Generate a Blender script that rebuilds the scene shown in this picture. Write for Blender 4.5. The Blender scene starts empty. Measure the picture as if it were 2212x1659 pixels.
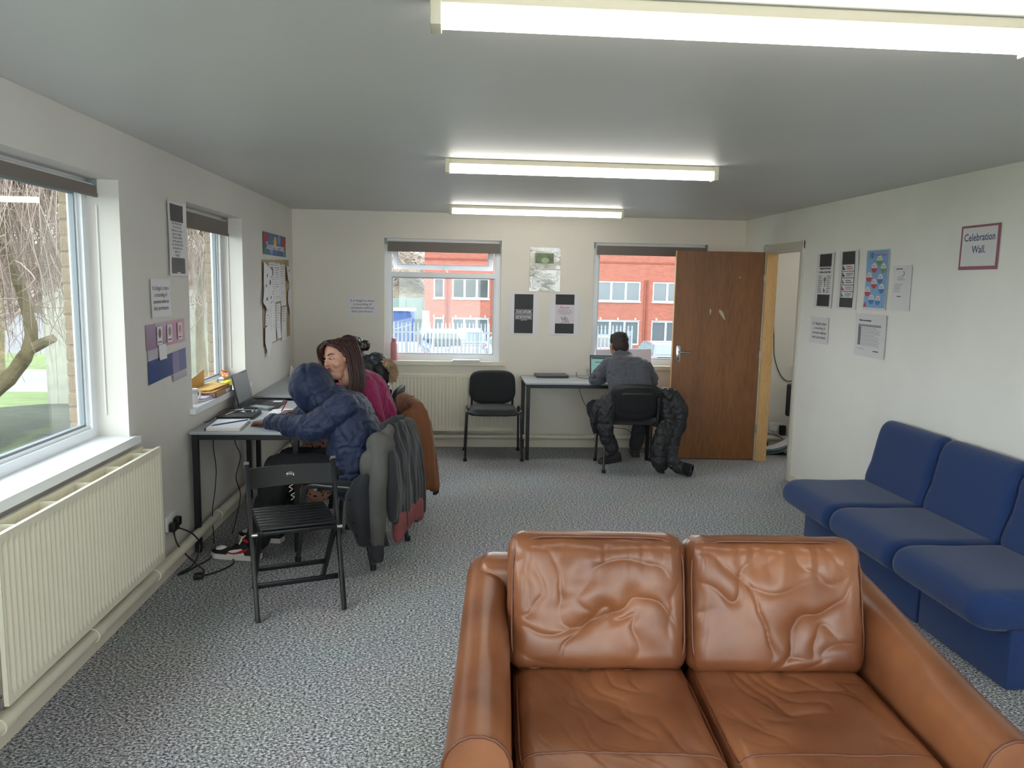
import bpy, bmesh, math, random
import numpy as np
from math import pi, sin, cos, radians, sqrt
from mathutils import Vector, Matrix, noise

scene = bpy.context.scene
col = scene.collection
random.seed(7)

# ------------------------------------------------------------------ camera
cam_data = bpy.data.cameras.new('camera')
cam_data.sensor_fit = 'HORIZONTAL'
cam_data.sensor_width = 36.0
cam_data.lens = 36.0 * 1665.0 / 2212.0
cam_data.clip_start = 0.05
cam_data.clip_end = 400.0
cam = bpy.data.objects.new('camera', cam_data)
col.objects.link(cam)
CAM_R = ((0.99722476, -0.00999208, -0.07377626),
         (-0.07187407, 0.12919513, -0.98901099),
         (0.01941381, 0.99156885, 0.12811841))
cam.matrix_world = Matrix(((*CAM_R[0], 0.0), (*CAM_R[1], 0.0), (*CAM_R[2], 1.68), (0, 0, 0, 1)))
scene.camera = cam

# ------------------------------------------------------------------ overcast sky
SKY = 1.7
world = bpy.data.worlds.new('overcast_sky')
scene.world = world
world.use_nodes = True
bg = world.node_tree.nodes['Background']
bg.inputs[0].default_value = (0.93, 0.965, 1.0, 1)
bg.inputs[1].default_value = SKY

# ------------------------------------------------------------------ view
vs = scene.view_settings
scene.display_settings.display_device = 'sRGB'
vs.view_transform = 'Standard'
vs.look = 'None'
vs.gamma = 1.0
vs.use_curve_mapping = False
vs.exposure = 2.1
LAMP = 3.3          # radiance of the fluorescent diffusers

# light paths long enough for a white room, short enough to render quickly
scene.cycles.max_bounces = 6
scene.cycles.diffuse_bounces = 4
scene.cycles.glossy_bounces = 2
scene.cycles.transmission_bounces = 2
scene.cycles.transparent_max_bounces = 8
scene.cycles.caustics_reflective = False
scene.cycles.caustics_refractive = False
scene.cycles.adaptive_threshold = 0.02
scene.cycles.use_light_tree = False

# ================================================================== helpers
def lin(c):
    c = c / 255.0
    return c / 12.92 if c <= 0.04045 else ((c + 0.055) / 1.055) ** 2.4

def rgb(r, g, b):
    return (lin(r), lin(g), lin(b), 1.0)

MATS = {}
def mat(name, c, rough=0.6, metal=0.0, var=None, bump=None, spec=0.5, sheen=0.0, coat=0.0, trans=0.0):
    """procedural material: var=(scale, amount) brightness mottling, bump=(scale, strength, distance[, detail])"""
    if name in MATS:
        return MATS[name]
    m = bpy.data.materials.new(name)
    m.use_nodes = True
    nt = m.node_tree
    p = nt.nodes['Principled BSDF']
    c = rgb(*c) if max(c[:3]) > 1.001 else (*c[:3], 1.0)
    p.inputs['Base Color'].default_value = c
    p.inputs['Roughness'].default_value = rough
    p.inputs['Metallic'].default_value = metal
    p.inputs['Specular IOR Level'].default_value = spec
    p.inputs['Sheen Weight'].default_value = sheen
    p.inputs['Coat Weight'].default_value = coat
    tc = nt.nodes.new('ShaderNodeTexCoord')
    if var:
        n = nt.nodes.new('ShaderNodeTexNoise')
        n.inputs['Scale'].default_value = var[0]
        n.inputs['Detail'].default_value = 5
        nt.links.new(tc.outputs['Object'], n.inputs['Vector'])
        r = nt.nodes.new('ShaderNodeValToRGB')
        a = var[1]
        r.color_ramp.elements[0].position = 0.3
        r.color_ramp.elements[1].position = 0.7
        r.color_ramp.elements[0].color = tuple(max(0, x * (1 - a)) for x in c[:3]) + (1,)
        r.color_ramp.elements[1].color = tuple(min(1, x * (1 + a)) for x in c[:3]) + (1,)
        nt.links.new(n.outputs['Fac'], r.inputs['Fac'])
        nt.links.new(r.outputs['Color'], p.inputs['Base Color'])
    if bump:
        n = nt.nodes.new('ShaderNodeTexNoise')
        n.inputs['Scale'].default_value = bump[0]
        n.inputs['Detail'].default_value = bump[3] if len(bump) > 3 else 3
        nt.links.new(tc.outputs['Object'], n.inputs['Vector'])
        b = nt.nodes.new('ShaderNodeBump')
        b.inputs['Strength'].default_value = bump[1]
        b.inputs['Distance'].default_value = bump[2]
        nt.links.new(n.outputs['Fac'], b.inputs['Height'])
        nt.links.new(b.outputs['Normal'], p.inputs['Normal'])
    MATS[name] = m
    return m

def emit(name, c, strength, base=0.9):
    if name in MATS:
        return MATS[name]
    m = bpy.data.materials.new(name)
    m.use_nodes = True
    p = m.node_tree.nodes['Principled BSDF']
    p.inputs['Base Color'].default_value = (base, base, base, 1)
    p.inputs['Emission Color'].default_value = rgb(*c)
    p.inputs['Emission Strength'].default_value = strength
    MATS[name] = m
    return m

def glass(name, tint=(0.94, 0.97, 0.96), gloss=1.0):
    if name in MATS:
        return MATS[name]
    m = bpy.data.materials.new(name)
    m.use_nodes = True
    nt = m.node_tree
    nt.nodes.remove(nt.nodes['Principled BSDF'])
    out = nt.nodes['Material Output']
    t = nt.nodes.new('ShaderNodeBsdfTransparent')
    t.inputs[0].default_value = (*tint, 1)
    g = nt.nodes.new('ShaderNodeBsdfGlossy')
    g.inputs['Roughness'].default_value = 0.02
    f = nt.nodes.new('ShaderNodeFresnel')
    # both faces of a thin pane reflect alike, so the node gets the inverse index on back faces
    geo = nt.nodes.new('ShaderNodeNewGeometry')
    ior = nt.nodes.new('ShaderNodeMath'); ior.operation = 'MULTIPLY_ADD'
    ior.inputs[1].default_value = 1 / 1.45 - 1.45; ior.inputs[2].default_value = 1.45
    nt.links.new(geo.outputs['Backfacing'], ior.inputs[0]); nt.links.new(ior.outputs[0], f.inputs['IOR'])
    mul = nt.nodes.new('ShaderNodeMath')
    mul.operation = 'MULTIPLY'
    mul.inputs[1].default_value = gloss
    mix = nt.nodes.new('ShaderNodeMixShader')
    nt.links.new(f.outputs[0], mul.inputs[0])
    nt.links.new(mul.outputs[0], mix.inputs[0])
    nt.links.new(t.outputs[0], mix.inputs[1])
    nt.links.new(g.outputs[0], mix.inputs[2])
    nt.links.new(mix.outputs[0], out.inputs['Surface'])
    MATS[name] = m
    return m

def finish(ob, label=None, cat=None, group=None, kind=None):
    if label: ob['label'] = label
    if cat: ob['category'] = cat
    if group: ob['group'] = group
    if kind: ob['kind'] = kind
    return ob

def empty(name, loc=(0, 0, 0), rz=0.0, label=None, cat=None, group=None, kind=None):
    o = bpy.data.objects.new(name, None)
    o.empty_display_size = 0.1
    col.objects.link(o)
    o.location = loc
    o.rotation_euler = (0, 0, rz)
    return finish(o, label, cat, group, kind)

def link(name, me, m, parent=None, **tags):
    o = bpy.data.objects.new(name, me)
    if m is not None and not me.materials:
        for x in (m if isinstance(m, (list, tuple)) else [m]):
            me.materials.append(x)
    col.objects.link(o)
    if parent is not None:
        o.parent = parent
    return finish(o, **tags)

def copy_tree(o, parent=None):
    c = o.copy()
    col.objects.link(c)
    c.parent = parent
    if parent is not None:
        c.matrix_parent_inverse = o.matrix_parent_inverse.copy()
    for ch in list(o.children):
        copy_tree(ch, c)
    return c

V = Vector

def frame_from(d, upv=(0, 0, 1)):
    d = V(d).normalized()
    u = V(upv)
    if abs(d.dot(u)) > 0.98:
        u = V((1, 0, 0))
    x = d.cross(u).normalized()
    y = x.cross(d).normalized()
    return x, y, d

class MB:
    """collects geometry for ONE mesh"""
    def __init__(s):
        s.v = []; s.f = []; s.mi = []; s.cur = 0
    def add(s, vs_, fs_):
        b = len(s.v)
        s.v += [tuple(x) for x in vs_]
        s.f += [tuple(b + i for i in f) for f in fs_]
        s.mi += [s.cur] * len(fs_)
        return s
    def box(s, x0, x1, y0, y1, z0, z1, M=None):
        p = [(x0, y0, z0), (x1, y0, z0), (x1, y1, z0), (x0, y1, z0), (x0, y0, z1), (x1, y0, z1), (x1, y1, z1), (x0, y1, z1)]
        if M is not None:
            p = [M @ V(q) for q in p]
        return s.add(p, [(0, 3, 2, 1), (4, 5, 6, 7), (0, 1, 5, 4), (1, 2, 6, 5), (2, 3, 7, 6), (3, 0, 4, 7)])
    def rbox(s, x0, x1, y0, y1, z0, z1, r=0.004, seg=2, M=None):
        bm = bmesh.new()
        bmesh.ops.create_cube(bm, size=1.0)
        for v in bm.verts:
            v.co = V(((x0 + x1) / 2 + v.co.x * (x1 - x0), (y0 + y1) / 2 + v.co.y * (y1 - y0), (z0 + z1) / 2 + v.co.z * (z1 - z0)))
        r = min(r, 0.49 * min(abs(x1 - x0), abs(y1 - y0), abs(z1 - z0)))
        bmesh.ops.bevel(bm, geom=bm.edges[:], offset=r, segments=seg, affect='EDGES', profile=0.5)
        if M is not None:
            bm.transform(M)
        bm.verts.index_update()
        s.add([v.co.copy() for v in bm.verts], [[v.index for v in f.verts] for f in bm.faces])
        bm.free()
        return s
    def tube(s, pts, r, n=8, closed=False, flat=1.0, upv=(0, 0, 1), caps=True):
        pts = [V(p) for p in pts]
        N = len(pts)
        rs = r if isinstance(r, (list, tuple)) else [r] * N
        rings = []
        px = None
        for i, p in enumerate(pts):
            if closed:
                d = pts[(i + 1) % N] - pts[i - 1]
            else:
                d = pts[min(i + 1, N - 1)] - pts[max(i - 1, 0)]
            if d.length < 1e-9: d = V((0, 0, 1))
            d.normalize()
            if px is None:
                x, y, _ = frame_from(d, upv)
            else:
                x = px - d * px.dot(d)
                x = x.normalized() if x.length > 1e-6 else frame_from(d, upv)[0]
                y = d.cross(x)
                y = -y
            px = x
            rings.append([p + (x * cos(2 * pi * k / n) + y * sin(2 * pi * k / n) * flat) * rs[i] for k in range(n)])
        vs_ = [q for rg in rings for q in rg]
        fs_ = []
        for i in range(N if closed else N - 1):
            a, b = i * n, ((i + 1) % N) * n
            for k in range(n):
                k2 = (k + 1) % n
                fs_.append((a + k, a + k2, b + k2, b + k))
        if not closed and caps:
            fs_.append(tuple(range(n - 1, -1, -1)))
            fs_.append(tuple((N - 1) * n + k for k in range(n)))
        return s.add(vs_, fs_)
    def cyl(s, p0, p1, r0, r1=None, n=16):
        return s.tube([p0, p1], [r0, r0 if r1 is None else r1], n)
    def lathe(s, prof, c=(0, 0, 0), n=24, M=None):
        vs_ = []; fs_ = []
        for (r, z) in prof:
            for k in range(n):
                vs_.append(V((c[0] + r * cos(2 * pi * k / n), c[1] + r * sin(2 * pi * k / n), c[2] + z)))
        for i in range(len(prof) - 1):
            for k in range(n):
                k2 = (k + 1) % n
                fs_.append((i * n + k, i * n + k2, (i + 1) * n + k2, (i + 1) * n + k))
        fs_.append(tuple(range(n - 1, -1, -1)))
        fs_.append(tuple((len(prof) - 1) * n + k for k in range(n)))
        if M is not None:
            vs_ = [M @ v for v in vs_]
        return s.add(vs_, fs_)
    def prism(s, poly, a, b, fn):
        """poly: 2D outline, extruded from a to b; fn(u, v, w) -> 3D"""
        n = len(poly)
        vs_ = [fn(u, v, a) for u, v in poly] + [fn(u, v, b) for u, v in poly]
        fs_ = [tuple(range(n - 1, -1, -1)), tuple(range(n, 2 * n))]
        for i in range(n):
            j = (i + 1) % n
            fs_.append((i, j, n + j, n + i))
        return s.add(vs_, fs_)
    def grid(s, fn, nu, nv, wrap_u=False, wrap_v=False):
        vs_ = [fn(i / (nu if wrap_u else nu - 1), j / (nv if wrap_v else nv - 1)) for i in range(nu) for j in range(nv)]
        fs_ = []
        for i in range(nu if wrap_u else nu - 1):
            for j in range(nv if wrap_v else nv - 1):
                i2 = (i + 1) % nu; j2 = (j + 1) % nv
                fs_.append((i * nv + j, i2 * nv + j, i2 * nv + j2, i * nv + j2))
        return s.add(vs_, fs_)
    def ball(s, c, r, n=12, M=None):
        rx, ry, rz = r if isinstance(r, (tuple, list)) else (r, r, r)
        vs_ = []; fs_ = []
        m = max(4, n // 2)
        for i in range(1, m):
            t = pi * i / m
            for k in range(n):
                a = 2 * pi * k / n
                vs_.append(V((rx * sin(t) * cos(a), ry * sin(t) * sin(a), rz * cos(t))))
        top = len(vs_); vs_.append(V((0, 0, rz))); bot = len(vs_); vs_.append(V((0, 0, -rz)))
        for i in range(m - 2):
            for k in range(n):
                k2 = (k + 1) % n
                fs_.append((i * n + k, (i + 1) * n + k, (i + 1) * n + k2, i * n + k2))
        for k in range(n):
            k2 = (k + 1) % n
            fs_.append((top, k, k2))
            fs_.append((bot, (m - 2) * n + k2, (m - 2) * n + k))
        if M is not None:
            vs_ = [M @ v for v in vs_]
        return s.add([v + V(c) for v in vs_], fs_)
    def mesh(s, name, sharp=38, fixn=True):
        me = bpy.data.meshes.new(name)
        me.from_pydata([tuple(p) for p in s.v], [], s.f)
        if any(s.mi):
            me.polygons.foreach_set('material_index', s.mi)
        if fixn:
            bm = bmesh.new(); bm.from_mesh(me)
            bmesh.ops.recalc_face_normals(bm, faces=bm.faces[:])
            bm.to_mesh(me); bm.free()
        me.polygons.foreach_set('use_smooth', [True] * len(me.polygons))
        me.update()
        me.set_sharp_from_angle(angle=radians(sharp))
        return me
    def build(s, name, m, parent=None, sharp=38, **tags):
        return link(name, s.mesh(name, sharp), m, parent, **tags)

def spline(pts, per=6, closed=False):
    """Catmull-Rom through pts"""
    P = [V(p) for p in pts]
    out = []
    n = len(P)
    for i in range(n if closed else n - 1):
        p0 = P[(i - 1) % n] if (closed or i > 0) else P[0]
        p1 = P[i]; p2 = P[(i + 1) % n]
        p3 = P[(i + 2) % n] if (closed or i + 2 < n) else P[n - 1]
        for k in range(per):
            t = k / per
            out.append(0.5 * ((2 * p1) + (p2 - p0) * t + (2 * p0 - 5 * p1 + 4 * p2 - p3) * t * t + (3 * p1 - p0 - 3 * p2 + p3) * t ** 3))
    if not closed:
        out.append(P[-1])
    return out

def wall_mesh(us, vs_, holes, a, b, fn):
    """watertight slab with rectangular holes; grid lines us x vs_, hole=(u0,u1,v0,v1); fn(u,v,w)->xyz"""
    us = sorted(set([round(u, 5) for u in us] + [round(h[0], 5) for h in holes] + [round(h[1], 5) for h in holes]))
    vs_ = sorted(set([round(u, 5) for u in vs_] + [round(h[2], 5) for h in holes] + [round(h[3], 5) for h in holes]))
    def solid(i, j):
        if i < 0 or j < 0 or i >= len(us) - 1 or j >= len(vs_) - 1: return False
        cu = (us[i] + us[i + 1]) / 2; cv = (vs_[j] + vs_[j + 1]) / 2
        return not any(h[0] < cu < h[1] and h[2] < cv < h[3] for h in holes)
    mb = MB(); idx = {}
    def vid(i, j, k):
        key = (i, j, k)
        if key not in idx:
            idx[key] = len(mb.v); mb.v.append(tuple(fn(us[i], vs_[j], (a, b)[k])))
        return idx[key]
    def face(*q):
        mb.f.append(tuple(vid(*x) for x in q)); mb.mi.append(0)
    for i in range(len(us) - 1):
        for j in range(len(vs_) - 1):
            if not solid(i, j): continue
            face((i, j, 0), (i, j + 1, 0), (i + 1, j + 1, 0), (i + 1, j, 0))
            face((i, j, 1), (i + 1, j, 1), (i + 1, j + 1, 1), (i, j + 1, 1))
            if not solid(i - 1, j): face((i, j, 0), (i, j, 1), (i, j + 1, 1), (i, j + 1, 0))
            if not solid(i + 1, j): face((i + 1, j, 0), (i + 1, j + 1, 0), (i + 1, j + 1, 1), (i + 1, j, 1))
            if not solid(i, j - 1): face((i, j, 0), (i + 1, j, 0), (i + 1, j, 1), (i, j, 1))
            if not solid(i, j + 1): face((i, j + 1, 0), (i, j + 1, 1), (i + 1, j + 1, 1), (i + 1, j + 1, 0))
    return mb

def frame_loop(u0, u1, v0, v1, wd, a, b, fn, mb=None):
    """rectangular ring profile (mitred) between outer rect and inner rect inset by wd, depth a..b"""
    mb = mb or MB()
    o = [(u0, v0), (u1, v0), (u1, v1), (u0, v1)]
    i = [(u0 + wd, v0 + wd), (u1 - wd, v0 + wd), (u1 - wd, v1 - wd), (u0 + wd, v1 - wd)]
    vs_ = [fn(*p, a) for p in o] + [fn(*p, a) for p in i] + [fn(*p, b) for p in o] + [fn(*p, b) for p in i]
    fs_ = []
    for k in range(4):
        k2 = (k + 1) % 4
        fs_ += [(k, k2, 4 + k2, 4 + k), (8 + k, 12 + k, 12 + k2, 8 + k2), (k, 8 + k, 8 + k2, k2), (4 + k, 4 + k2, 12 + k2, 12 + k)]
    mb.add(vs_, fs_)
    return mb

def text_mesh(body, size, fn, align='CENTER', spacing=1.0, shear=0.0, bold=0.0, width=1.0):
    """flat lettering mesh; fn(x, y)->xyz places the print on its sheet"""
    cu = bpy.data.curves.new('lettering', 'FONT')
    cu.body = body
    cu.size = size
    cu.align_x = align
    cu.align_y = 'CENTER'
    cu.space_line = spacing
    cu.shear = shear
    cu.offset = bold
    cu.resolution_u = 2
    o = bpy.data.objects.new('lettering_tmp', cu)
    col.objects.link(o)
    dg = bpy.context.evaluated_depsgraph_get()
    me = bpy.data.meshes.new_from_object(o.evaluated_get(dg))
    bpy.data.objects.remove(o)
    bpy.data.curves.remove(cu)
    mb = MB()
    mb.add([fn(v.co.x * width, v.co.y) for v in me.vertices], [tuple(p.vertices) for p in me.polygons])
    bpy.data.meshes.remove(me)
    return mb

def box_grid(n, hx, hy, hz, r):
    """rounded box as a welded subdivided cube -> (verts array, faces); n cells per side"""
    key = {}; vs_ = []; fs_ = []
    def vid(i, j, k):
        q = (i, j, k)
        if q not in key:
            key[q] = len(vs_); vs_.append((2 * i / n[0] - 1, 2 * j / n[1] - 1, 2 * k / n[2] - 1))
        return key[q]
    for i in range(n[0]):
        for j in range(n[1]):
            fs_.append((vid(i, j, 0), vid(i, j + 1, 0), vid(i + 1, j + 1, 0), vid(i + 1, j, 0)))
            fs_.append((vid(i, j, n[2]), vid(i + 1, j, n[2]), vid(i + 1, j + 1, n[2]), vid(i, j + 1, n[2])))
    for i in range(n[0]):
        for k in range(n[2]):
            fs_.append((vid(i, 0, k), vid(i + 1, 0, k), vid(i + 1, 0, k + 1), vid(i, 0, k + 1)))
            fs_.append((vid(i, n[1], k), vid(i, n[1], k + 1), vid(i + 1, n[1], k + 1), vid(i + 1, n[1], k)))
    for j in range(n[1]):
        for k in range(n[2]):
            fs_.append((vid(0, j, k), vid(0, j, k + 1), vid(0, j + 1, k + 1), vid(0, j + 1, k)))
            fs_.append((vid(n[0], j, k), vid(n[0], j + 1, k), vid(n[0], j + 1, k + 1), vid(n[0], j, k + 1)))
    P = np.array(vs_)
    H = np.array([hx, hy, hz])
    Q = P * H
    inner = np.clip(Q, -(H - r), H - r)
    d = Q - inner
    L = np.linalg.norm(d, axis=1, keepdims=True)
    # push shell points onto the rounding sphere
    out = np.where(L > 1e-9, inner + d / np.maximum(L, 1e-9) * r, Q)
    return P, out, fs_

def mesh_from(name, verts, faces, sharp=180):
    me = bpy.data.meshes.new(name)
    me.from_pydata([tuple(map(float, p)) for p in verts], [], faces)
    me.polygons.foreach_set('use_smooth', [True] * len(me.polygons))
    me.update()
    if sharp < 180:
        me.set_sharp_from_angle(angle=radians(sharp))
    return me

# ------------------------------------------------ voxel-merged organic shapes
def cap_prim(p0, p1, r0, r1):
    return ('c', V(p0), V(p1), r0, r1)
def ell_prim(c, r, R=None):
    return ('e', V(c), r, R)

def chain(pts, rs):
    return [cap_prim(pts[i], pts[i + 1], rs[i], rs[i + 1]) for i in range(len(pts) - 1)]

def blob_mesh(name, prims, voxel, smooth=4, fac=0.5):
    mb = MB()
    for q in prims:
        if q[0] == 'c':
            _, a, b, r0, r1 = q
            d = b - a
            if d.length < 1e-6:
                mb.ball(a, r0, 16); continue
            x, y, z = frame_from(d)
            n = 16
            vs_ = []; fs_ = []
            prof = []
            for i in range(1, 5):
                t = pi / 2 * i / 4
                prof.append((-r0 * cos(t), r0 * sin(t)))
            for i in range(0, 4):
                t = pi / 2 * i / 4
                prof.append((d.length + r1 * sin(t), r1 * cos(t)))
            for (h, r) in prof:
                for k in range(n):
                    an = 2 * pi * k / n
                    vs_.append(a + z * h + (x * cos(an) + y * sin(an)) * r)
            m = len(prof)
            for i in range(m - 1):
                for k in range(n):
                    k2 = (k + 1) % n
                    fs_.append((i * n + k, i * n + k2, (i + 1) * n + k2, (i + 1) * n + k))
            i0 = len(vs_); vs_.append(a - z * r0); i1 = len(vs_); vs_.append(b + z * r1)
            for k in range(n):
                k2 = (k + 1) % n
                fs_.append((i0, k2, k)); fs_.append((i1, (m - 1) * n + k, (m - 1) * n + k2))
            mb.add(vs_, fs_)
        else:
            mb.ball(q[1], q[2], 20, q[3])
    me0 = mb.mesh(name + '_raw', 180)
    o = bpy.data.objects.new('merge_tmp', me0)
    col.objects.link(o)
    md = o.modifiers.new('r', 'REMESH')
    md.mode = 'VOXEL'; md.voxel_size = voxel
    if smooth:
        s2 = o.modifiers.new('s', 'SMOOTH')
        s2.factor = fac; s2.iterations = smooth
    dg = bpy.context.evaluated_depsgraph_get()
    me = bpy.data.meshes.new_from_object(o.evaluated_get(dg))
    bpy.data.objects.remove(o); bpy.data.meshes.remove(me0)
    me.name = name
    me.polygons.foreach_set('use_smooth', [True] * len(me.polygons))
    me.update()
    return me

def mesh_np(me):
    n = len(me.vertices)
    co = np.empty(n * 3); me.vertices.foreach_get('co', co)
    no = np.empty(n * 3); me.vertices.foreach_get('normal', no)
    return co.reshape(-1, 3), no.reshape(-1, 3)

def set_np(me, co):
    me.vertices.foreach_set('co', co.reshape(-1)); me.update()

def near_seg(co, segs):
    """nearest segment per vertex: (index, t in metres along it)"""
    best = np.full(len(co), 1e9); idx = np.zeros(len(co), int); tt = np.zeros(len(co))
    for k, (a, b) in enumerate(segs):
        a = np.array(a); b = np.array(b); d = b - a; L = np.linalg.norm(d)
        t = np.clip(((co - a) @ d) / (L * L), 0, 1)
        dist = np.linalg.norm(co - (a + t[:, None] * d), axis=1)
        w = dist < best
        best[w] = dist[w]; idx[w] = k; tt[w] = t[w] * L
    return idx, tt

def fbm(co, scale, oct=3, seed=0.0):
    out = np.empty(len(co))
    for i, p in enumerate(co):
        out[i] = noise.fractal(V((p[0] * scale + seed, p[1] * scale - seed, p[2] * scale + seed)), 0.7, 2.0, oct)
    return out

# ================================================================== materials of the room
L, R, B, FRONT, H = -1.618, 2.966, 7.872, -2.2, 2.375
FAR_X = 5.6
m_wall_dim = mat('painted_wall_dim', (216, 212, 205), 0.75, var=(2.2, 0.03), bump=(60, 0.12, 0.004))  # wall paint darkened to mimic the weaker light on the left wall
m_wall_lit = mat('painted_wall_lit', (238, 236, 230), 0.75, var=(2.2, 0.03), bump=(60, 0.12, 0.004))  # same wall paint lightened to mimic daylight on the right wall
m_wall_b = mat('cream_wall', (226, 220, 208), 0.75, var=(1.7, 0.03), bump=(60, 0.12, 0.004))
m_ceil = mat('ceiling_paint', (202, 202, 199), 0.5, var=(1.1, 0.03), bump=(3.0, 0.25, 0.012))
m_trim = mat('trim_gloss', (224, 217, 200), 0.4)
m_upvc = mat('white_upvc', (235, 238, 242), 0.35)
m_gask = mat('grey_gasket', (138, 147, 153), 0.6)
m_gask_b = mat('pale_gasket', (196, 198, 200), 0.6)
m_rad = mat('radiator_enamel', (226, 220, 200), 0.38)
m_glass = glass('window_glass')
m_blind = mat('blind_fabric', (122, 114, 108), 0.9, bump=(400, 0.2, 0.001))
m_black = mat('black_plastic', (22, 22, 24), 0.45)
m_blackmetal = mat('black_metal', (20, 21, 24), 0.38, spec=0.5)
m_chrome = mat('chrome', (205, 205, 205), 0.2, metal=1.0)
m_paper = mat('paper', (232, 230, 232), 0.7)
m_ink = mat('ink', (30, 28, 34), 0.7)
m_whitep = mat('white_plastic', (236, 236, 232), 0.35)

def carpet_material():
    m = bpy.data.materials.new('carpet'); m.use_nodes = True
    nt = m.node_tree; p = nt.nodes['Principled BSDF']
    tc = nt.nodes.new('ShaderNodeTexCoord')
    n1 = nt.nodes.new('ShaderNodeTexNoise'); n1.inputs['Scale'].default_value = 82; n1.inputs['Detail'].default_value = 4; n1.inputs['Roughness'].default_value = 0.75
    mp = nt.nodes.new('ShaderNodeMapping'); mp.inputs['Scale'].default_value = (1.0, 1.35, 1.0)
    n2 = nt.nodes.new('ShaderNodeTexNoise'); n2.inputs['Scale'].default_value = 2.2; n2.inputs['Detail'].default_value = 2
    r = nt.nodes.new('ShaderNodeValToRGB')
    e = r.color_ramp.elements
    e[0].position = 0.40; e[0].color = rgb(60, 61, 64)
    e[1].position = 0.62; e[1].color = rgb(246, 247, 249)
    e2 = r.color_ramp.elements.new(0.5); e2.color = rgb(150, 152, 154)
    mx = nt.nodes.new('ShaderNodeMixRGB'); mx.blend_type = 'MULTIPLY'; mx.inputs[0].default_value = 0.18
    b = nt.nodes.new('ShaderNodeBump'); b.inputs['Strength'].default_value = 0.4; b.inputs['Distance'].default_value = 0.004
    nt.links.new(tc.outputs['Object'], mp.inputs['Vector'])
    nt.links.new(mp.outputs[0], n1.inputs['Vector']); nt.links.new(tc.outputs['Object'], n2.inputs['Vector'])
    nt.links.new(n1.outputs['Fac'], r.inputs['Fac'])
    nt.links.new(r.outputs[0], mx.inputs[1]); nt.links.new(n2.outputs['Color'], mx.inputs[2])
    nt.links.new(mx.outputs[0], p.inputs['Base Color'])
    nt.links.new(n1.outputs['Fac'], b.inputs['Height']); nt.links.new(b.outputs[0], p.inputs['Normal'])
    p.inputs['Roughness'].default_value = 0.95
    p.inputs['Specular IOR Level'].default_value = 0.15
    return m
m_carpet = carpet_material()

def brick_material(name, c1, c2, mortar, scale, bw=0.225, bh=0.075, plane='XZ'):
    m = bpy.data.materials.new(name); m.use_nodes = True
    nt = m.node_tree; p = nt.nodes['Principled BSDF']
    tc = nt.nodes.new('ShaderNodeTexCoord'); sx = nt.nodes.new('ShaderNodeSeparateXYZ'); cx = nt.nodes.new('ShaderNodeCombineXYZ')
    nt.links.new(tc.outputs['Object'], sx.inputs[0])
    nt.links.new(sx.outputs['X' if plane == 'XZ' else 'Y'], cx.inputs[0]); nt.links.new(sx.outputs['Z'], cx.inputs[1])
    br = nt.nodes.new('ShaderNodeTexBrick')
    br.inputs['Scale'].default_value = scale
    br.inputs['Color1'].default_value = rgb(*c1); br.inputs['Color2'].default_value = rgb(*c2); br.inputs['Mortar'].default_value = rgb(*mortar)
    br.inputs['Brick Width'].default_value = bw; br.inputs['Row Height'].default_value = bh; br.inputs['Mortar Size'].default_value = 0.008
    nt.links.new(cx.outputs[0], br.inputs['Vector'])
    nt.links.new(br.outputs['Color'], p.inputs['Base Color'])
    p.inputs['Roughness'].default_value = 0.85
    return m

# ================================================================== shell
W1 = (1.25, 3.91, 0.885, 2.140)     # left wall windows (near one widened out of view for daylight): y0 y1 z0 z1
W2 = (4.845, 6.06, 0.885, 2.135)
W6_ADDED = (-2.05, 0.75, 0.885, 2.140)  # unseen window added beside the viewer to let in more daylight
W3 = (-0.716, 0.456, 0.885, 2.115)  # back wall windows: x0 x1 z0 z1
W4 = (1.398, 2.580, 0.860, 2.122)
W5 = (3.605, 4.800, 0.885, 2.118)
W7_ADDED = (-1.4, 0.65, 0.30, 2.20)        # unseen windows added behind the viewer for extra daylight
W8_ADDED = (0.85, 2.9, 0.30, 2.20)  # second added window of that wall, also unseen
DOOR = (6.525, 7.285, 0.0, 2.045)   # opening in the right wall

def fl(u, v, w): return (L - w, u, v)
def fb(u, v, w): return (u, B + w, v)

mb = MB(); mb.box(L - 0.3, FAR_X, FRONT - 0.1, B + 0.2, -0.12, 0.0)
mb.build('floor', m_carpet, label='dark grey flecked carpet covering the whole floor', kind='structure')
mb = MB(); mb.box(L - 0.3, FAR_X, FRONT - 0.1, B + 0.2, H, H + 0.15)
mb.build('ceiling', m_ceil, label='flat grey white painted ceiling', kind='structure')
wl = wall_mesh([FRONT, B], [0, H], [W1, W2, W6_ADDED], 0, 0.215, fl).build('wall_left', m_wall_dim, label='white painted wall with two deep windows', kind='structure')
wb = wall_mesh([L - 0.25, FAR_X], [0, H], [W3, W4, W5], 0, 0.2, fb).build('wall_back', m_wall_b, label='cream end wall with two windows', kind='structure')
wall_mesh([FRONT, B], [0, H], [DOOR], 0, 0.1, lambda u, v, w: (R + w, u, v)).build('wall_right', m_wall_lit, label='off white wall with the open doorway and posters', kind='structure')
wall_mesh([L - 0.25, FAR_X], [0, H], [W7_ADDED, W8_ADDED], 0, 0.2, lambda u, v, w: (u, FRONT - w, v)).build('wall_front', m_wall_lit, label='plain wall behind the viewer', kind='structure')
wall_mesh([FRONT, B], [0, H], [], 0, 0.1, lambda u, v, w: (FAR_X - w, u, v)).build('wall_side_room', m_wall_lit, label='white wall of the room beyond the door', kind='structure')
mb = MB(); mb.box(R + 0.1, FAR_X - 0.1, 4.2, 4.3, 0, H)
mb.build('wall_side_room_near', m_wall_lit, label='white near wall of the room beyond the door', kind='structure')

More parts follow.
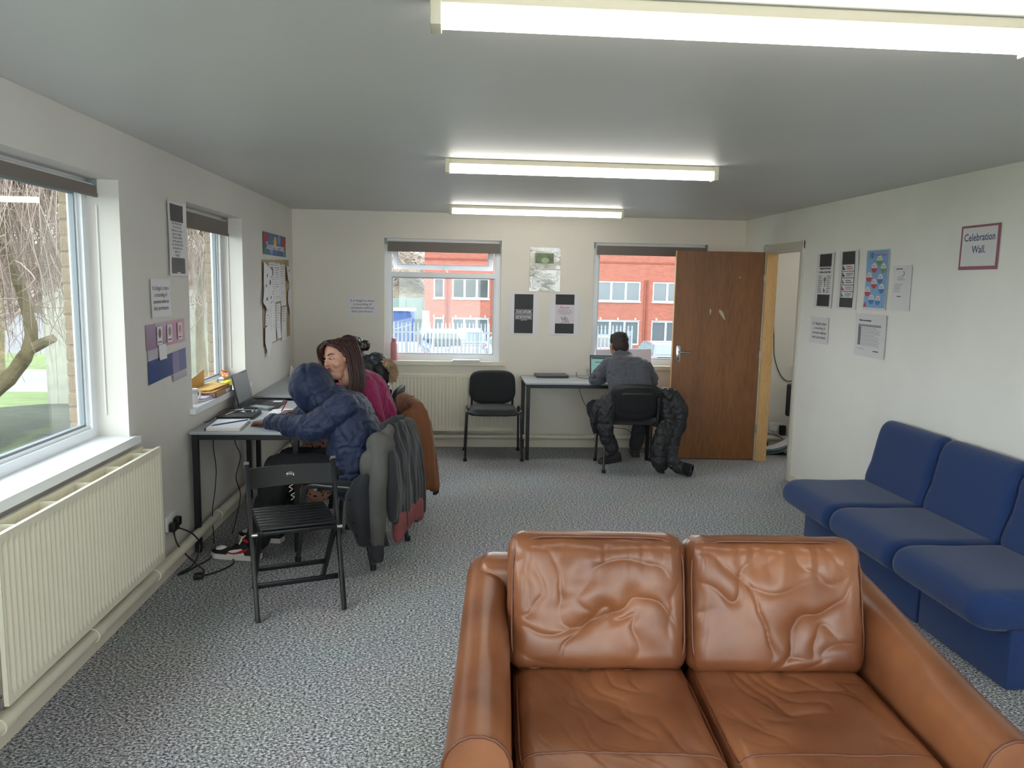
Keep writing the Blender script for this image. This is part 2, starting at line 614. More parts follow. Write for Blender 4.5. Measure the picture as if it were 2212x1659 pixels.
# outer brick leaf of the left wall and the buff bricks of the two window jambs
m_buff = brick_material('buff_brick', (136, 120, 100), (126, 110, 92), (128, 120, 108), 1.0, plane='YZ')
m_buff1 = mat('buff_brick_single', (138, 121, 100), 0.9, var=(25, 0.18), bump=(80, 0.4, 0.003))
def shrink(w): return (w[0] + 0.02, w[1] - 0.03, w[2], w[3] - 0.02)
wall_mesh([FRONT, B + 0.3], [-0.8, 3.2], [shrink(W1), shrink(W2), shrink(W6_ADDED)], 0.221, 0.262, fl).build(
    'wall_left_brickwork', m_buff, label='buff brick outer face of the left wall', kind='structure')
bb = MB(); bb.rbox(-0.021, 0.021, -0.107, 0.107, -0.0325, 0.0325, 0.004, 1)
brick_me = bb.mesh('brick')
for wi in (W1, W2):
    for k in range(16):
        o = link('brick', brick_me, m_buff1, wl)
        o.location = (L - 0.2445 - 0.0015 * (k % 3), wi[1] + 0.07 + (0.004 if k % 2 else 0.0), wi[2] + 0.045 + 0.075 * k)

# skirting and pipes
bm_ = MB(); bm_.box(L, L + 0.016, FRONT, B, 0, 0.085)
bm_.build('baseboard_left', m_trim, label='cream skirting board under the left wall', kind='structure')
bm_ = MB(); bm_.box(L + 0.016, FAR_X - 0.1, B - 0.016, B, 0, 0.085)
bm_.build('baseboard_back', m_trim, label='cream skirting board under the end wall', kind='structure')
bm_ = MB(); bm_.box(R - 0.014, R, FRONT, DOOR[0] - 0.07, 0, 0.06)
bm_.build('baseboard_right', m_trim, label='white skirting board under the right wall', kind='structure')

pipe = MB().cyl((L + 0.062, FRONT + 0.1, 0.145), (L + 0.062, B - 0.06, 0.125), 0.028, n=14)
po = pipe.build('heating_pipe', m_rad, label='cream heating pipe along the foot of the left wall', cat='pipe')
for y in (2.62, 3.32, 4.02, 5.1, 6.2):
    z = 0.145 - 0.02 * (y + 2.1) / 9.9
    MB().cyl((L + 0.062, y - 0.028, z), (L + 0.062, y + 0.028, z), 0.034, n=14).build('collar', m_rad, po)
    MB().box(L + 0.017, L + 0.062, y - 0.008, y + 0.008, z - 0.01, z + 0.01).build('bracket', m_rad, po)
pipe = MB().cyl((L + 0.10, B - 0.055, 0.118), (FAR_X - 0.2, B - 0.055, 0.118), 0.025, n=14)
po = pipe.build('heating_pipe', m_rad, label='cream heating pipe along the foot of the end wall', cat='pipe')
for x in (-0.15, 1.2, 2.4):
    MB().cyl((x - 0.012, B - 0.055, 0.118), (x + 0.012, B - 0.055, 0.118), 0.031, n=14).build('collar', m_rad, po)

# ================================================================== windows
def make_window(n, win, fn, w0, label, fanlight=None):
    u0, u1, v0, v1 = win
    wd = 0.052
    fr = frame_loop(u0, u1, v0, v1, wd, w0, w0 + 0.07, fn)
    # stepped bead that holds the pane
    frame_loop(u0 + wd - 0.004, u1 - wd + 0.004, v0 + wd - 0.004, v1 - wd + 0.004, 0.02, w0 + 0.018, w0 + 0.06, fn, fr)
    o = fr.build('window_%d' % n, m_upvc, kind='structure', label=label)
    i = wd + 0.014
    top = v1 - i
    if fanlight:
        t0, t1 = fanlight
        tr = MB(); tr.box(0, 1, 0, 1, 0, 1)
        tr.v = [fn(u0 + wd * 0.5 + (u1 - u0 - wd) * a, t0 + (t1 - t0) * c, w0 + 0.004 + 0.062 * b) for a, b, c in tr.v]
        tr.build('transom', m_upvc, o)
        top = t0
    frame_loop(u0 + i, u1 - i, v0 + i, top - (0 if fanlight else 0), 0.012, w0 + 0.026, w0 + 0.05, fn).build('gasket', m_gask if fn is fl else m_gask_b, o)
    g = MB(); g.box(0, 1, 0, 1, 0, 1)
    g.v = [fn(u0 + i + 0.004 + (u1 - u0 - 2 * i - 0.008) * a, v0 + i + (top - v0 - i) * c, w0 + 0.034 + 0.006 * b) for a, b, c in g.v]
    g.build('pane', m_glass, o)
    return o

w1 = make_window(1, W1, fl, 0.150, 'large white framed window above the near radiator')
w2 = make_window(2, W2, fl, 0.150, 'tall narrow looking white window with files on its sill')
w6_added = make_window(6, W6_ADDED, fl, 0.150, 'unseen window added beside the viewer for extra daylight')
w3 = make_window(3, W3, fb, 0.060, 'white window with an open fanlight on the end wall', (1.735, 1.785))
w4 = make_window(4, W4, fb, 0.060, 'white window half hidden by the open wooden door')
ff_ = lambda u, v, w: (u, FRONT - w, v)
make_window(7, W7_ADDED, ff_, 0.060, 'unseen window added left behind the viewer for extra daylight')
make_window(8, W8_ADDED, ff_, 0.060, 'unseen window added right behind the viewer for extra daylight')
w5 = make_window(5, W5, fb, 0.060, 'white window of the room beyond the door')

# top hung fanlight sash of window 3, tilted open outwards
def sash_fn(u, v, w):
    a = radians(24)
    dv = v - 2.06
    return (u, B + 0.075 + w - dv * sin(a), 2.06 + dv * cos(a))
sa = frame_loop(W3[0] + 0.075, W3[1] - 0.075, 1.79, 2.055, 0.05, 0, 0.05, sash_fn).build('sash', m_upvc, w3)
g = MB(); g.box(0, 1, 0, 1, 0, 1)
g.v = [sash_fn(W3[0] + 0.12 + (W3[1] - W3[0] - 0.24) * a, 1.835 + 0.175 * c, 0.02 + 0.006 * b) for a, b, c in g.v]
g.build('pane', m_glass, sa)
frame_loop(W3[0] + 0.122, W3[1] - 0.122, 1.837, 2.008, 0.010, -0.002, 0.012, sash_fn).build('gasket', m_gask_b, sa)
hd = MB().tube(spline([sash_fn(-0.13, 1.80, -0.01), sash_fn(-0.11, 1.80, -0.03), sash_fn(-0.09, 1.77, -0.03), sash_fn(-0.088, 1.715, -0.026)]), 0.010, 8)
hd.build('handle', m_whitep, sa)

# sills
def sill(n, win, fn, w_in, label):
    mb = MB()
    u0, u1, v0, v1 = win
    mb.rbox(0, 1, 0, 1, 0, 1, 0.0001, 1)
    mb = MB(); mb.box(0, 1, 0, 1, 0, 1)
    mb.v = [fn(u0 - 0.055 + (u1 - u0 + 0.11) * a, v0 - 0.034 + 0.034 * c, -0.035 + 0.034 * b) for a, b, c in mb.v]
    mb.add([fn(u0 + (u1 - u0) * a, v0 - 0.0 + 0.006 * c, -0.034 + (w_in + 0.034) * b) for a, b, c in [(0, 0, 0), (1, 0, 0), (1, 1, 0), (0, 1, 0), (0, 0, 1), (1, 0, 1), (1, 1, 1), (0, 1, 1)]],
           [(0, 3, 2, 1), (4, 5, 6, 7), (0, 1, 5, 4), (1, 2, 6, 5), (2, 3, 7, 6), (3, 0, 4, 7)])
    return mb.build('trim_%d' % n, m_upvc if n in (1, 2) else m_trim, kind='structure', label=label)
sill(1, W1, fl, 0.150, 'white window sill above the near radiator')
sill(2, W2, fl, 0.150, 'white window sill holding files and a mug')
sill(3, W3, fb, 0.060, 'cream window sill holding a pink bottle')
sill(4, W4, fb, 0.060, 'cream window sill behind the man')
sill(5, W5, fb, 0.060, 'cream sill in the room beyond the door')
sill(8, W6_ADDED, fl, 0.150, 'sill of the unseen window added beside the viewer')  # belongs to the added window

# roller blinds
def blind(win, fn, w, drop, rr, label, side=0.012, white_rail=True):
    u0, u1, v0, v1 = win
    root = empty('roller_blind', fn((u0 + u1) / 2, v1 - 0.02, w), label=label, cat='roller blind')
    inv = Matrix.Translation(-root.location)
    def P(u, v, ww): return inv @ V(fn(u, v, ww))
    MB().tube([P(u0 + side + 0.03, v1 - 0.02 - rr, w), P(u1 - side - 0.012, v1 - 0.02 - rr, w)], rr, 14).build('roller_tube', m_blind if not white_rail else m_whitep, root)
    f = MB(); f.box(0, 1, 0, 1, 0, 1)
    f.v = [P(u0 + side + 0.02 + (u1 - u0 - 2 * side - 0.02) * a, v1 - 0.02 - drop + (drop - rr * 0.6) * c, w - rr - 0.0015 + 0.003 * b) for a, b, c in f.v]
    f.build('fabric', m_blind, root)
    b = MB(); b.box(0, 1, 0, 1, 0, 1)
    b.v = [P(u0 + side + 0.02 + (u1 - u0 - 2 * side - 0.02) * a, v1 - 0.02 - drop - 0.006 + 0.018 * c, w - rr - 0.006 + 0.012 * b) for a, b, c in b.v]
    b.build('bottom_bar', m_blind, root)
    for u in (u0 + side, u1 - side):
        k = MB(); k.box(0, 1, 0, 1, 0, 1)
        k.v = [P(u - 0.006 + 0.012 * a, v1 - 0.02 - 2 * rr + (2 * rr + 0.018) * c, w - rr + 2 * rr * b) for a, b, c in k.v]
        k.build('bracket', m_gask, root)
    return root
b1 = blind(W1, fl, 0.120, 0.060, 0.022, 'grey roller blind rolled up over the near window')
b2 = blind(W2, fl, 0.120, 0.110, 0.020, 'grey roller blind part lowered over the window with files')
blind(W3, fb, 0.025, 0.105, 0.018, 'grey roller blind over the fanlight window')
blind(W4, fb, 0.025, 0.100, 0.018, 'grey roller blind over the window beside the door')
# pull-chain channel beside blinds 1 and 2
for bl, wi in ((b1, W1), (b2, W2)):
    q = MB().tube([V(fl(wi[1] - 0.006, 1.0, 0.105)) - bl.location, V(fl(wi[1] - 0.006, wi[3] - 0.12, 0.105)) - bl.location], 0.004, 6)
    q.build('side_channel', m_whitep, bl)

# ================================================================== ceiling lights
m_body = mat('lamp_body', (214, 206, 184), 0.45)
m_diff = emit('lamp_diffuser', (255, 250, 243), LAMP)
def lamp(y, x0, x1, label):
    root = empty('ceiling_light', ((x0 + x1) / 2, y, H), label=label, cat='ceiling light', group='fluorescent ceiling lights in a row')
    hl = (x1 - x0) / 2
    b = MB(); b.rbox(-hl + 0.012, hl - 0.012, -0.038, 0.038, -0.032, -0.0006, 0.004, 1); b.build('body', m_body, root)
    d = MB()
    prof = [(-0.036, -0.034), (-0.036, -0.055), (-0.028, -0.071), (-0.012, -0.076), (0.012, -0.076), (0.028, -0.071), (0.036, -0.055), (0.036, -0.034)]
    d.prism(prof, -hl + 0.014, hl - 0.014, lambda u, v, w: (w, u, v)); d.build('diffuser', m_diff, root)
    for s in (-1, 1):
        e = MB(); e.rbox(s * hl - 0.014, s * hl + 0.014, -0.042, 0.042, -0.081, -0.0008, 0.005, 2); e.build('end_cap', m_body, root)
    return root
lamp(1.99, -0.055, 1.485, 'nearest long fluorescent light, right above the leather sofa')
lamp(4.485, -0.055, 1.485, 'middle of the three fluorescent lights on the ceiling')
lamp(7.06, -0.055, 1.500, 'farthest fluorescent light, close to the end wall')
lamp(6.85, 3.40, 4.90, 'unseen fluorescent light added to brighten the room beyond the door')  # lamp added out of view to brighten the wall behind the doorway
lamp(-0.55, -0.055, 1.485, 'unseen fluorescent light added behind the viewer')  # lamp added out of view, at the row's spacing, for its light

# ================================================================== door and its frame
def wood_material(name, dark, light, scale=2.0, ring=5.0):
    m = bpy.data.materials.new(name); m.use_nodes = True
    nt = m.node_tree; p = nt.nodes['Principled BSDF']
    tc = nt.nodes.new('ShaderNodeTexCoord'); mp = nt.nodes.new('ShaderNodeMapping')
    mp.inputs['Scale'].default_value = (scale, scale, scale * 0.13)
    mp.inputs['Rotation'].default_value = (0.0, 0.12, 0.0)
    n = nt.nodes.new('ShaderNodeTexNoise'); n.inputs['Scale'].default_value = 1.6; n.inputs['Detail'].default_value = 6; n.inputs['Distortion'].default_value = 1.4
    wv = nt.nodes.new('ShaderNodeMath'); wv.operation = 'MULTIPLY'; wv.inputs[1].default_value = ring
    fr_ = nt.nodes.new('ShaderNodeMath'); fr_.operation = 'PINGPONG'; fr_.inputs[1].default_value = 0.5
    fine = nt.nodes.new('ShaderNodeTexNoise'); fine.inputs['Scale'].default_value = 40; fine.inputs['Detail'].default_value = 3
    ad = nt.nodes.new('ShaderNodeMath'); ad.operation = 'MULTIPLY_ADD'; ad.inputs[1].default_value = 0.55
    r = nt.nodes.new('ShaderNodeValToRGB')
    r.color_ramp.elements[0].color = rgb(*dark); r.color_ramp.elements[1].color = rgb(*light)
    r.color_ramp.elements[0].position = 0.15; r.color_ramp.elements[1].position = 0.75
    nt.links.new(tc.outputs['Object'], mp.inputs[0]); nt.links.new(mp.outputs[0], n.inputs['Vector']); nt.links.new(mp.outputs[0], fine.inputs['Vector'])
    nt.links.new(n.outputs['Fac'], wv.inputs[0]); nt.links.new(wv.outputs[0], fr_.inputs[0])
    nt.links.new(fr_.outputs[0], ad.inputs[0]); nt.links.new(fine.outputs['Fac'], ad.inputs[2])
    nt.links.new(ad.outputs[0], r.inputs[0]); nt.links.new(r.outputs[0], p.inputs['Base Color'])
    p.inputs['Roughness'].default_value = 0.42
    return m
m_door = wood_material('door_veneer', (106, 64, 31), (138, 88, 45), 1.3, 4.0)
m_pine = wood_material('pine', (196, 148, 92), (222, 180, 122), 5.0, 2.0)

hx, hy = 2.952, 7.275
ang = math.atan2(7.345 - 7.275, 2.105 - 2.952)      # leaf runs from hinge towards the end wall side
droot = empty('door_1', (hx, hy, 0), ang, kind='structure', label='brown wooden door standing wide open')
DW = 0.846
lf = MB(); lf.rbox(0.006, DW, -0.0, 0.04, 0.008, 2.032, 0.002, 1)
lf.v = [(x, -y, z) for x, y, z in lf.v]
lf.build('leaf', m_door, droot)
ed = MB(); ed.box(DW, DW + 0.006, -0.039, -0.001, 0.008, 2.032); ed.build('edge_strip', m_pine, droot)
# lever handle on the face towards the room (local -y is towards the end wall, so the face seen is +y)
hp = MB(); hp.rbox(DW - 0.075, DW - 0.033, 0.0, 0.006, 0.962, 1.122, 0.003, 2); hpo = hp.build('handle_plate', m_chrome, droot)
hl_ = MB().tube(spline([(DW - 0.055, 0.006, 1.062), (DW - 0.055, 0.045, 1.062), (DW - 0.075, 0.052, 1.062), (DW - 0.165, 0.050, 1.058)], 5), 0.009, 10)
hl_.build('lever', m_chrome, hpo)
MB().cyl((DW - 0.054, 0.0055, 0.995), (DW - 0.054, 0.008, 0.995), 0.007).build('keyhole', m_black, hpo)
m_scuff = mat('bare_scuff', (188, 172, 150), 0.7)
for (u, v, a_, b_, t_) in ((0.385, 1.43, 0.020, 0.05, 0.6), (0.50, 1.455, 0.008, 0.03, 0.0), (0.235, 1.79, 0.008, 0.006, 0)):
    sc = MB()
    pts = [(u + a_ * cos(k) * (1 + 0.3 * sin(3 * k)) * cos(t_) - b_ * sin(k) * sin(t_) * -1, v + b_ * sin(k)) for k in [2 * pi * i / 12 for i in range(12)]]
    sc.prism(pts, 0.0002, 0.0008, lambda p, q, w: (p, w, q)); sc.build('scuff_mark', m_scuff, droot)
for z in (0.32, 1.05, 1.78):
    hg = MB(); hg.rbox(-0.012, 0.010, -0.0, 0.006, z - 0.04, z + 0.04, 0.001, 1)
    hg.v = [(x, y + 0.001, zz) for x, y, zz in hg.v]
    hg.build('hinge', m_chrome, droot)

# pine lining and painted architrave
y0, y1, zt = DOOR[0], DOOR[1], DOOR[3]
ln = MB()
ln.box(R - 0.004, R + 0.104, y1 - 0.028, y1 + 0.0, 0, zt); ln.build('trim_6', m_pine, kind='structure', label='bare pine door jamb carrying the hinges')
ln = MB(); ln.box(R - 0.004, R + 0.104, y0, y1 - 0.03, zt - 0.026, zt)
ln.box(R - 0.004, R + 0.104, y0, y0 + 0.026, 0, zt - 0.027)
m_arch = mat('architrave_paint', (206, 200, 188), 0.5)
ln.build('trim_7', m_arch, kind='structure', label='grey white painted lining of the doorway')
ar = MB()
prof = [(0, 0), (0.060, 0), (0.060, 0.010), (0.052, 0.016), (0.012, 0.016), (0.0, 0.008)]
for (a, b, fnn) in (
    (0.0, zt + 0.06, lambda u, v, w: (R - v, y0 + 0.008 - u, w)),
    (0.0, zt + 0.06, lambda u, v, w: (R - v, y1 - 0.008 + u, w)),
    (y0 - 0.052, y1 + 0.052, lambda u, v, w: (R - v - 0.0005, w, zt - 0.008 + u))):
    ar.prism(prof, a, b, fnn)
ar.build('trim_9', m_arch, kind='structure', label='painted architrave around the doorway')

# ================================================================== radiators
def radiator(length, height, label, nrib, right_end_valve=False):
    root = empty('radiator', label=label, cat='radiator')
    # local: x along the wall, y out of the wall (0 = wall), z up from the lower edge
    def panel(y, name):
        pts = []
        p = MB()
        m_ = 8
        pitch = length / nrib
        def fn(a, b):
            x = -length / 2 + length * a
            z = height * b
            rib = 0.5 - 0.5 * cos(2 * pi * (x + length / 2) / pitch)
            edge = min(1, max(0, (min(z, height - z) - 0.028) / 0.022))
            side = min(1, max(0, (length / 2 - abs(x)) / 0.02))
            return (x, y - 0.0085 * (1 - rib) * edge * side, z)
        zs = 14
        p.grid(lambda a, b: fn(a, (0, .02, .045, .06, .085, .1, .3, .5, .7, .9, .915, .94, .955, 1)[round(b * 13)]), nrib * m_ + 1, zs)
        n0 = len(p.v)
        # back skin + rim
        p.v += [(-length / 2, y - 0.016, 0), (length / 2, y - 0.016, 0), (length / 2, y - 0.016, height), (-length / 2, y - 0.016, height)]
        nu, nv = nrib * m_ + 1, zs
        p.f += [(n0, n0 + 1, n0 + 2, n0 + 3)]; p.mi.append(0)
        bot = [i * nv for i in range(nu)]; top = [i * nv + nv - 1 for i in range(nu)]
        lft = [j for j in range(nv)]; rgt = [(nu - 1) * nv + j for j in range(nv)]
        for loop in (bot + [n0 + 1, n0], top + [n0 + 2, n0 + 3], lft + [n0 + 3, n0], rgt + [n0 + 2, n0 + 1]):
            p.f.append(tuple(loop)); p.mi.append(0)
        return p.build(name, m_rad, root, sharp=60)
    panel(0.140, 'front_panel')
    panel(0.055, 'rear_panel')
    for s in (-1, 1):
        MB().rbox(s * (length / 2 - 0.01) - 0.01, s * (length / 2 - 0.01) + 0.01, 0.04, 0.128, height - 0.045, height - 0.012, 0.004, 1).build('header', m_rad, root)
    for k in range(5):
        x = -length / 2 + length * (k + 0.5) / 5
        MB().box(x - 0.003, x + 0.003, 0.052, 0.126, height - 0.05, height - 0.005).build('top_strap', m_rad, root)
    for s in (-0.7, 0.7):
        MB().box(s * length / 2 - 0.02, s * length / 2 + 0.02, 0.001, 0.041, 0.08, height - 0.08).build('bracket', m_rad, root)
    v = MB().tube([(length / 2 - 0.03, 0.09, 0.02), (length / 2 - 0.03, 0.09, -0.02), (length / 2 - 0.03, 0.05, -0.03)], 0.012, 8)
    v.build('valve', m_chrome, root)
    return root
r = radiator(1.40, 0.59, 'cream ribbed radiator under the near left window', 42)
r.location = (L, 3.235, 0.245); r.rotation_euler = (0, 0, -pi / 2)
r = radiator(1.62, 0.58, 'cream ribbed radiator under the fanlight window', 46)
r.location = (-0.21, B, 0.19); r.rotation_euler = (0, 0, pi)

# ================================================================== outdoors
m_grass = mat('grass', (84, 100, 54), 0.95, var=(1.5, 0.25), bump=(40, 0.6, 0.03))
m_tarmac = mat('tarmac', (92, 92, 96), 0.95, var=(3, 0.08))
m_pave = mat('pale_paving', (112, 112, 116), 0.9, var=(0.8, 0.06))
m_bark = mat('mossy_bark', (112, 104, 78), 0.95, var=(6, 0.35), bump=(25, 0.8, 0.02))
m_twig = mat('bare_twig', (150, 134, 126), 0.9, var=(2, 0.25))
m_twig2 = mat('reddish_twig', (134, 96, 98), 0.9, var=(2, 0.25))

def gz(y):
    P_ = [(-30, -0.45), (12, -0.5), (26, -2.1), (42, -2.4), (60, -3.0), (140, -3.0)]
    for (a, za), (b, zb) in zip(P_, P_[1:]):
        if y <= b: return za + (zb - za) * (y - a) / (b - a)
    return -3.0
def ground(name, x0, x1, ys, m, label, lift=0.0):
    g_ = MB()
    for y in ys:
        g_.v += [(x0, y, gz(y) + lift), (x1, y, gz(y) + lift)]
    for i in range(len(ys) - 1):
        g_.f.append((2 * i, 2 * i + 1, 2 * i + 3, 2 * i + 2)); g_.mi.append(0)
    # thickness
    n = len(g_.v)
    g_.v += [(x, y, z - 0.4) for x, y, z in g_.v]
    for i in range(len(ys) - 1):
        g_.f.append((n + 2 * i, n + 2 * i + 2, n + 2 * i + 3, n + 2 * i + 1)); g_.mi.append(0)
        for e in (0, 1):
            g_.f.append((2 * i + e, 2 * i + 2 + e, n + 2 * i + 2 + e, n + 2 * i + e)); g_.mi.append(0)
    g_.f += [(0, 1, n + 1, n), (n - 2, n - 1, 2 * n - 1, 2 * n - 2)]; g_.mi += [0, 0]
    return g_.build(name, m, kind='structure', label=label)
ground('ground_path', -4.6, -1.98, [-30, 0, 12, 19, 26], m_tarmac, 'grey path beside the left wall')
ground('ground_lawn', -70, -4.6, [-30, 0, 12, 19, 26], m_grass, 'lawn outside the left windows')
ground('ground_lawn_far', -90, -9, [33.5, 42], m_grass, 'second strip of lawn beyond the pale road')
ground('ground_road', -90, -9, [26.0, 33.5], m_pave, 'pale road seen through the near window')
ground('ground_car_park', -8.98, 60, [8.1, 12, 26, 42, 60, 140], m_tarmac, 'grey car park outside the end windows')
ground('ground_verge', -90, -9, [42.02, 60, 140], m_tarmac, 'tarmac beyond the far lawn')

# ---------------------------------------------------------------- weeping trees outside the left windows
def branch(mb, p, d, length, r, seg=7, droop=0.0, wob=0.12, sides=7):
    pts = [V(p)]; rs = [r]; d = V(d).normalized()
    for k in range(seg):
        d = (d + V((random.uniform(-wob, wob), random.uniform(-wob, wob), random.uniform(-wob, wob) - droop))).normalized()
        pts.append(pts[-1] + d * length / seg); rs.append(r * (1 - 0.75 * (k + 1) / seg))
    mb.tube(pts, rs, sides)
    return pts

def twig_veil(mb, starts, n, lmin, lmax, r=0.0052, sway=0.06, thin=1.0, org=V((0, 0, 0))):
    for _ in range(n):
        p = V(random.choice(starts)) + V((random.uniform(-.25, .25), random.uniform(-.25, .25), random.uniform(-.1, .1)))
        Ln = random.uniform(lmin, lmax)
        seg = 7
        a = random.uniform(0, 2 * pi)
        d = V((cos(a) * 0.8, sin(a) * 0.8, random.uniform(-0.2, 0.5))).normalized()
        pts = [p]
        for k in range(seg):
            d = (d + V((random.gauss(0, sway * 2), random.gauss(0, sway * 2), -0.42))).normalized()
            pts.append(pts[-1] + d * Ln / seg)
        if any(q.x + org.x > -2.25 and q.y + org.y < 8.4 for q in pts): continue
        mb.tube(pts, [r * thin * (1 - 0.6 * k / seg) for k in range(seg + 1)], 3, caps=False)
        if random.random() < 0.55:
            q = pts[random.randint(2, 5)]
            e = (d + V((random.gauss(0, .5), random.gauss(0, .5), 0))).normalized()
            mb.tube([q, q + e * 0.14, q + e * 0.25 + V((0, 0, -0.12))], [r * .6, r * .5, r * .3], 3, caps=False)

def weeping_tree(base, trunk_pts, label, ntw, spread, top, rtr=0.16, m_t=None, zlow=0.2):
    root = empty('weeping_tree', base, label=label, cat='tree')
    Bv = V(base)
    tp = [V(p) - Bv for p in trunk_pts]
    t = MB(); sp = spline(tp, 5)
    t.tube(sp, [rtr * (1.15 - 0.85 * (i / len(sp)) ** 1.2) * (1 + 0.08 * sin(i * 2.3)) for i in range(len(sp))], 11)
    t.build('trunk', m_bark, root)
    starts = []
    for k in range(9):
        a = 2 * pi * k / 9 + random.uniform(-.2, .2)
        bmb = MB()
        pts = branch(bmb, sp[-1] - V((0, 0, random.uniform(0, 0.35))), (cos(a) * 0.8, sin(a) * 0.8, 0.75), spread * random.uniform(0.75, 1.25), rtr * 0.42, 8, 0.09)
        bmb.build('branch', m_bark, root)
        starts += pts[2:]
        for q in pts[3:]:
            b2 = MB()
            if random.random() < 0.5:
                p2 = branch(b2, q, (random.uniform(-1, 1), random.uniform(-1, 1), 0.5), spread * 0.45, rtr * 0.15, 5, 0.12, sides=5)
                b2.build('branch', m_bark, root)
                starts += p2[1:]
    tw = MB()
    twig_veil(tw, starts, ntw, 0.7, 2.3, org=Bv)
    for _ in range(ntw // 4):                       # curly cross twigs
        q = V(random.choice(starts)) + V((random.uniform(-.6, .6), random.uniform(-.6, .6), random.uniform(-1.6, 0.2)))
        d = V((random.gauss(0, 1), random.gauss(0, 1), random.gauss(-0.2, 0.6))).normalized()
        pts = [q]
        for k in range(6):
            d = (d + V((random.gauss(0, .3), random.gauss(0, .3), random.gauss(-.12, .3)))).normalized()
            pts.append(pts[-1] + d * random.uniform(0.08, 0.16))
        if any(z.x + Bv.x > -2.25 and z.y + Bv.y < 8.4 for z in pts): continue
        tw.tube(pts, [0.0055 - 0.0006 * k for k in range(7)], 3, caps=False)
    tw.build('hanging_twigs', m_t or m_twig, root, kind='stuff')
    return root

t1 = weeping_tree((-4.75, 7.2, -0.5), [(-4.75, 7.2, -0.55), (-4.45, 7.35, 0.35), (-4.12, 7.5, 0.78), (-3.98, 7.55, 1.08), (-4.05, 7.6, 1.45), (-4.25, 7.7, 2.0), (-4.2, 7.7, 2.5)],
                  'old weeping tree with a leaning mossy trunk outside the near window', 1500, 1.7, 2.8, 0.075)
st = MB(); st.tube([V((-3.98, 7.55, 1.0)) - t1.location, V((-3.83, 7.5, 1.06)) - t1.location, V((-3.74, 7.48, 1.10)) - t1.location], [0.06, 0.045, 0.04], 9); st.build('cut_branch', m_bark, t1)
weeping_tree((-6.6, 10.6, -0.5), [(-6.6, 10.6, -0.5), (-6.5, 10.6, 0.8), (-6.4, 10.7, 2.2)], 'grey weeping tree further out on the lawn', 1300, 1.9, 2.9, 0.09)
weeping_tree((-4.2, 13.2, -0.7), [(-4.2, 13.2, -0.7), (-4.25, 13.2, 0.8), (-4.2, 13.3, 2.4)], 'pale weeping tree beyond the window with files', 1300, 1.6, 2.8, 0.09)
weeping_tree((-6.9, 5.6, -0.5), [(-6.9, 5.6, -0.5), (-6.9, 5.6, 0.8), (-6.8, 5.7, 2.3)], 'reddish weeping tree at the edge of the near window', 900, 1.7, 2.8, 0.10, m_twig2)

# teal metal fence and a grey shed far behind the trees
m_teal = mat('teal_paint', (140, 168, 162), 0.6)
tf = empty('lawn_fence', (-10.5, 22.0, gz(22)), radians(-61), label='low teal boarded fence on the lawn behind the trees', cat='fence')
for k in range(4):
    p_ = MB(); p_.box(-3.8 + k * 2.0, -1.85 + k * 2.0, -0.02, 0.02, 0.35, 0.85); p_.build('board', m_teal, tf)
for k in range(5):
    p_ = MB(); p_.box(-3.86 + k * 2.0, -3.76 + k * 2.0, -0.05, -0.02, 0, 0.95); p_.build('post', m_teal, tf)
m_timber = mat('weathered_timber', (150, 152, 140), 0.9, var=(4, 0.15))
bf = empty('boarded_fence', (-6.5, 17.5, gz(17.5)), radians(8), label='tall weathered green grey fence seen through the window with files', cat='fence')
pl = MB(); pl.rbox(-0.10, 0.10, -0.012, 0.012, 0, 2.5, 0.003, 1); plm = pl.mesh('fence_board')
for k in range(22):
    o = link('fence_board', plm, m_timber, bf); o.location = (-2.2 + 0.21 * k, 0.003 * (k % 3), 0.05)
for z in (0.5, 2.1):
    MB().box(-2.3, 2.4, 0.02, 0.06, z, z + 0.08).build('rail', m_timber, bf)

def bare_tree(x, y, h, spread, label, ntw=260):
    root = empty('bare_tree', (x, y, gz(y)), label=label, cat='tree', group='bare winter trees in the distance')
    t = MB(); pts = branch(t, (0, 0, 0), (0.05, 0, 1), h * 0.55, h * 0.022, 6, 0, 0.05, 8); t.build('trunk', m_bark, root)
    tw = MB()
    tips = []
    for k in range(16):
        a = random.uniform(0, 2 * pi)
        tips += branch(tw, pts[random.randint(2, 6)], (cos(a), sin(a), random.uniform(0.5, 1.6)), spread * random.uniform(.7, 1.2), h * 0.008, 6, 0.0, 0.22, 4)[1:]
    for _ in range(ntw):
        p = random.choice(tips); a = random.uniform(0, 2 * pi)
        branch(tw, p, (cos(a), sin(a), random.uniform(0.0, 1.2)), spread * random.uniform(.15, .4), h * 0.0028, 4, 0, 0.3, 3)
    tw.build('bare_branches', m_twig, root, kind='stuff')
bare_tree(-7.5, 84, 13, 5.5, 'bare tree rising left of the red brick building', 420)
bare_tree(-12.5, 88, 14, 6, 'bare tree farthest left behind the green fence', 420)
bare_tree(-3.5, 92, 13, 5.5, 'bare tree directly behind the green fence corner', 420)
bare_tree(-30, 46, 11, 5, 'bare tree across the road, left of the lawn', 300)
bare_tree(-22, 52, 11, 5, 'bare tree across the road, right of the lawn', 300)
bare_tree(-17, 30, 9, 4.5, 'bare tree standing beside the pale road', 300)
m_hedge = mat('brown_hedge', (110, 102, 88), 1.0, var=(1.2, 0.35), bump=(3, 1.0, 0.3))
hg = MB()
hg.grid(lambda a, b: (-60 + 58.5 * a, 101 + 2.2 * noise.noise(V((a * 9, b * 5, 3))), -3 + 8.5 * b + 1.3 * b * noise.noise(V((a * 14, b * 6, 0)))), 60, 14)
n_ = len(hg.v); hg.grid(lambda a, b: (-60 + 58.5 * a, 104, -3 + 8.0 * b), 60, 2)
hg.build('woodland_bank', m_hedge, label='brown bare woodland bank on the horizon', cat='woodland')

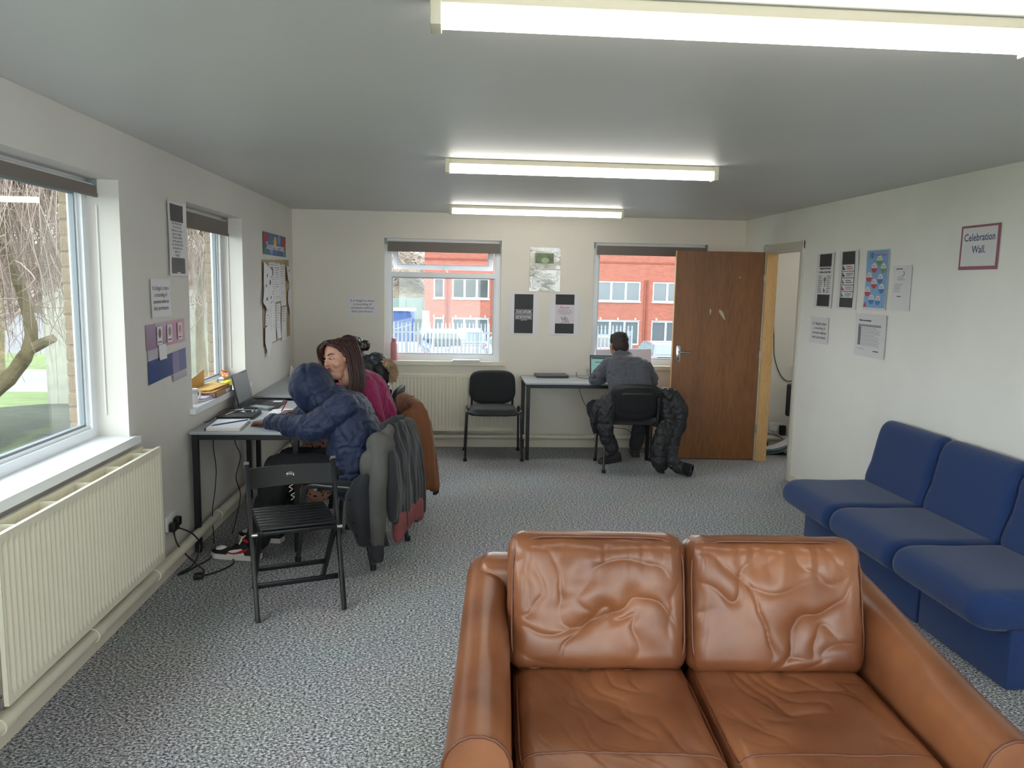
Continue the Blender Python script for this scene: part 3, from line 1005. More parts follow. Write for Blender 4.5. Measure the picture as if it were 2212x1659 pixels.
# ---------------------------------------------------------------- palisade fence
m_pal = mat('galvanised_steel', (128, 136, 143), 0.5, metal=0.0)
pf = empty('palisade_fence', (0, 30, gz(30)), label='galvanised palisade fence with pointed pales before the car park', cat='fence')
pale = MB()
hw = 0.034
prof = [(-hw, 0), (hw, 0), (hw, 2.16), (hw * 0.5, 2.20), (hw * 0.95, 2.26), (0, 2.36), (-hw * 0.95, 2.26), (-hw * 0.5, 2.20), (-hw, 2.16)]
pale.prism(prof, -0.006, 0.006, lambda u, v, w: (u, w - 0.014 * (1 - abs(u) / hw), v))
pale_me = pale.mesh('pale')
k = 0
x = -4.8
while x < 6.95:
    if x < 3.0 or x > 4.6:
        o = link('pale', pale_me, m_pal, pf); o.location = (x, 0, 0.0)
    x += 0.1525
for z in (0.45, 1.92):
    MB().box(-4.9, 6.95, 0.012, 0.06, z, z + 0.055).build('rail', m_pal, pf)
for x in (-4.6, -1.9, 0.85, 3.6, 6.9):
    MB().box(x - 0.05, x + 0.05, 0.06, 0.14, 0, 2.1).build('post', m_pal, pf)
pf2 = empty('palisade_fence', (-2.75, 40, gz(40)), radians(82), label='palisade fence run receding beside the blue container', cat='fence')
for k in range(16):
    o = link('pale', pale_me, m_pal, pf2); o.location = (-2.0 + 0.3 * k, 0, -0.2)
for z in (0.4, 1.7):
    MB().box(-2.1, 2.7, 0.012, 0.06, z, z + 0.06).build('rail', m_pal, pf2)

# ---------------------------------------------------------------- blue container, pillar, green screen
m_blue = mat('container_blue', (50, 74, 124), 0.55)
cn = empty('shipping_container', (-5.6, 46.5, gz(46)), 0, label='blue shipping container at the left of the car park', cat='container')
wv = MB()
pts = []
for i in range(49):
    x = -3.1 + 6.2 * i / 48
    pts.append((x, -1.2 + (0.05 if (i // 2) % 2 else 0.0)))
pts += [(3.1, 1.2), (-3.1, 1.2)]
wv.prism(pts, 0.15, 2.55, lambda u, v, w: (u, v, w)); wv.build('body', m_blue, cn, sharp=20)
MB().box(-3.2, 3.2, -1.25, 1.25, 2.55, 2.66).build('roof', mat('container_roof', (150, 158, 170), 0.6), cn)
for x in (-3.14, 3.14):
    MB().box(x - 0.08, x + 0.08, -1.26, -1.1, 0, 2.55).build('corner_post', m_blue, cn)
MB().rbox(-2.15, -1.72, 50.4, 50.8, gz(50), -0.13, 0.03, 2).build('gate_pillar', mat('render_cream', (226, 222, 208), 0.8), label='cream rendered pillar beside the red building', cat='pillar')
m_green = mat('green_screen', (124, 138, 132), 0.8)
gs = empty('site_hoarding', (-9, 70, gz(70)), 0, label='grey green panel fence in front of the bare trees', cat='fence')
for k in range(9):
    MB().box(-6 + k * 1.5, -4.53 + k * 1.5, -0.03, 0.03, 0.3, 3.3).build('panel', m_green, gs)
for k in range(10):
    MB().box(-6.05 + k * 1.5, -5.97 + k * 1.5, -0.08, -0.031, 0, 3.4).build('post', m_green, gs)

# ---------------------------------------------------------------- red brick building
m_red = brick_material('red_brick', (146, 84, 69), (132, 74, 60), (136, 96, 84), 1.0, 0.32, 0.11)
m_redd = mat('red_pilaster', (122, 62, 50), 0.85, var=(3, 0.1))
m_win_white = mat('white_window_frame', (206, 210, 214), 0.5)
m_dglass = mat('dark_window_glass', (40, 48, 52), 0.08, spec=0.7)
m_dglass2 = mat('pale_window_glass', (78, 88, 94), 0.10, spec=0.7)
bd = empty('office_building', (6, 57, -3.0), label='two storey red brick office building across the car park', cat='building')
def bl(x): return x - 6.0
up = [(-1.62, -0.86, 1), (-0.26, 2.43, 3), (3.6, 6.2, 3), (6.9, 9.3, 3), (10.42, 13.72, 3), (14.65, 18.0, 3), (18.9, 22.2, 3)]
holes = []
for a, b, n in up:
    holes += [(bl(a), bl(b), 0.58 + 3.0, 2.06 + 3.0), (bl(a), bl(b), 0.35, -0.86 + 3.0)]
wall_mesh([bl(-2.29), bl(24)], [0, 7.6], holes, 0, 0.3, lambda u, v, w: (u, w, v)).build('brick_wall', m_red, bd)
MB().box(bl(-2.29), bl(24), 0.31, 10, 0, 7.5).build('core', mat('dark_interior', (70, 74, 78), 0.9), bd)
MB().box(bl(-2.35), bl(24), -0.06, 0.4, 7.6, 7.75).build('coping', m_win_white, bd)
MB().box(bl(-2.29), bl(24), -0.035, 0.0, 6.38, 6.5).build('soldier_course', m_redd, bd)
for x in (-0.62, 2.75, 6.55, 9.85, 14.15, 18.4):
    MB().box(bl(x) - 0.16, bl(x) - 0.03, -0.05, 0.0, 0, 5.2).build('pilaster', m_redd, bd)
    MB().box(bl(x) + 0.03, bl(x) + 0.16, -0.05, 0.0, 0, 5.2).build('pilaster', m_redd, bd)
def bwindow(a, b, z0, z1, n, gl, name='window'):
    f = frame_loop(bl(a), bl(b), z0, z1, 0.09, 0.06, 0.16, lambda u, v, w: (u, w, v))
    o = f.build(name, m_win_white, bd)
    for k in range(1, n):
        x = bl(a) + (b - a) * k / n
        q = MB(); q.box(x - 0.07, x + 0.07, 0.065, 0.155, z0 + 0.09, z1 - 0.09); q.build('mullion', m_win_white, o)
    for k in range(n):
        xa = bl(a) + 0.09 + (b - a - 0.18) * k / n; xb = bl(a) + 0.09 + (b - a - 0.18) * (k + 1) / n
        q = MB(); q.box(xa, xb, 0.10, 0.12, z0 + 0.09, z1 - 0.09); q.build('pane', gl, o)
    return o
for i, (a, b, n) in enumerate(up):
    bwindow(a, b, 3.58, 5.06, n, m_dglass if i < 3 else m_dglass2)
    MB().box(bl(a) - 0.06, bl(b) + 0.06, -0.08, 0.06, 3.50, 3.58).build('window_sill', m_win_white, bd)
    bwindow(a, b, 0.35, 2.14, n, m_dglass2)
    for k in range(3 if n > 1 else 2):
        x = bl(a) + (b - a) * ((k + 0.25) / 2.5 if n > 1 else k * 0.9 + 0.05)
        MB().rbox(x - 0.05, x + 0.05, -0.14, 0.0, 2.2, 2.36, 0.02, 1).build('wall_light', m_win_white, bd)
    MB().box(bl(a) - 0.05, bl(b) + 0.05, -0.05, 0.05, 2.14, 2.19).build('drip_rail', mat('lead_grey', (150, 156, 160), 0.6), bd)

# ---------------------------------------------------------------- parked cars
def car(x, y, rz, paint, label, L_=4.3, hgt=1.55, hatch=True, plate=None, glassc=None):
    root = empty('parked_car', (x, y, gz(y)), rz, label=label, cat='car', group='cars parked behind the palisade fence')
    mp = mat('car_paint_' + '_'.join(map(str, paint)), paint, 0.25, coat=0.6)
    mg = mat('car_glass', (34, 42, 46), 0.06, spec=0.6)
    mg2 = mat('car_glass_light', (96, 112, 118), 0.08, spec=0.6)
    mg = mg2 if glassc else mg
    F_, Rr = -L_ / 2, L_ / 2
    # lower body: front at -y
    side = [(F_, 0.32), (F_ - 0.02, 0.62), (F_ + 0.12, 0.80), (F_ + 1.0, 0.96), (Rr - 0.25, 1.0), (Rr, 0.92), (Rr + 0.02, 0.5), (Rr - 0.05, 0.28)]
    hw = 0.88
    b = MB()
    secs = [(-hw, 0.0), (-hw + 0.05, 0.05), (hw - 0.05, 0.05), (hw, 0.0)]
    rings = []
    for (sx, ins) in ((-hw, 0.10), (-hw + 0.07, 0.0), (hw - 0.07, 0.0), (hw, 0.10)):
        rings.append([(sx, (yy) * (1 - ins * 0.18), 0.3 + (zz - 0.3) * (1 - ins * 0.35)) for yy, zz in side])
    n = len(side)
    b.v = [p for r_ in rings for p in r_]
    for i in range(3):
        for k in range(n):
            k2 = (k + 1) % n
            b.f.append((i * n + k, i * n + k2, (i + 1) * n + k2, (i + 1) * n + k)); b.mi.append(0)
    b.f += [tuple(range(n)), tuple(3 * n + k for k in range(n - 1, -1, -1))]; b.mi += [0, 0]
    b.build('body', mp, root)
    # cabin
    rear_top = Rr - (0.55 if hatch else 0.95)
    rear_bot = Rr - (0.08 if hatch else 0.45)
    cab = [(F_ + 0.95, 0.95, 0.80), (F_ + 1.75, hgt - 0.05, 0.62), (F_ + 2.3, hgt, 0.62), (rear_top, hgt - 0.06, 0.62), (rear_bot, 0.98, 0.80)]
    c = MB()
    for s in (-1, 1):
        for yy, zz, ww in cab: c.v.append((s * ww, yy, zz))
    m_ = len(cab)
    for k in range(m_ - 1):
        c.f.append((k, k + 1, m_ + k + 1, m_ + k)); c.mi.append(0)
    c.f += [tuple(range(m_)), tuple(range(2 * m_ - 1, m_ - 1, -1)), (0, m_, 2 * m_ - 1, m_ - 1)]; c.mi += [0] * 3
    co = c.build('cabin', mp, root)
    def lerp(a, b_, t): return tuple(a[i] + (b_[i] - a[i]) * t for i in range(3))
    def quad_glass(name, q, out):
        g_ = MB(); q = [V(p) for p in q]
        nn = (q[1] - q[0]).cross(q[3] - q[0]).normalized()
        if nn.dot(V(out)) < 0: nn = -nn
        g_.add([p + nn * 0.012 for p in q] + [p - nn * 0.01 for p in q], [(0, 1, 2, 3), (7, 6, 5, 4), (0, 4, 5, 1), (1, 5, 6, 2), (2, 6, 7, 3), (3, 7, 4, 0)])
        g_.build(name, mg, root)
    A, B_, T, T2, Z = cab
    w = lambda p, s, k=1.0: (s * p[2] * k, p[0], p[1])
    quad_glass('windscreen', [w(lerp(A, B_, .12), -1, .9), w(lerp(A, B_, .12), 1, .9), w(lerp(A, B_, .92), 1, .9), w(lerp(A, B_, .92), -1, .9)], (0, -1, 1))
    quad_glass('rear_window', [w(lerp(Z, T2, .2), -1, .88), w(lerp(Z, T2, .2), 1, .88), w(lerp(Z, T2, .9), 1, .88), w(lerp(Z, T2, .9), -1, .88)], (0, 1, 0.5))
    for s in (-1, 1):
        lo0 = lerp(A, B_, .2); hi0 = lerp(A, B_, .9); lo1 = lerp(Z, T2, .25); hi1 = lerp(Z, T2, .88)
        quad_glass('side_window', [(s * (lo0[2]), lo0[0] + .12, lo0[1]), (s * (lo1[2]), lo1[0] - .12, lo1[1]), (s * hi1[2], hi1[0] - .08, hi1[1]), (s * hi0[2], hi0[0] + .1, hi0[1])], (s, 0, 0))
        MB().rbox(s * 0.98 - 0.09, s * 0.98 + 0.09, F_ + 1.2, F_ + 1.32, 0.93, 1.07, 0.03, 2).build('wing_mirror', mp, root)
        q = MB(); q.rbox(s * 0.66 - 0.17, s * 0.66 + 0.17, F_ - 0.03, F_ + 0.12, 0.64, 0.76, 0.03, 2); q.build('headlight', mat('headlight', (215, 222, 226), 0.15, spec=0.9), root)
        q = MB(); q.rbox(s * 0.72 - 0.10, s * 0.72 + 0.10, Rr - 0.14, Rr + 0.03, 0.68, 0.98, 0.03, 2); q.build('tail_light', mat('tail_light', (190, 34, 36), 0.3), root)
        for yy in (F_ + 0.82, Rr - 0.82):
            wh = MB(); wh.lathe([(0.0, -0.1), (0.31, -0.1), (0.33, -0.06), (0.33, 0.06), (0.31, 0.1), (0.0, 0.1)], n=16, M=Matrix.Translation((s * 0.80, yy, 0.33)) @ Matrix.Rotation(pi / 2, 4, 'Y'))
            wh.build('wheel', m_black, root)
    MB().rbox(-0.48, 0.48, F_ - 0.04, F_ + 0.05, 0.42, 0.62, 0.02, 1).build('grille', m_black, root)
    MB().box(-0.26, 0.26, F_ - 0.05, F_ - 0.041, 0.40, 0.51).build('number_plate', m_paper, root)
    MB().box(-0.26, 0.26, Rr + 0.02, Rr + 0.034, 0.56, 0.67).build('number_plate', mat('yellow_plate', (232, 190, 70), 0.5), root)
    return root
car(-2.25, 33.2, 0.05, (160, 64, 74), 'pink red car behind the bottle, nearest the left of the fence', 4.0, 1.35, True, glassc=1)
car(-0.55, 37.2, 0.18, (150, 154, 158), 'white sport utility car parked at a slant behind the fence', 4.5, 1.78)
car(0.45, 32.6, 0.0, (124, 130, 136), 'silver white car with a dark grille facing the window', 4.1, 1.25, False, glassc=1)
car(0.75, 43.2, pi + 0.06, (154, 157, 160), 'white estate car turned away showing a red tail light', 4.5, 1.65, True, glassc=1)
car(2.45, 37.0, 0.0, (146, 150, 156), 'white car at the right edge of the fanlight window', 4.4, 1.6)
car(9.15, 34.2, pi + 0.02, (88, 90, 96), 'grey hatchback with a yellow number plate beside the door', 4.2, 1.55, True, glassc=1)
car(7.35, 39.6, 0.1, (120, 60, 62), 'dark red car half hidden behind the seated man', 4.3, 1.5)
car(5.3, 35.4, 0.0, (142, 147, 152), 'white car seen left of the seated man', 4.3, 1.35)

# ================================================================== furniture
m_fab = mat('black_chair_fabric', (38, 39, 42), 0.95, var=(120, 0.2), bump=(500, 0.4, 0.001), sheen=0.1)
m_shell = mat('black_shell', (16, 17, 20), 0.42, bump=(300, 0.1, 0.0005))
m_frame = mat('black_tube', (34, 36, 39), 0.32, spec=0.6)
m_top = mat('grey_laminate', (172, 176, 180), 0.45, var=(3, 0.02))
m_edge = mat('grey_table_edge', (132, 138, 142), 0.5)

def pad(w, h, thick, corner, bulge, curve, fn, nr=7, na=56, puff=0.01, bot=0.0, taper=0.0):
    """closed cushion-like panel with a rounded outline in (u, v); fn(u, v, t) -> xyz, t along the thickness"""
    def outline(a):
        c, s = cos(a), sin(a)
        e = corner
        k = (abs(c) ** e + abs(s) ** e) ** (-1 / e)
        u, v = k * c, k * s
        uu = u * w / 2 * (1 - taper * (v * 0.5 + 0.5))
        vv = v * h / 2
        if v < 0: vv -= bot * (1 - u * u) * min(1, -v * 1.6)
        return uu, vv
    mb = MB()
    for side in (1, -1):
        b = len(mb.v)
        c0 = fn(0, 0, side * thick / 2 + (puff if side > 0 else 0)); mb.v.append(tuple(c0))
        for r_ in range(1, nr + 1):
            f = (r_ / nr) ** 0.8
            for k in range(na):
                u, v = outline(2 * pi * k / na)
                tt = thick / 2 * (sqrt(max(0.0, 1 - max(0, (f - 0.86) / 0.14) ** 2)) * 0.8 + 0.2 * (1 if r_ < nr else 0))
                pf_ = puff * (1 - f * f) if side > 0 else 0
                mb.v.append(tuple(fn(u * f, v * f, side * tt + pf_)))
        for k in range(na):
            k2 = (k + 1) % na
            mb.f.append((b, b + 1 + k, b + 1 + k2)); mb.mi.append(0)
            for r_ in range(nr - 1):
                q = b + 1 + r_ * na
                mb.f.append((q + k, q + na + k, q + na + k2, q + k2)); mb.mi.append(0)
    n1 = 1 + nr * na
    a0 = 1 + (nr - 1) * na; b0 = n1 + a0
    for k in range(na):
        k2 = (k + 1) % na
        mb.f.append((a0 + k, b0 + k, b0 + k2, a0 + k2)); mb.mi.append(0)
    return mb

def make_chair(label, group=None):
    root = empty('conference_chair', label=label, cat='chair', group=group)
    tl = radians(9)
    # seat: front is +y
    s_ = pad(0.47, 0.43, 0.055, 5, 0, 0, lambda u, v, t: (u, v + 0.02, 0.465 + t - 0.9 * max(0, v - 0.12) ** 2 * 2 - 0.10 * u * u), puff=0.012)
    s_.build('seat', m_fab, root, sharp=60)
    def bk(u, v, t):
        y = -0.205 - 0.02 - t + 0.32 * u * u
        z = 0.665 + v
        return (u, y - (z - 0.5) * math.tan(tl) + 0.02 - 0.35 * max(0, 0.12 - abs(v)) * 0, z)
    b_ = pad(0.47, 0.30, 0.03, 4.2, 0, 0, lambda u, v, t: bk(u, v, -t - 0.005), puff=0.008, bot=0.035, taper=0.05)
    b_.build('backrest', m_fab, root, sharp=60)
    c_ = pad(0.475, 0.305, 0.02, 4.2, 0, 0, lambda u, v, t: bk(u, v, t + 0.016), puff=0.006, bot=0.035, taper=0.05)
    sh = c_.build('back_shell', m_shell, root, sharp=60)
    # moulded step on the rear of the shell
    st_ = pad(0.30, 0.17, 0.008, 9, 0, 0, lambda u, v, t: bk(u, v - 0.01, t + 0.030), puff=0.0, bot=0.02)
    st_.build('moulded_panel', m_shell, sh, sharp=40)
    for s in (-1, 1):
        pts = spline([(s * 0.272, 0.245, 0.002), (s * 0.262, 0.215, 0.30), (s * 0.258, 0.203, 0.425), (s * 0.258, 0.165, 0.468), (s * 0.258, 0.05, 0.470), (s * 0.258, -0.11, 0.470), (s * 0.258, -0.155, 0.435), (s * 0.262, -0.175, 0.30), (s * 0.272, -0.245, 0.002)], 5)
        MB().tube(pts, 0.0155, 10, flat=0.72).build('side_frame', m_frame, root)
        MB().cyl((s * 0.272, 0.245, 0.0), (s * 0.271, 0.243, 0.03), 0.018, n=10).build('foot_cap', m_black, root)
        MB().cyl((s * 0.272, -0.245, 0.0), (s * 0.271, -0.243, 0.03), 0.018, n=10).build('foot_cap', m_black, root)
        up_ = spline([(s * 0.205, -0.05, 0.425), (s * 0.205, -0.17, 0.43), (s * 0.205, -0.222, 0.47), (s * 0.205, -0.238, 0.56), (s * 0.2, -0.262, 0.70)], 5)
        MB().tube(up_, 0.012, 8, flat=1.4).build('back_upright', m_frame, root)
    for y in (0.13, -0.10):
        MB().tube([(-0.258, y, 0.452), (-0.2, y, 0.43), (0.2, y, 0.43), (0.258, y, 0.452)], 0.012, 8).build('crossbar', m_frame, root)
    return root

chair_e = make_chair('empty black office chair with fabric back facing the room by the radiator', 'black conference chairs')
chair_e.location = (0.375, 7.445, 0); chair_e.rotation_euler = (0, 0, pi)
def chair_at(x, y, facing, label):
    c = copy_tree(chair_e)
    c.location = (x, y, 0)
    c.rotation_euler = (0, 0, math.atan2(-facing[0], facing[1]))
    c['label'] = label
    return c
KF = V((-0.95, 0.31, 0)).normalized()
chair_k = chair_at(-0.616, 4.733, KF, 'black chair with a grey varsity jacket hung on its back')
chair_w = chair_at(-0.590, 5.50, (-0.93, -0.36), 'black chair under the tan coat beside the woman in magenta')
chair_d = chair_at(-0.71, 6.52, (-0.98, 0.10), 'black chair of the dark haired woman, nearest the corner')
chair_m = chair_at(1.628, 6.99, (0.02, 1.0), 'black chair seen from behind with a padded coat at its sides')

# ---------------------------------------------------------------- slatted folding chair
m_fold = mat('black_painted_wood', (18, 19, 22), 0.38, spec=0.4, var=(14, 0.2), bump=(60, 0.1, 0.002))
fc = empty('folding_chair', (-0.838, 3.995, 0), math.atan2(-0.34, -0.94), label='black slatted wooden folding chair standing empty in front', cat='chair')
def beam(p0, p1, wx, wd, parent, name, m=m_fold, upv=(1, 0, 0)):
    p0, p1 = V(p0), V(p1)
    d = (p1 - p0); ln_ = d.length; d.normalize()
    x = V(upv); x = (x - d * x.dot(d)).normalized(); y = d.cross(x)
    M = Matrix(((x.x, y.x, d.x, p0.x), (x.y, y.y, d.y, p0.y), (x.z, y.z, d.z, p0.z), (0, 0, 0, 1)))
    return MB().rbox(-wx / 2, wx / 2, -wd / 2, wd / 2, 0, ln_, 0.003, 2, M).build(name, m, parent)
for s in (-1, 1):
    p = beam((s * 0.213, 0.235, 0.0), (s * 0.222, -0.085, 0.728), 0.022, 0.038, fc, 'post')
    q = MB().rbox(-0.013, 0.013, -0.021, 0.021, -0.012, 0.004, 0.002, 1, Matrix.Translation((s * 0.222, -0.085, 0.731)) @ Matrix.Rotation(radians(30), 4, 'X'))
    q.build('end_cap', mat('worn_cap', (92, 92, 92), 0.5), fc)
    beam((s * 0.186, -0.235, 0.0), (s * 0.186, 0.150, 0.425), 0.022, 0.034, fc, 'leg')
    beam((s * 0.178, -0.185, 0.432), (s * 0.178, 0.185, 0.432), 0.020, 0.030, fc, 'seat_rail')
    MB().cyl((s * 0.16, 0.14, 0.415), (s * 0.225, 0.14, 0.415), 0.010, n=10).build('pivot', m_chrome, fc)
for k in range(8):
    y = -0.175 + 0.05 * k
    MB().rbox(-0.19, 0.19, y - 0.0205, y + 0.0205, 0.448, 0.462, 0.004, 2).build('slat', m_fold, fc)
bk_ = MB()
def fbk(a, b, t):
    u = -0.212 + 0.424 * a
    zz = 0.605 + 0.098 * b
    yy = -0.038 - (zz - 0.60) * 0.44 - 0.035 * (1 - (u / 0.212) ** 2) + t
    return (u, yy, zz)
bk_.grid(lambda a, b: fbk(a, b, 0.007), 21, 5); n0 = len(bk_.v)
bk_.grid(lambda a, b: fbk(a, b, -0.007), 21, 5)
for i in range(20):
    for j in (0, 4):
        bk_.f.append((i * 5 + j, (i + 1) * 5 + j, n0 + (i + 1) * 5 + j, n0 + i * 5 + j)); bk_.mi.append(0)
for j in range(4):
    for i in (0, 20):
        bk_.f.append((i * 5 + j, i * 5 + j + 1, n0 + i * 5 + j + 1, n0 + i * 5 + j)); bk_.mi.append(0)
bko = bk_.build('backrest', m_fold, fc)
gp = V(fbk(0.5, 0.52, 0.008))
gr = MB()
gr.tube([gp + V((0.019 * cos(2 * pi * k / 20), 0.0, 0.012 * sin(2 * pi * k / 20))) for k in range(20)], 0.003, 6, closed=True)
gr.build('grip_hole_rim', m_chrome, bko)
MB().lathe([(0.0, 0), (0.018, 0), (0.018, 0.001), (0.0, 0.001)], n=18, M=Matrix.Translation(gp) @ Matrix.Scale(0.65, 4, (0, 0, 1)) @ Matrix.Rotation(pi / 2, 4, 'X')).build('grip_hole', mat('bright_gap', (150, 150, 152), 0.5), bko)
beam((-0.2, 0.148, 0.153), (0.2, 0.148, 0.153), 0.014, 0.026, fc, 'stretcher', upv=(0, 1, 0))
beam((-0.18, -0.10, 0.150), (0.18, -0.10, 0.150), 0.014, 0.026, fc, 'stretcher', upv=(0, 1, 0))
beam((-0.178, 0.185, 0.435), (0.178, 0.185, 0.435), 0.02, 0.03, fc, 'seat_rail', upv=(0, 0, 1))
beam((-0.178, -0.19, 0.435), (0.178, -0.19, 0.435), 0.02, 0.03, fc, 'seat_rail', upv=(0, 0, 1))

# ---------------------------------------------------------------- tables
def table(x0, x1, y0, y1, z, label, tw=0.034):
    cx_, cy_ = (x0 + x1) / 2, (y0 + y1) / 2
    root = empty('office_table', (cx_, cy_, 0), label=label, cat='table', group='grey topped tables with black steel frames')
    hx_, hy_ = (x1 - x0) / 2, (y1 - y0) / 2
    MB().rbox(-hx_, hx_, -hy_, hy_, z - 0.022, z, 0.008, 3).build('tabletop', m_top, root)
    ix, iy = hx_ - 0.03, hy_ - 0.03
    for sx in (-1, 1):
        for sy in (-1, 1):
            MB().rbox(sx * ix - tw / 2, sx * ix + tw / 2, sy * iy - tw / 2, sy * iy + tw / 2, 0.0, z - 0.024, 0.002, 1).build('leg', m_blackmetal, root)
    for sy in (-1, 1):
        MB().rbox(-ix + tw / 2, ix - tw / 2, sy * iy - 0.014, sy * iy + 0.014, z - 0.054, z - 0.024, 0.002, 1).build('rail', m_blackmetal, root)
    for sx in (-1, 1):
        MB().rbox(sx * ix - 0.014, sx * ix + 0.014, -iy + tw / 2, iy - tw / 2, z - 0.054, z - 0.024, 0.002, 1).build('rail', m_blackmetal, root)
    return root
TZ = 0.762
table(-1.600, -0.940, 4.700, 5.960, TZ, 'grey topped table by the left wall where the hooded person writes')
table(-1.605, -0.940, 6.200, 7.700, TZ, 'grey topped table in the corner behind the two women')
table(0.670, 1.905, 7.235, 7.860, 0.757, 'grey topped table by the end wall where the man works')

# ---------------------------------------------------------------- tan leather two seater sofa
def leather():
    m = bpy.data.materials.new('tan_leather'); m.use_nodes = True
    nt = m.node_tree; p = nt.nodes['Principled BSDF']
    tc = nt.nodes.new('ShaderNodeTexCoord')
    n = nt.nodes.new('ShaderNodeTexNoise'); n.inputs['Scale'].default_value = 3.2; n.inputs['Detail'].default_value = 5
    r = nt.nodes.new('ShaderNodeValToRGB')
    r.color_ramp.elements[0].position = 0.3; r.color_ramp.elements[0].color = rgb(112, 66, 42)
    r.color_ramp.elements[1].position = 0.72; r.color_ramp.elements[1].color = rgb(152, 98, 64)
    n2 = nt.nodes.new('ShaderNodeTexNoise'); n2.inputs['Scale'].default_value = 260; n2.inputs['Detail'].default_value = 3
    b = nt.nodes.new('ShaderNodeBump'); b.inputs['Strength'].default_value = 0.12; b.inputs['Distance'].default_value = 0.0012
    nt.links.new(tc.outputs['Object'], n.inputs['Vector']); nt.links.new(tc.outputs['Object'], n2.inputs['Vector'])
    nt.links.new(n.outputs['Fac'], r.inputs[0]); nt.links.new(r.outputs[0], p.inputs['Base Color'])
    nt.links.new(n2.outputs['Fac'], b.inputs['Height']); nt.links.new(b.outputs[0], p.inputs['Normal'])
    p.inputs['Roughness'].default_value = 0.30
    p.inputs['Specular IOR Level'].default_value = 0.5
    return m
m_lea = leather()
m_seam = mat('leather_seam', (104, 56, 32), 0.45)
SOFA_RZ = radians(-3.2)
sofa = empty('leather_sofa', (0.775, 2.30, 0), SOFA_RZ, label='tan leather two seater sofa in the foreground', cat='sofa')

def wrinkle(p, seed, kind):
    """crease height field for a worn leather cushion, p in [-1,1]^2"""
    x, y = p
    def n3(u, v, w=0.0): return noise.noise(V((u, v, w + seed * 1.7)))
    wx = 0.35 * n3(x * 1.1, y * 1.1, 3.0) + 0.12 * n3(x * 3, y * 3, 9.0)
    wy = 0.35 * n3(x * 1.1, y * 1.1, 7.0) + 0.12 * n3(x * 3, y * 3, 5.0)
    u, v = x + wx, y + wy
    def crease(a, b, k):        # sharp valley lines with soft shoulders
        return -math.exp(-abs(n3(a, b, k)) * 9.0)
    soft = 0.9 * n3(u * 1.3, v * 1.3, 1.0)
    if kind == 'back':
        mid = math.exp(-((x) ** 2 * 1.4 + (y + 0.1) ** 2 * 1.6))
        top = math.exp(-((y - 0.75) / 0.30) ** 2)
        h = soft * 0.7 + mid * (0.9 * crease(u * 1.2 + v * 0.9, (v - u) * 0.9, 2.0) + 0.55 * crease(u * 2.4, v * 1.1, 4.0))
        h += top * 0.55 * n3(x * 9.0, y * 0.9, 6.0) + 0.35 * crease(u * 0.7, v * 1.5, 8.0)
    else:
        mid = math.exp(-((x) ** 2 * 1.2 + (y - 0.1) ** 2 * 1.4))
        h = soft * 0.55 + mid * (0.7 * crease((u + v) * 1.5, (v - u) * 0.55, 2.0) + 0.6 * crease((u + 0.7 * v) * 3.0, (v - u) * 0.7, 4.0)) + 0.25 * crease(u * 0.8, v * 1.4, 8.0)
    return h

def cushion(w, d, h, r, puff, seed, kind, amp, name, M, parent, n=(56, 56, 10), sag=0.0):
    P, O, F_ = box_grid(n, w / 2, d / 2, h / 2, r)
    O = O.copy()
    for i in range(len(O)):
        x, y, z = P[i]
        m_ = (1 - x ** 4) * (1 - y ** 4)
        s_ = 1 if z > 0 else -1
        face = max(0, abs(z) - 0.6) / 0.4
        O[i, 2] += s_ * puff * sqrt(max(0, (1 - x * x) * (1 - y * y))) * (1 if z > 0 else 0.35) * face
        # edges pulled in a little between the corners
        if z > -0.2 and m_ > 0:
            hgt = wrinkle((x, y), seed, kind) + 0.15
            O[i, 2] += amp * hgt * m_ ** 0.5 * face 
        O[i, 2] -= sag * max(0, 1 - (x * x + y * y)) * face * (z > 0)
        O[i, 0] += 0.004 * noise.noise(V((x * 3, y * 3, z * 3 + seed)))
        O[i, 1] += 0.006 * noise.noise(V((x * 2.5 + 5, y * 2.5, z * 3 + seed)))
    co = [M @ V(p) for p in O]
    o = link(name, mesh_from(name, co, F_), m_lea, parent)
    # piped seam around the front face
    ring = []
    e = 1 - (r / w) * 1.2; f = 1 - (r / d) * 1.2
    for k in range(64):
        a = 2 * pi * k / 64
        c, s = cos(a), sin(a)
        q = (abs(c) ** 7 + abs(s) ** 7) ** (-1 / 7)
        x, y = q * c, q * s
        zz = h / 2 - r * 0.30 + 0.002 * sin(k * 1.7 + seed)
        ring.append(M @ V((x * (w / 2 - r * 0.22), y * (d / 2 - r * 0.22), zz)))
    MB().tube(ring, 0.0042, 6, closed=True).build('piping', m_seam, o)
    return o

IW = 1.165           # clear width between the arms
# frame and plinth
MB().rbox(-IW / 2 - 0.02, IW / 2 + 0.02, -0.50, 0.42, 0.07, 0.30, 0.02, 2).build('base', m_lea, sofa)
bkp = MB().rbox(-IW / 2 - 0.12, IW / 2 + 0.12, 0.30, 0.45, 0.07, 0.70, 0.05, 4); bkp.build('back_frame', m_lea, sofa)
for sx in (-1, 1):
    for sy in (-0.45, 0.38):
        MB().rbox(sx * 0.66 - 0.03, sx * 0.66 + 0.03, sy - 0.03, sy + 0.03, 0, 0.08, 0.006, 1).build('foot', m_black, sofa)
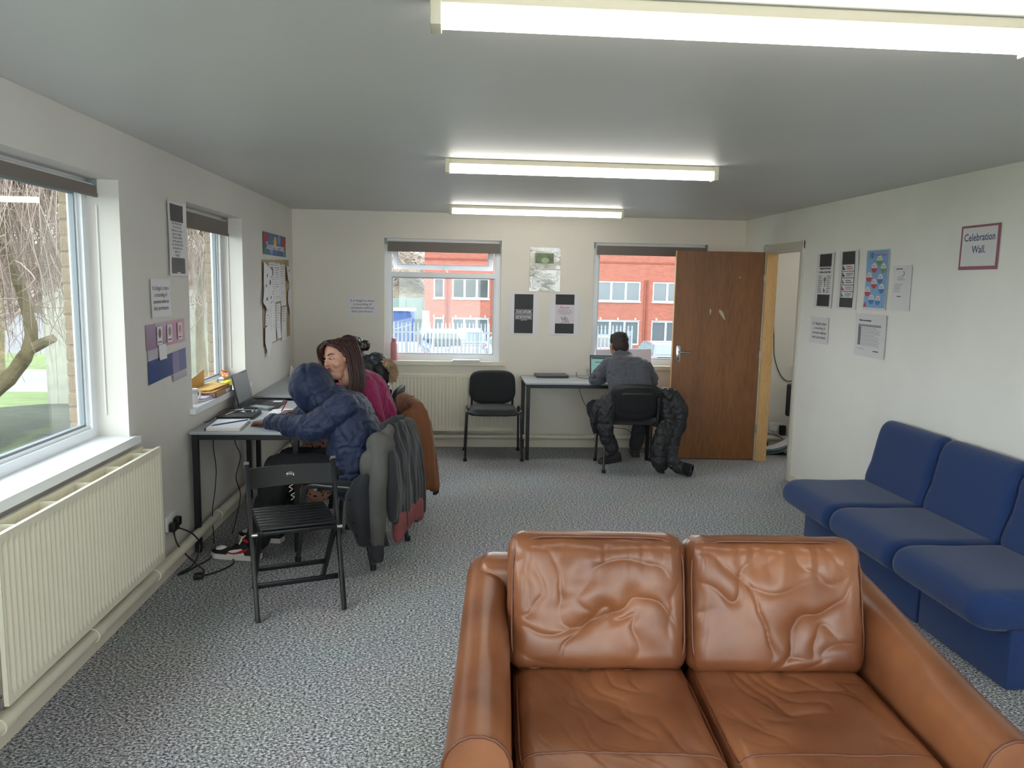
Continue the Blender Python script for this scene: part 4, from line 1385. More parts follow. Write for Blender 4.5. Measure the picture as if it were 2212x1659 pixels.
# seat cushions with a cross seam near the front
cw = IW / 2 - 0.004
for sx in (-1, 1):
    M = Matrix.Translation((sx * (cw / 2 + 0.002), -0.20, 0.345))
    sc_ = cushion(cw, 0.70, 0.17, 0.055, 0.022, 3.1 + sx * 2.3, 'seat', 0.013, 'seat_cushion', M, sofa, n=(110, 116, 10), sag=0.012)
    pts = []
    me_co, _ = mesh_np(sc_.data)
    for k in range(31):
        x = sx * (cw / 2 + 0.002) + (k / 30 - 0.5) * (cw - 0.03)
        y = -0.435 + 0.012 * cos((k / 30 - 0.5) * pi) 
        d2 = (me_co[:, 0] - x) ** 2 + (me_co[:, 1] - y) ** 2 + (me_co[:, 2] < 0.37) * 10
        j = int(np.argmin(d2))
        pts.append((x, y, float(me_co[j, 2]) + 0.0005))
    MB().tube(pts, 0.0038, 6).build('cross_seam', m_seam, sc_)
# back cushions, leaning back
for sx, seed, dz in ((-1, 1.4, 0.004), (1, 6.2, -0.004)):
    lean = radians(15)
    # cushion local: x width, y up, z towards the front
    Mx = Matrix.Translation((sx * (cw / 2 + 0.012 - (0.006 if sx > 0 else 0)), 0.165, 0.618 + dz)) @ Matrix.Rotation(radians(90) - lean, 4, 'X')
    cushion(cw + 0.02, 0.455, 0.19, 0.065, 0.030, seed, 'back', 0.020, 'back_cushion', Mx, sofa, n=(120, 100, 10))
# rolled arms
def arm(sx):
    root_o = None
    mb = MB()
    secs = []
    ny = 26
    prof_n = 22
    def section(t):
        y = -0.56 + 1.0 * t
        top = 0.570 + 0.105 * t ** 1.3
        lean_out = 0.012 * (1 - t)
        wd = 0.158 + 0.008 * (1 - t)
        c = sx * (IW / 2 + 0.010 + wd / 2 + lean_out * 0.5)
        pts = []
        for k in range(prof_n):
            a = k / (prof_n - 1)
            if a < 0.3:
                z = 0.08 + (top - 0.10 - 0.08) * (a / 0.3); x = -wd / 2
            elif a > 0.7:
                z = 0.08 + (top - 0.10 - 0.08) * ((1 - a) / 0.3); x = wd / 2
            else:
                th = pi * (a - 0.3) / 0.4
                x = -cos(th) * wd / 2; z = top - 0.10 + sin(th) ** 0.85 * 0.10
            bul = 0.008 * sin(pi * min(1, max(0, (z - 0.08) / 0.5)))
            x += bul * (1 if x > 0 else -1)
            nz = 0.004 * noise.noise(V((x * 5, y * 4, z * 5 + sx)))
            pts.append((c + x + nz, y, z + nz))
        return pts
    rows = [section(i / (ny - 1)) for i in range(ny)]
    n = prof_n
    mb.v = [p for r_ in rows for p in r_]
    for i in range(ny - 1):
        for k in range(n - 1):
            mb.f.append((i * n + k, i * n + k + 1, (i + 1) * n + k + 1, (i + 1) * n + k)); mb.mi.append(0)
        mb.f.append((i * n, (i + 1) * n, (i + 1) * n + n - 1, i * n + n - 1)); mb.mi.append(0)
    # slightly domed front, flat rear
    c0 = len(mb.v)
    fx = sum(p[0] for p in rows[0]) / n
    mb.v.append((fx, -0.585, 0.36))
    for k in range(n):
        k2 = (k + 1) % n
        mb.f.append((c0, k2, k)); mb.mi.append(0)
    mb.f.append(tuple((ny - 1) * n + k for k in range(n))); mb.mi.append(0)
    o = mb.build('arm', m_lea, sofa, sharp=50)
    MB().tube([V(p) + V((0, -0.001, 0.001)) for p in rows[0]], 0.0045, 6).build('piping', m_seam, o)
arm(-1); arm(1)

# ---------------------------------------------------------------- blue modular seats along the right wall
m_bluef = mat('navy_upholstery', (26, 52, 100), 0.95, var=(160, 0.12), bump=(700, 0.35, 0.001), sheen=0.15)
def blue_seat(y0, y1, label):
    w = y1 - y0
    root = empty('modular_seat', (R - 0.012, (y0 + y1) / 2, 0), label=label, cat='seat', group='navy blue modular seats along the right wall')
    g = 0.006
    # local: x negative = into the room
    def loft(prof, name, r_end=0.03, n=22, puff=0.0):
        m_ = len(prof)
        cx_ = sum(p[0] for p in prof) / m_; cz_ = sum(p[1] for p in prof) / m_
        mb = MB()
        rows = []
        for i in range(n + 1):
            t = i / n
            y = -w / 2 + g + (w - 2 * g) * t
            e = min(t, 1 - t) * (w - 2 * g)
            k = 1.0
            if e < r_end: k = 1 - (1 - sqrt(max(0, 1 - (1 - e / r_end) ** 2))) * 1.0
            rows.append((y, k))
        for (y, k) in rows:
            ins = r_end * (1 - k)
            for (x, z) in prof:
                dx, dz_ = x - cx_, z - cz_
                ln_ = sqrt(dx * dx + dz_ * dz_)
                f = max(0.2, 1 - ins / ln_)
                mb.v.append((cx_ + dx * f, y, cz_ + dz_ * f))
        for i in range(n):
            for k in range(m_):
                k2 = (k + 1) % m_
                mb.f.append((i * m_ + k, i * m_ + k2, (i + 1) * m_ + k2, (i + 1) * m_ + k)); mb.mi.append(0)
        mb.f += [tuple(range(m_)), tuple(n * m_ + k for k in range(m_ - 1, -1, -1))]; mb.mi += [0, 0]
        return mb.build(name, m_bluef, root, sharp=50)
    seatp = [(p.x, p.z) for p in spline([(-0.17, 0, 0.425), (-0.45, 0, 0.432), (-0.66, 0, 0.435), (-0.745, 0, 0.415), (-0.778, 0, 0.36), (-0.765, 0, 0.30), (-0.70, 0, 0.262), (-0.55, 0, 0.25), (-0.17, 0, 0.25), (-0.15, 0, 0.34)], 4, True)]
    backp = [(p.x, p.z) for p in spline([(-0.215, 0, 0.40), (-0.185, 0, 0.55), (-0.145, 0, 0.74), (-0.115, 0, 0.81), (-0.065, 0, 0.835), (-0.02, 0, 0.81), (-0.012, 0, 0.70), (-0.04, 0, 0.42), (-0.12, 0, 0.38)], 4, True)]
    loft(seatp, 'seat', 0.045)
    loft(backp, 'backrest', 0.04)
    bs = MB(); bs.v = []
    bs.rbox(-0.60, -0.06, -w / 2 + 0.004, w / 2 - 0.004, 0.0, 0.27, 0.015, 2); bs.build('base', m_bluef, root)
    return root
blue_seat(4.232, 4.880, 'navy seat module at the far end, nearest the doorway')
blue_seat(3.580, 4.228, 'middle one of the three navy seat modules')
blue_seat(2.928, 3.576, 'navy seat module nearest the leather sofa')

# ================================================================== people
def skin(name, c):
    m = mat(name, c, 0.5, var=(9, 0.06), bump=(220, 0.1, 0.0008))
    p = m.node_tree.nodes['Principled BSDF']
    return m

def basis(f, u, o):
    """head / hand frame: +y forward f, +z up u, +x right"""
    f = V(f).normalized(); u = V(u); u = (u - f * u.dot(f)).normalized(); x = f.cross(u)
    return Matrix(((x.x, f.x, u.x, o[0]), (x.y, f.y, u.y, o[1]), (x.z, f.z, u.z, o[2]), (0, 0, 0, 1)))

def rot_of(M):
    return M.to_3x3().to_4x4()

def head_prims(M, s=1.0):
    R_ = rot_of(M)
    def e(c, r): return ell_prim(M @ (V(c) * s), tuple(q * s for q in r), R_)
    def c_(a, b, r0, r1): return cap_prim(M @ (V(a) * s), M @ (V(b) * s), r0 * s, r1 * s)
    P_ = [e((0, -0.012, 0.032), (0.077, 0.098, 0.085)), e((0, 0.018, -0.03), (0.064, 0.074, 0.085)), e((0, 0.034, -0.082), (0.046, 0.048, 0.034)),
          e((0, 0.070, -0.100), (0.020, 0.018, 0.016)), e((0, 0.066, 0.020), (0.052, 0.024, 0.016)),
          c_((0, 0.090, 0.004), (0, 0.108, -0.036), 0.0085, 0.0125), e((0, 0.076, -0.066), (0.028, 0.022, 0.018))]
    for k in (-1, 1):
        P_ += [e((k * 0.036, 0.052, -0.040), (0.030, 0.034, 0.030)), e((k * 0.011, 0.098, -0.041), (0.009, 0.010, 0.007)),
               e((k * 0.079, -0.012, -0.018), (0.010, 0.020, 0.032))]
    P_ += [c_((0, -0.03, -0.05), (0, -0.045, -0.15), 0.055, 0.058)]
    return P_

def hand_prims(wrist, d, up_, side, curl=0.5, s=1.0, spread=1.0):
    M = basis(d, up_, wrist)
    def P(x, y, z): return M @ V((x * side * s, y * s, z * s))
    out = []
    xs = (-0.030, -0.010, 0.010, 0.028)
    ln_ = (0.072, 0.080, 0.074, 0.058)
    for x in xs:
        out.append(cap_prim(P(x * 0.55, 0.0, 0), P(x, 0.085 - abs(x) * 0.15, 0), 0.015 * s, 0.0125 * s))
    for x, l in zip(xs, ln_):
        y, z, a = 0.088 - abs(x) * 0.15, 0.0, 0.25 * curl
        p = P(x, y, z)
        seg = (0.46, 0.30, 0.24)
        for k in range(3):
            a += curl * (0.35, 0.55, 0.35)[k]
            y += cos(a) * l * seg[k]; z -= sin(a) * l * seg[k]
            q = P(x * (1 + 0.12 * spread * (k + 1)), y, z)
            out.append(cap_prim(p, q, (0.0092, 0.0085, 0.0078)[k] * s, (0.0085, 0.0078, 0.0066)[k] * s)); p = q
    out += [cap_prim(P(-0.018, 0.018, -0.004), P(-0.046, 0.050, -0.012), 0.014 * s, 0.0105 * s),
            cap_prim(P(-0.046, 0.050, -0.012), P(-0.050 + 0.012 * curl, 0.082, -0.020 - 0.008 * curl), 0.0100 * s, 0.0078 * s)]
    return out

def torso_prims(pts, widths, depths, across):
    """flattened trunk: three parallel chains across the shoulders' axis"""
    out = []
    A = V(across).normalized()
    for off in (-1, 0, 1):
        ps = [V(p) + A * off * max(0, w - d) for p, w, d in zip(pts, widths, depths)]
        out += chain(ps, list(depths))
    return out

def quilt(me, segs, pitch, amp, offs=0.0, wr=0.006, wscale=16, seed=0.0):
    co, no = mesh_np(me)
    idx, t = near_seg(co, [(a, b) for a, b, _ in segs])
    base = np.array([o for _, _, o in segs])[idx]
    ph = ((t + base + offs) / pitch) % 1.0
    dseam = np.minimum(ph, 1 - ph) * pitch
    puff = 1 - np.exp(-(dseam / 0.011) ** 1.2)
    n1 = fbm(co, wscale, 3, seed)
    n2 = 1 - np.abs(fbm(co, wscale * 1.6, 3, seed + 9)) * 3
    co = co + no * (amp * (puff - 0.75) + wr * n1 + wr * 0.45 * np.clip(n2, -1, 1))[:, None]
    set_np(me, co)

def crumple(me, amp, scale, seed=0.0, stretch=(1, 1, 1)):
    co, no = mesh_np(me)
    n1 = fbm(co * np.array(stretch), scale, 3, seed)
    ridge = 1 - np.abs(n1) * 2
    set_np(me, co + no * (amp * ridge)[:, None])

def rel(me, root):
    """shift world-space mesh into the frame of its thing"""
    me.transform(Matrix.Translation(-V(root.location)))
    return me

def face_parts(M, s, body, iris=(70, 46, 30), lip=(176, 92, 96), brow=(66, 40, 30), gaze=-0.3):
    off = -V(body.parent.location)
    def W(p): return M @ (V(p) * s) + off
    R_ = rot_of(M)
    for k in (-1, 1):
        MB().ball(W((k * 0.031, 0.0775, -0.0055)), tuple(q * s for q in (0.0155, 0.0110, 0.0052)), 14, R_).build('eye', mat('eye_white', (214, 208, 204), 0.3), body)
        MB().ball(W((k * 0.031, 0.0860, -0.0070)), tuple(q * s for q in (0.0060, 0.003, 0.0040)), 12, R_).build('iris', mat('iris_%d' % iris[0], iris, 0.25), body)
        lid = MB().tube([W((k * (0.014 + 0.036 * t), 0.0905 - 0.014 * t * t - 0.0015, -0.0035 + 0.0035 * sin(pi * min(1, t * 1.1)) - 0.003 * t)) for t in [i / 8 for i in range(9)]], 0.0024 * s, 6)
        lid.build('eyelashes', mat('lash', (36, 26, 24), 0.6), body)
        bw = MB().tube([W((k * (0.011 + 0.042 * t), 0.0935 - 0.020 * t * t, 0.0200 + 0.007 * sin(pi * 0.8 * t))) for t in [i / 8 for i in range(9)]], [s * (0.0022 + 0.0022 * sin(pi * i / 8)) for i in range(9)], 6)
        bw.build('eyebrow', mat('brow_%d' % brow[0], brow, 0.8), body)
    lm = mat('lip_%d' % lip[0], lip, 0.35)
    MB().ball(W((0, 0.0925, -0.0630)), tuple(q * s for q in (0.0215, 0.0095, 0.0052)), 14, R_).build('upper_lip', lm, body)
    MB().ball(W((0, 0.0915, -0.0735)), tuple(q * s for q in (0.0185, 0.0100, 0.0062)), 14, R_).build('lower_lip', lm, body)
    MB().ball(W((0, 0.0965, -0.0680)), tuple(q * s for q in (0.0165, 0.0060, 0.0020)), 12, R_).build('mouth_line', mat('mouth_dark', (84, 36, 38), 0.6), body)

def shoe(name, root, heel, toe, upper_c, sole_c, style=None, h=0.11, s=1.0):
    """low shoe; local y runs heel -> toe"""
    hp, tp = V((heel[0], heel[1], 0)), V((toe[0], toe[1], 0))
    ln_ = (tp - hp).length
    d = (tp - hp).normalized(); xr = V((d.y, -d.x, 0))
    off = -V(root.location)
    def W(x, y, z): return hp + xr * x + d * y + V((0, 0, z)) + off
    def hw(t):
        return 0.034 + 0.016 * sin(min(1, t * 1.25) * pi * 0.5) - 0.046 * max(0, (t - 0.80) / 0.20) ** 2
    out = []
    n = 28
    for k in range(n):
        t = k / (n - 1); out.append((hw(t), t * ln_))
    ol = out + [(-x, y) for x, y in reversed(out)]
    so = MB(); so.prism(ol, 0.003, 0.034, lambda u, v, w: W(u, v, w + 0.010 * max(0, v / ln_ - 0.75))); sole = so.build('shoe', mat('sole_' + str(sole_c[0]), sole_c, 0.6), root)
    # upper
    rows = []
    mb = MB(); ny, na = 18, 15
    for i in range(ny):
        t = 0.015 + 0.97 * i / (ny - 1)
        w = hw(t) * 0.93
        if t < 0.30: top = h
        elif t < 0.62: top = h - (h - 0.062) * ((t - 0.30) / 0.32) ** 0.9
        else: top = 0.062 - 0.020 * max(0, (t - 0.62) / 0.38) ** 2
        if t < 0.06: top *= 0.94
        for k in range(na):
            a = pi * k / (na - 1)
            mb.v.append(tuple(W(cos(a) * w * (1 - 0.25 * (sin(a) ** 2) * (top / h)), t * ln_, 0.030 + (top - 0.030) * sin(a) ** 0.62)))
    for i in range(ny - 1):
        for k in range(na - 1):
            mb.f.append((i * na + k, i * na + k + 1, (i + 1) * na + k + 1, (i + 1) * na + k)); mb.mi.append(0)
    mb.f += [tuple(range(na)), tuple((ny - 1) * na + k for k in range(na))]; mb.mi += [0, 0]
    mb.build('upper', mat('upper_' + str(upper_c[0]), upper_c, 0.5), sole, sharp=60)
    if style:
        # panels that sit proud of the upper, on both flanks
        def flank(side, pts, name, m, lift=0.0035):
            q = MB()
            vs_ = []
            for (t, zf) in pts:
                w = hw(t) * 0.93
                top = h if t < 0.30 else (h - (h - 0.062) * ((t - 0.30) / 0.32) ** 0.9 if t < 0.62 else 0.062 - 0.02 * max(0, (t - 0.62) / 0.38) ** 2)
                sa_ = zf ** (1 / 0.62)
                ca = sqrt(max(0, 1 - sa_ * sa_))
                x = ca * w * (1 - 0.25 * sa_ ** 2 * (top / h)) + lift
                vs_.append((x * side, t * ln_, 0.030 + (top - 0.030) * zf))
            m1 = len(vs_)
            q.v = [tuple(W(*p)) for p in vs_] + [tuple(W(p[0] - side * 0.006, p[1], p[2])) for p in vs_]
            q.f = [tuple(range(m1)), tuple(range(2 * m1 - 1, m1 - 1, -1))] + [(i, (i + 1) % m1, m1 + (i + 1) % m1, m1 + i) for i in range(m1)]
            q.mi = [0] * len(q.f)
            q.build(name, m, sole)
        mw = mat('shoe_white', (226, 224, 220), 0.5); mr = mat('shoe_red', (176, 26, 36), 0.5)
        for sd in (-1, 1):
            flank(sd, [(0.24, 0.05), (0.60, 0.05), (0.56, 0.62), (0.46, 0.62), (0.30, 0.52)], 'side_panel', mw, 0.002)
            sw = [(0.16, 0.58), (0.20, 0.40), (0.30, 0.22), (0.44, 0.16), (0.54, 0.26), (0.585, 0.46), (0.57, 0.56), (0.545, 0.44), (0.48, 0.33), (0.40, 0.33), (0.28, 0.45)]
            flank(sd, sw, 'swoosh', mr, 0.006)
        tb = MB(); tb.ball(W(0, ln_ * 0.775, 0.052), (0.030, 0.038, 0.020), 14, Matrix.Rotation(math.atan2(-d.x, d.y), 4, 'Z')); tb.build('toe_box', mw, sole)
        an = MB(); an.tube([W(0.034 * cos(a), ln_ * 0.17 + 0.045 * sin(a), h + 0.004 + 0.012 * sin(a)) for a in [2 * pi * k / 20 for k in range(20)]], 0.010, 8, closed=True); an.build('ankle_collar', mr, sole)
        tg = MB(); tg.rbox(-0.024, 0.024, -0.006, 0.006, 0, 0.055, 0.004, 2, Matrix.Translation(W(0, ln_ * 0.38, h - 0.02)) @ Matrix.Rotation(math.atan2(-d.x, d.y), 4, 'Z') @ Matrix.Rotation(0.5, 4, 'X')); tg.build('tongue', mw, sole)
        for k in range(4):
            t = 0.42 + 0.06 * k
            lc = MB(); z_ = 0.036 + h - (h - 0.05) * ((t - 0.30) / 0.32) ** 0.9 - 0.03
            lc.tube([W(-0.022, t * ln_, z_ - 0.004), W(0, t * ln_, z_ + 0.004), W(0.022, t * ln_, z_ - 0.004)], 0.0035, 6); lc.build('lace', m_black, sole)
    return sole

def limb(mesh_name, prims, voxel, m, root, name, sm=5, post=None):
    me = blob_mesh(mesh_name, prims, voxel, sm)
    if post: post(me)
    return link(name, rel(me, root), m, root)

def seg_list(pts):
    out = []; acc = 0.0
    for a, b in zip(pts, pts[1:]):
        out.append((tuple(a), tuple(b), acc)); acc += (V(b) - V(a)).length
    return out

def hair_bump(name, c, rough=0.38):
    m = mat(name, c, rough, spec=0.5)
    nt = m.node_tree; p = nt.nodes['Principled BSDF']
    if any(n.type == 'BUMP' for n in nt.nodes): return m
    tc = nt.nodes.new('ShaderNodeTexCoord'); mp = nt.nodes.new('ShaderNodeMapping'); mp.inputs['Scale'].default_value = (60, 60, 7)
    n = nt.nodes.new('ShaderNodeTexNoise'); n.inputs['Scale'].default_value = 3.0; n.inputs['Detail'].default_value = 4
    b = nt.nodes.new('ShaderNodeBump'); b.inputs['Strength'].default_value = 0.7; b.inputs['Distance'].default_value = 0.004
    nt.links.new(tc.outputs['Object'], mp.inputs[0]); nt.links.new(mp.outputs[0], n.inputs['Vector'])
    nt.links.new(n.outputs['Fac'], b.inputs['Height']); nt.links.new(b.outputs[0], p.inputs['Normal'])
    return m

# ---------------------------------------------------------------- hooded person writing
sk_d = skin('skin_deep', (112, 76, 60))
m_navy = mat('navy_nylon', (11, 30, 64), 0.62, var=(5, 0.14), bump=(140, 0.15, 0.0012), sheen=0.1)
m_trk = mat('black_trousers', (15, 15, 19), 0.9, bump=(200, 0.3, 0.001))
kid = empty('person', (-0.62, 4.75, 0), label='person in a navy hooded padded coat bent over writing', cat='person')
hip, sp_, chs, nk = V((-0.625, 4.755, 0.555)), V((-0.612, 4.77, 0.72)), V((-0.662, 4.805, 0.845)), V((-0.755, 4.845, 0.935))
hd_c = V((-0.862, 4.86, 1.012))
shL, elL, wrL = V((-0.675, 4.670, 0.915)), V((-0.855, 4.640, 0.795)), V((-1.165, 4.848, 0.795))
shR, elR, wrR = V((-0.71, 4.98, 0.885)), V((-0.89, 5.14, 0.820)), V((-1.055, 5.215, 0.800))
hpL, hpR, knL, knR, akL, akR = V((-0.66, 4.67, 0.53)), V((-0.63, 4.85, 0.53)), V((-1.06, 4.665, 0.545)), V((-1.03, 4.875, 0.54)), V((-1.19, 4.600, 0.10)), V((-1.125, 4.905, 0.10))
Mh = basis((-0.80, 0.12, -0.62), (-0.60, 0.0, 0.78), hd_c)
across = (0.1, 1, 0)
body = head_prims(Mh) + torso_prims([hip, sp_, chs, nk], [.15, .15, .16, .06], [.10, .10, .10, .055], across)
body += chain([shL, elL, wrL], [.05, .042, .028]) + chain([shR, elR, wrR], [.05, .042, .028])
body += chain([hpL, knL, akL], [.075, .055, .04]) + chain([hpR, knR, akR], [.075, .055, .04])
body += chain([akL, V((-1.30, 4.615, 0.052))], [.034, .020]) + chain([akR, V((-1.23, 4.925, 0.052))], [.034, .020])
body += [cap_prim(nk, hd_c - V((0, 0, .03)), .055, .05)]
body += hand_prims(wrL, (-0.86, 0.50, -0.07), (0, 0, 1), -1, 1.15) + hand_prims(wrR, (-0.85, 0.30, -0.1), (0.1, 0.3, 1), 1, 1.0)
limb('kid_body', body, 0.0058, sk_d, kid, 'body', 3)
coat = torso_prims([hip + V((0, 0, -.075)), hip, sp_, chs, nk], [.20, .20, .205, .205, .12], [.150, .155, .157, .150, .100], across)
coat += chain([shL, elL, wrL + V((.035, -.02, 0))], [.098, .086, .058]) + chain([shR, elR, wrR + V((.03, -.01, 0))], [.098, .080, .058])
coat += [ell_prim((-0.80, 4.72, .50), (.14, .10, .055), None), ell_prim((-0.80, 4.85, .50), (.13, .09, .05), None)]
tor = [hip + V((0, 0, -.14)), hip, sp_, chs, nk]
def coat_post(me):
    sg = seg_list(tor) + [(a, b, o + .03) for a, b, o in seg_list([shL, elL, wrL])] + [(a, b, o + .03) for a, b, o in seg_list([shR, elR, wrR])]
    quilt(me, sg, 0.140, 0.0105, 0.02, 0.0080, 9, 2.0)
limb('kid_coat', coat, 0.0075, m_navy, kid, 'padded_coat', 6, coat_post)
Rh = rot_of(basis((-0.86, 0.10, -0.50), (-0.5, 0, 0.86), (0, 0, 0)))
hood = [ell_prim((-0.896, 4.86, 1.030), (.146, .140, .145), Rh), ell_prim((-0.905, 4.865, 1.000), (.140, .135, .140), Rh),
        ell_prim((-0.815, 4.85, 0.955), (.15, .11, .098), Rh), cap_prim((-0.755, 4.78, .905), (-0.755, 4.91, .905), .076, .076)]
def hood_post(me):
    quilt(me, [((-1.06, 4.87, 0.93), (-0.62, 4.85, 1.08), 0.0)], 0.120, 0.0095, 0.03, 0.004, 9, 5.0)
    # the face opening: push the front of the hood inwards
    co, no = mesh_np(me)
    f = np.array((-0.80, 0.05, -0.60)); f /= np.linalg.norm(f)
    c = np.array((-0.890, 4.862, 0.998))
    d = (co - c) @ f
    rad = np.linalg.norm((co - c) - d[:, None] * f, axis=1)
    w = np.clip((0.098 - rad) / 0.022, 0, 1) * (d > 0)
    co = co - f[None, :] * (w * np.maximum(0, d - 0.015))[:, None]
    set_np(me, co)
limb('kid_hood', hood, 0.0075, m_navy, kid, 'hood', 5, hood_post)
rimpts = []
fH = V((-0.80, 0.05, -0.60)).normalized(); xH = V((0, 0, 1)).cross(fH).normalized(); yH = fH.cross(xH)
for k in range(28):
    a = 2 * pi * k / 28
    rimpts.append(V((-0.890, 4.862, 0.998)) + fH * 0.094 + (xH * cos(a) + yH * sin(a)) * 0.103 - V(kid.location))
MB().tube(rimpts, 0.011, 8, closed=True).build('hood_trim', m_navy, kid)
MB().tube([V((-0.575, 4.60, 0.50)) - V(kid.location), V((-0.66, 4.585, 0.525)) - V(kid.location), V((-0.70, 4.58, 0.50)) - V(kid.location)], 0.006, 6).build('toggle_cord', m_black, kid)
tr = chain([hpL, knL, akL + V((.01, 0, .02))], [.105, .088, .068]) + chain([hpR, knR, akR + V((.01, 0, .02))], [.105, .088, .068])
limb('kid_trousers', tr, 0.008, m_trk, kid, 'trousers', 4, lambda me: crumple(me, 0.006, 9, 1.0))
shoe('shoe', kid, (-1.165, 4.575), (-1.475, 4.655), (30, 28, 30), (216, 212, 204), 'panel', 0.115)
shoe('shoe', kid, (-1.100, 4.895), (-1.400, 4.975), (30, 28, 30), (216, 212, 204), 'panel', 0.115)
m_leaf = mat('pale_print', (206, 190, 176), 0.8)
for k, (dx, dz) in enumerate(((0, 0), (0.010, -0.05))):
    p0 = V((-0.985 + dx, 4.585, 0.42 + dz)) - V(kid.location)
    MB().tube(spline([p0, p0 + V((0.02, -0.001, 0.02)), p0 + V((0.0, -0.001, 0.03)), p0 + V((0.022, 0, 0.045))], 4), 0.0028, 5).build('print_mark', m_leaf, kid)

# ---------------------------------------------------------------- woman in magenta
sk_f = skin('skin_fair', (206, 154, 132))
m_mag = mat('magenta_jersey', (136, 24, 78), 0.85, var=(4, 0.08), bump=(260, 0.2, 0.0008), sheen=0.15)
m_leop = mat('leopard_print', (120, 88, 70), 0.85)
wom = empty('person', (-0.55, 5.45, 0), label='woman in a magenta top with long auburn hair leaning in', cat='person')
hip, sp_, chs, nk = V((-0.560, 5.46, 0.55)), V((-0.575, 5.42, 0.74)), V((-0.630, 5.36, 0.915)), V((-0.680, 5.25, 1.040))
hd_c = V((-0.765, 5.085, 1.182))
lft = V((0.36, -0.93, 0)).normalized()
shL, shR = V((-0.615, 5.185, 0.970)), V((-0.745, 5.52, 0.970))
elL, wrL = V((-0.530, 5.135, 0.690)), V((-0.75, 5.06, 0.735))
elR, wrR = V((-0.80, 5.60, 0.80)), V((-1.02, 5.52, 0.795))
hpL, hpR, knL, knR, akL, akR = V((-0.50, 5.38, .53)), V((-0.57, 5.54, .53)), V((-0.90, 5.22, .52)), V((-0.97, 5.42, .52)), V((-0.93, 5.22, .10)), V((-1.0, 5.42, .10))
Mh = basis((-0.64, -0.76, -0.02), (-0.22, 0.10, 0.96), hd_c)
SW = 0.99
body = head_prims(Mh, SW) + torso_prims([hip, sp_, chs, nk], [.16, .15, .16, .07], [.11, .11, .11, .06], lft)
body += [cap_prim(nk, hd_c - V((-.03, -.03, .07)), .062, .060), ell_prim(Mh @ V((0, 0.035, -0.115)), (.044, .046, .028), rot_of(Mh))]
body += chain([shL, elL, wrL], [.055, .045, .030]) + chain([shR, elR, wrR], [.055, .045, .030])
body += chain([hpL, knL, akL], [.085, .06, .04]) + chain([hpR, knR, akR], [.085, .06, .04])
body += hand_prims(wrL, (-0.95, -0.1, -0.2), (0, 0, 1), -1, 0.6, 0.92) + hand_prims(wrR, (-0.95, -0.25, -0.05), (0, 0, 1), 1, 0.4, 0.92)
bw_ = limb('woman_body', body, 0.0052, sk_f, wom, 'body', 4)
face_parts(Mh, SW, bw_, lip=(186, 104, 104), brow=(92, 60, 46))
top = torso_prims([hip + V((0, 0, -.05)), hip, sp_, chs, nk + V((.02, .03, -.03))], [.215, .215, .205, .210, .11], [.155, .160, .160, .155, .085], lft)
top += chain([shL, elL, wrL + V((.03, 0, 0))], [.092, .078, .050]) + chain([shR, elR, wrR + V((.03, 0, 0))], [.09, .078, .050])
top += [ell_prim((-0.70, 5.29, 0.85), (.10, .13, .11), None)]
limb('woman_top', top, 0.0075, m_mag, wom, 'jersey_top', 6, lambda me: crumple(me, 0.0075, 8, 3.0, (1.2, 1.2, 0.8)))
sk = chain([hpL, knL], [.115, .10]) + chain([hpR, knR], [.115, .10]) + chain([knL, akL + V((0, 0, .18))], [.10, .105]) + chain([knR, akR + V((0, 0, .18))], [.10, .105])
def leopard():
    nt = m_leop.node_tree; p = nt.nodes['Principled BSDF']
    tc = nt.nodes.new('ShaderNodeTexCoord'); v = nt.nodes.new('ShaderNodeTexVoronoi'); v.inputs['Scale'].default_value = 42
    r = nt.nodes.new('ShaderNodeValToRGB'); r.color_ramp.elements[0].color = rgb(40, 28, 26); r.color_ramp.elements[1].color = rgb(196, 150, 128)
    r.color_ramp.elements[0].position = 0.25; r.color_ramp.elements[1].position = 0.45
    nt.links.new(tc.outputs['Object'], v.inputs['Vector']); nt.links.new(v.outputs['Distance'], r.inputs[0]); nt.links.new(r.outputs[0], p.inputs['Base Color'])
leopard()
limb('woman_skirt', sk, 0.010, m_leop, wom, 'leopard_skirt', 4)
shoe('shoe', wom, (-0.90, 5.235), (-1.12, 5.15), (24, 24, 26), (30, 30, 30), None, 0.08)
shoe('shoe', wom, (-0.97, 5.435), (-1.19, 5.35), (24, 24, 26), (30, 30, 30), None, 0.08)
# long straight hair, side parting
m_aub = hair_bump('auburn_hair', (58, 27, 21), 0.42)
def hair_of(M, s, strands, caps):
    out = []
    R_ = rot_of(M)
    for c, r in caps: out.append(ell_prim(M @ (V(c) * s), tuple(q * s for q in r), R_))
    for pts, rs in strands:
        out += chain([M @ (V(p) * s) for p in spline(pts, 4)], [s * (rs[0] + (rs[1] - rs[0]) * i / (4 * (len(pts) - 1))) for i in range(4 * (len(pts) - 1) + 1)])
    return out
strands = []
for i in range(9):                       # her left side, towards the viewer (-x in the head frame)
    t = i / 8
    y = 0.006 - 0.100 * t
    strands.append(([(0.018, 0.060 - 0.12 * t, 0.110), (-0.058, y + 0.030 * (1 - t), 0.098), (-0.092, y, 0.020), (-0.096, y - 0.002, -0.080), (-0.088, y + 0.0, -0.170), (-0.070, y + 0.010 + 0.02 * (1 - t), -0.245 - 0.03 * (1 - t))], (0.013, 0.007)))
for i in range(8):                       # far side
    t = i / 7
    y = 0.040 - 0.115 * t
    strands.append(([(0.020, 0.066 - 0.12 * t, 0.109), (0.066, y + 0.012, 0.092), (0.090, y, 0.020), (0.094, y, -0.070), (0.090, y, -0.150)], (0.013, 0.008)))
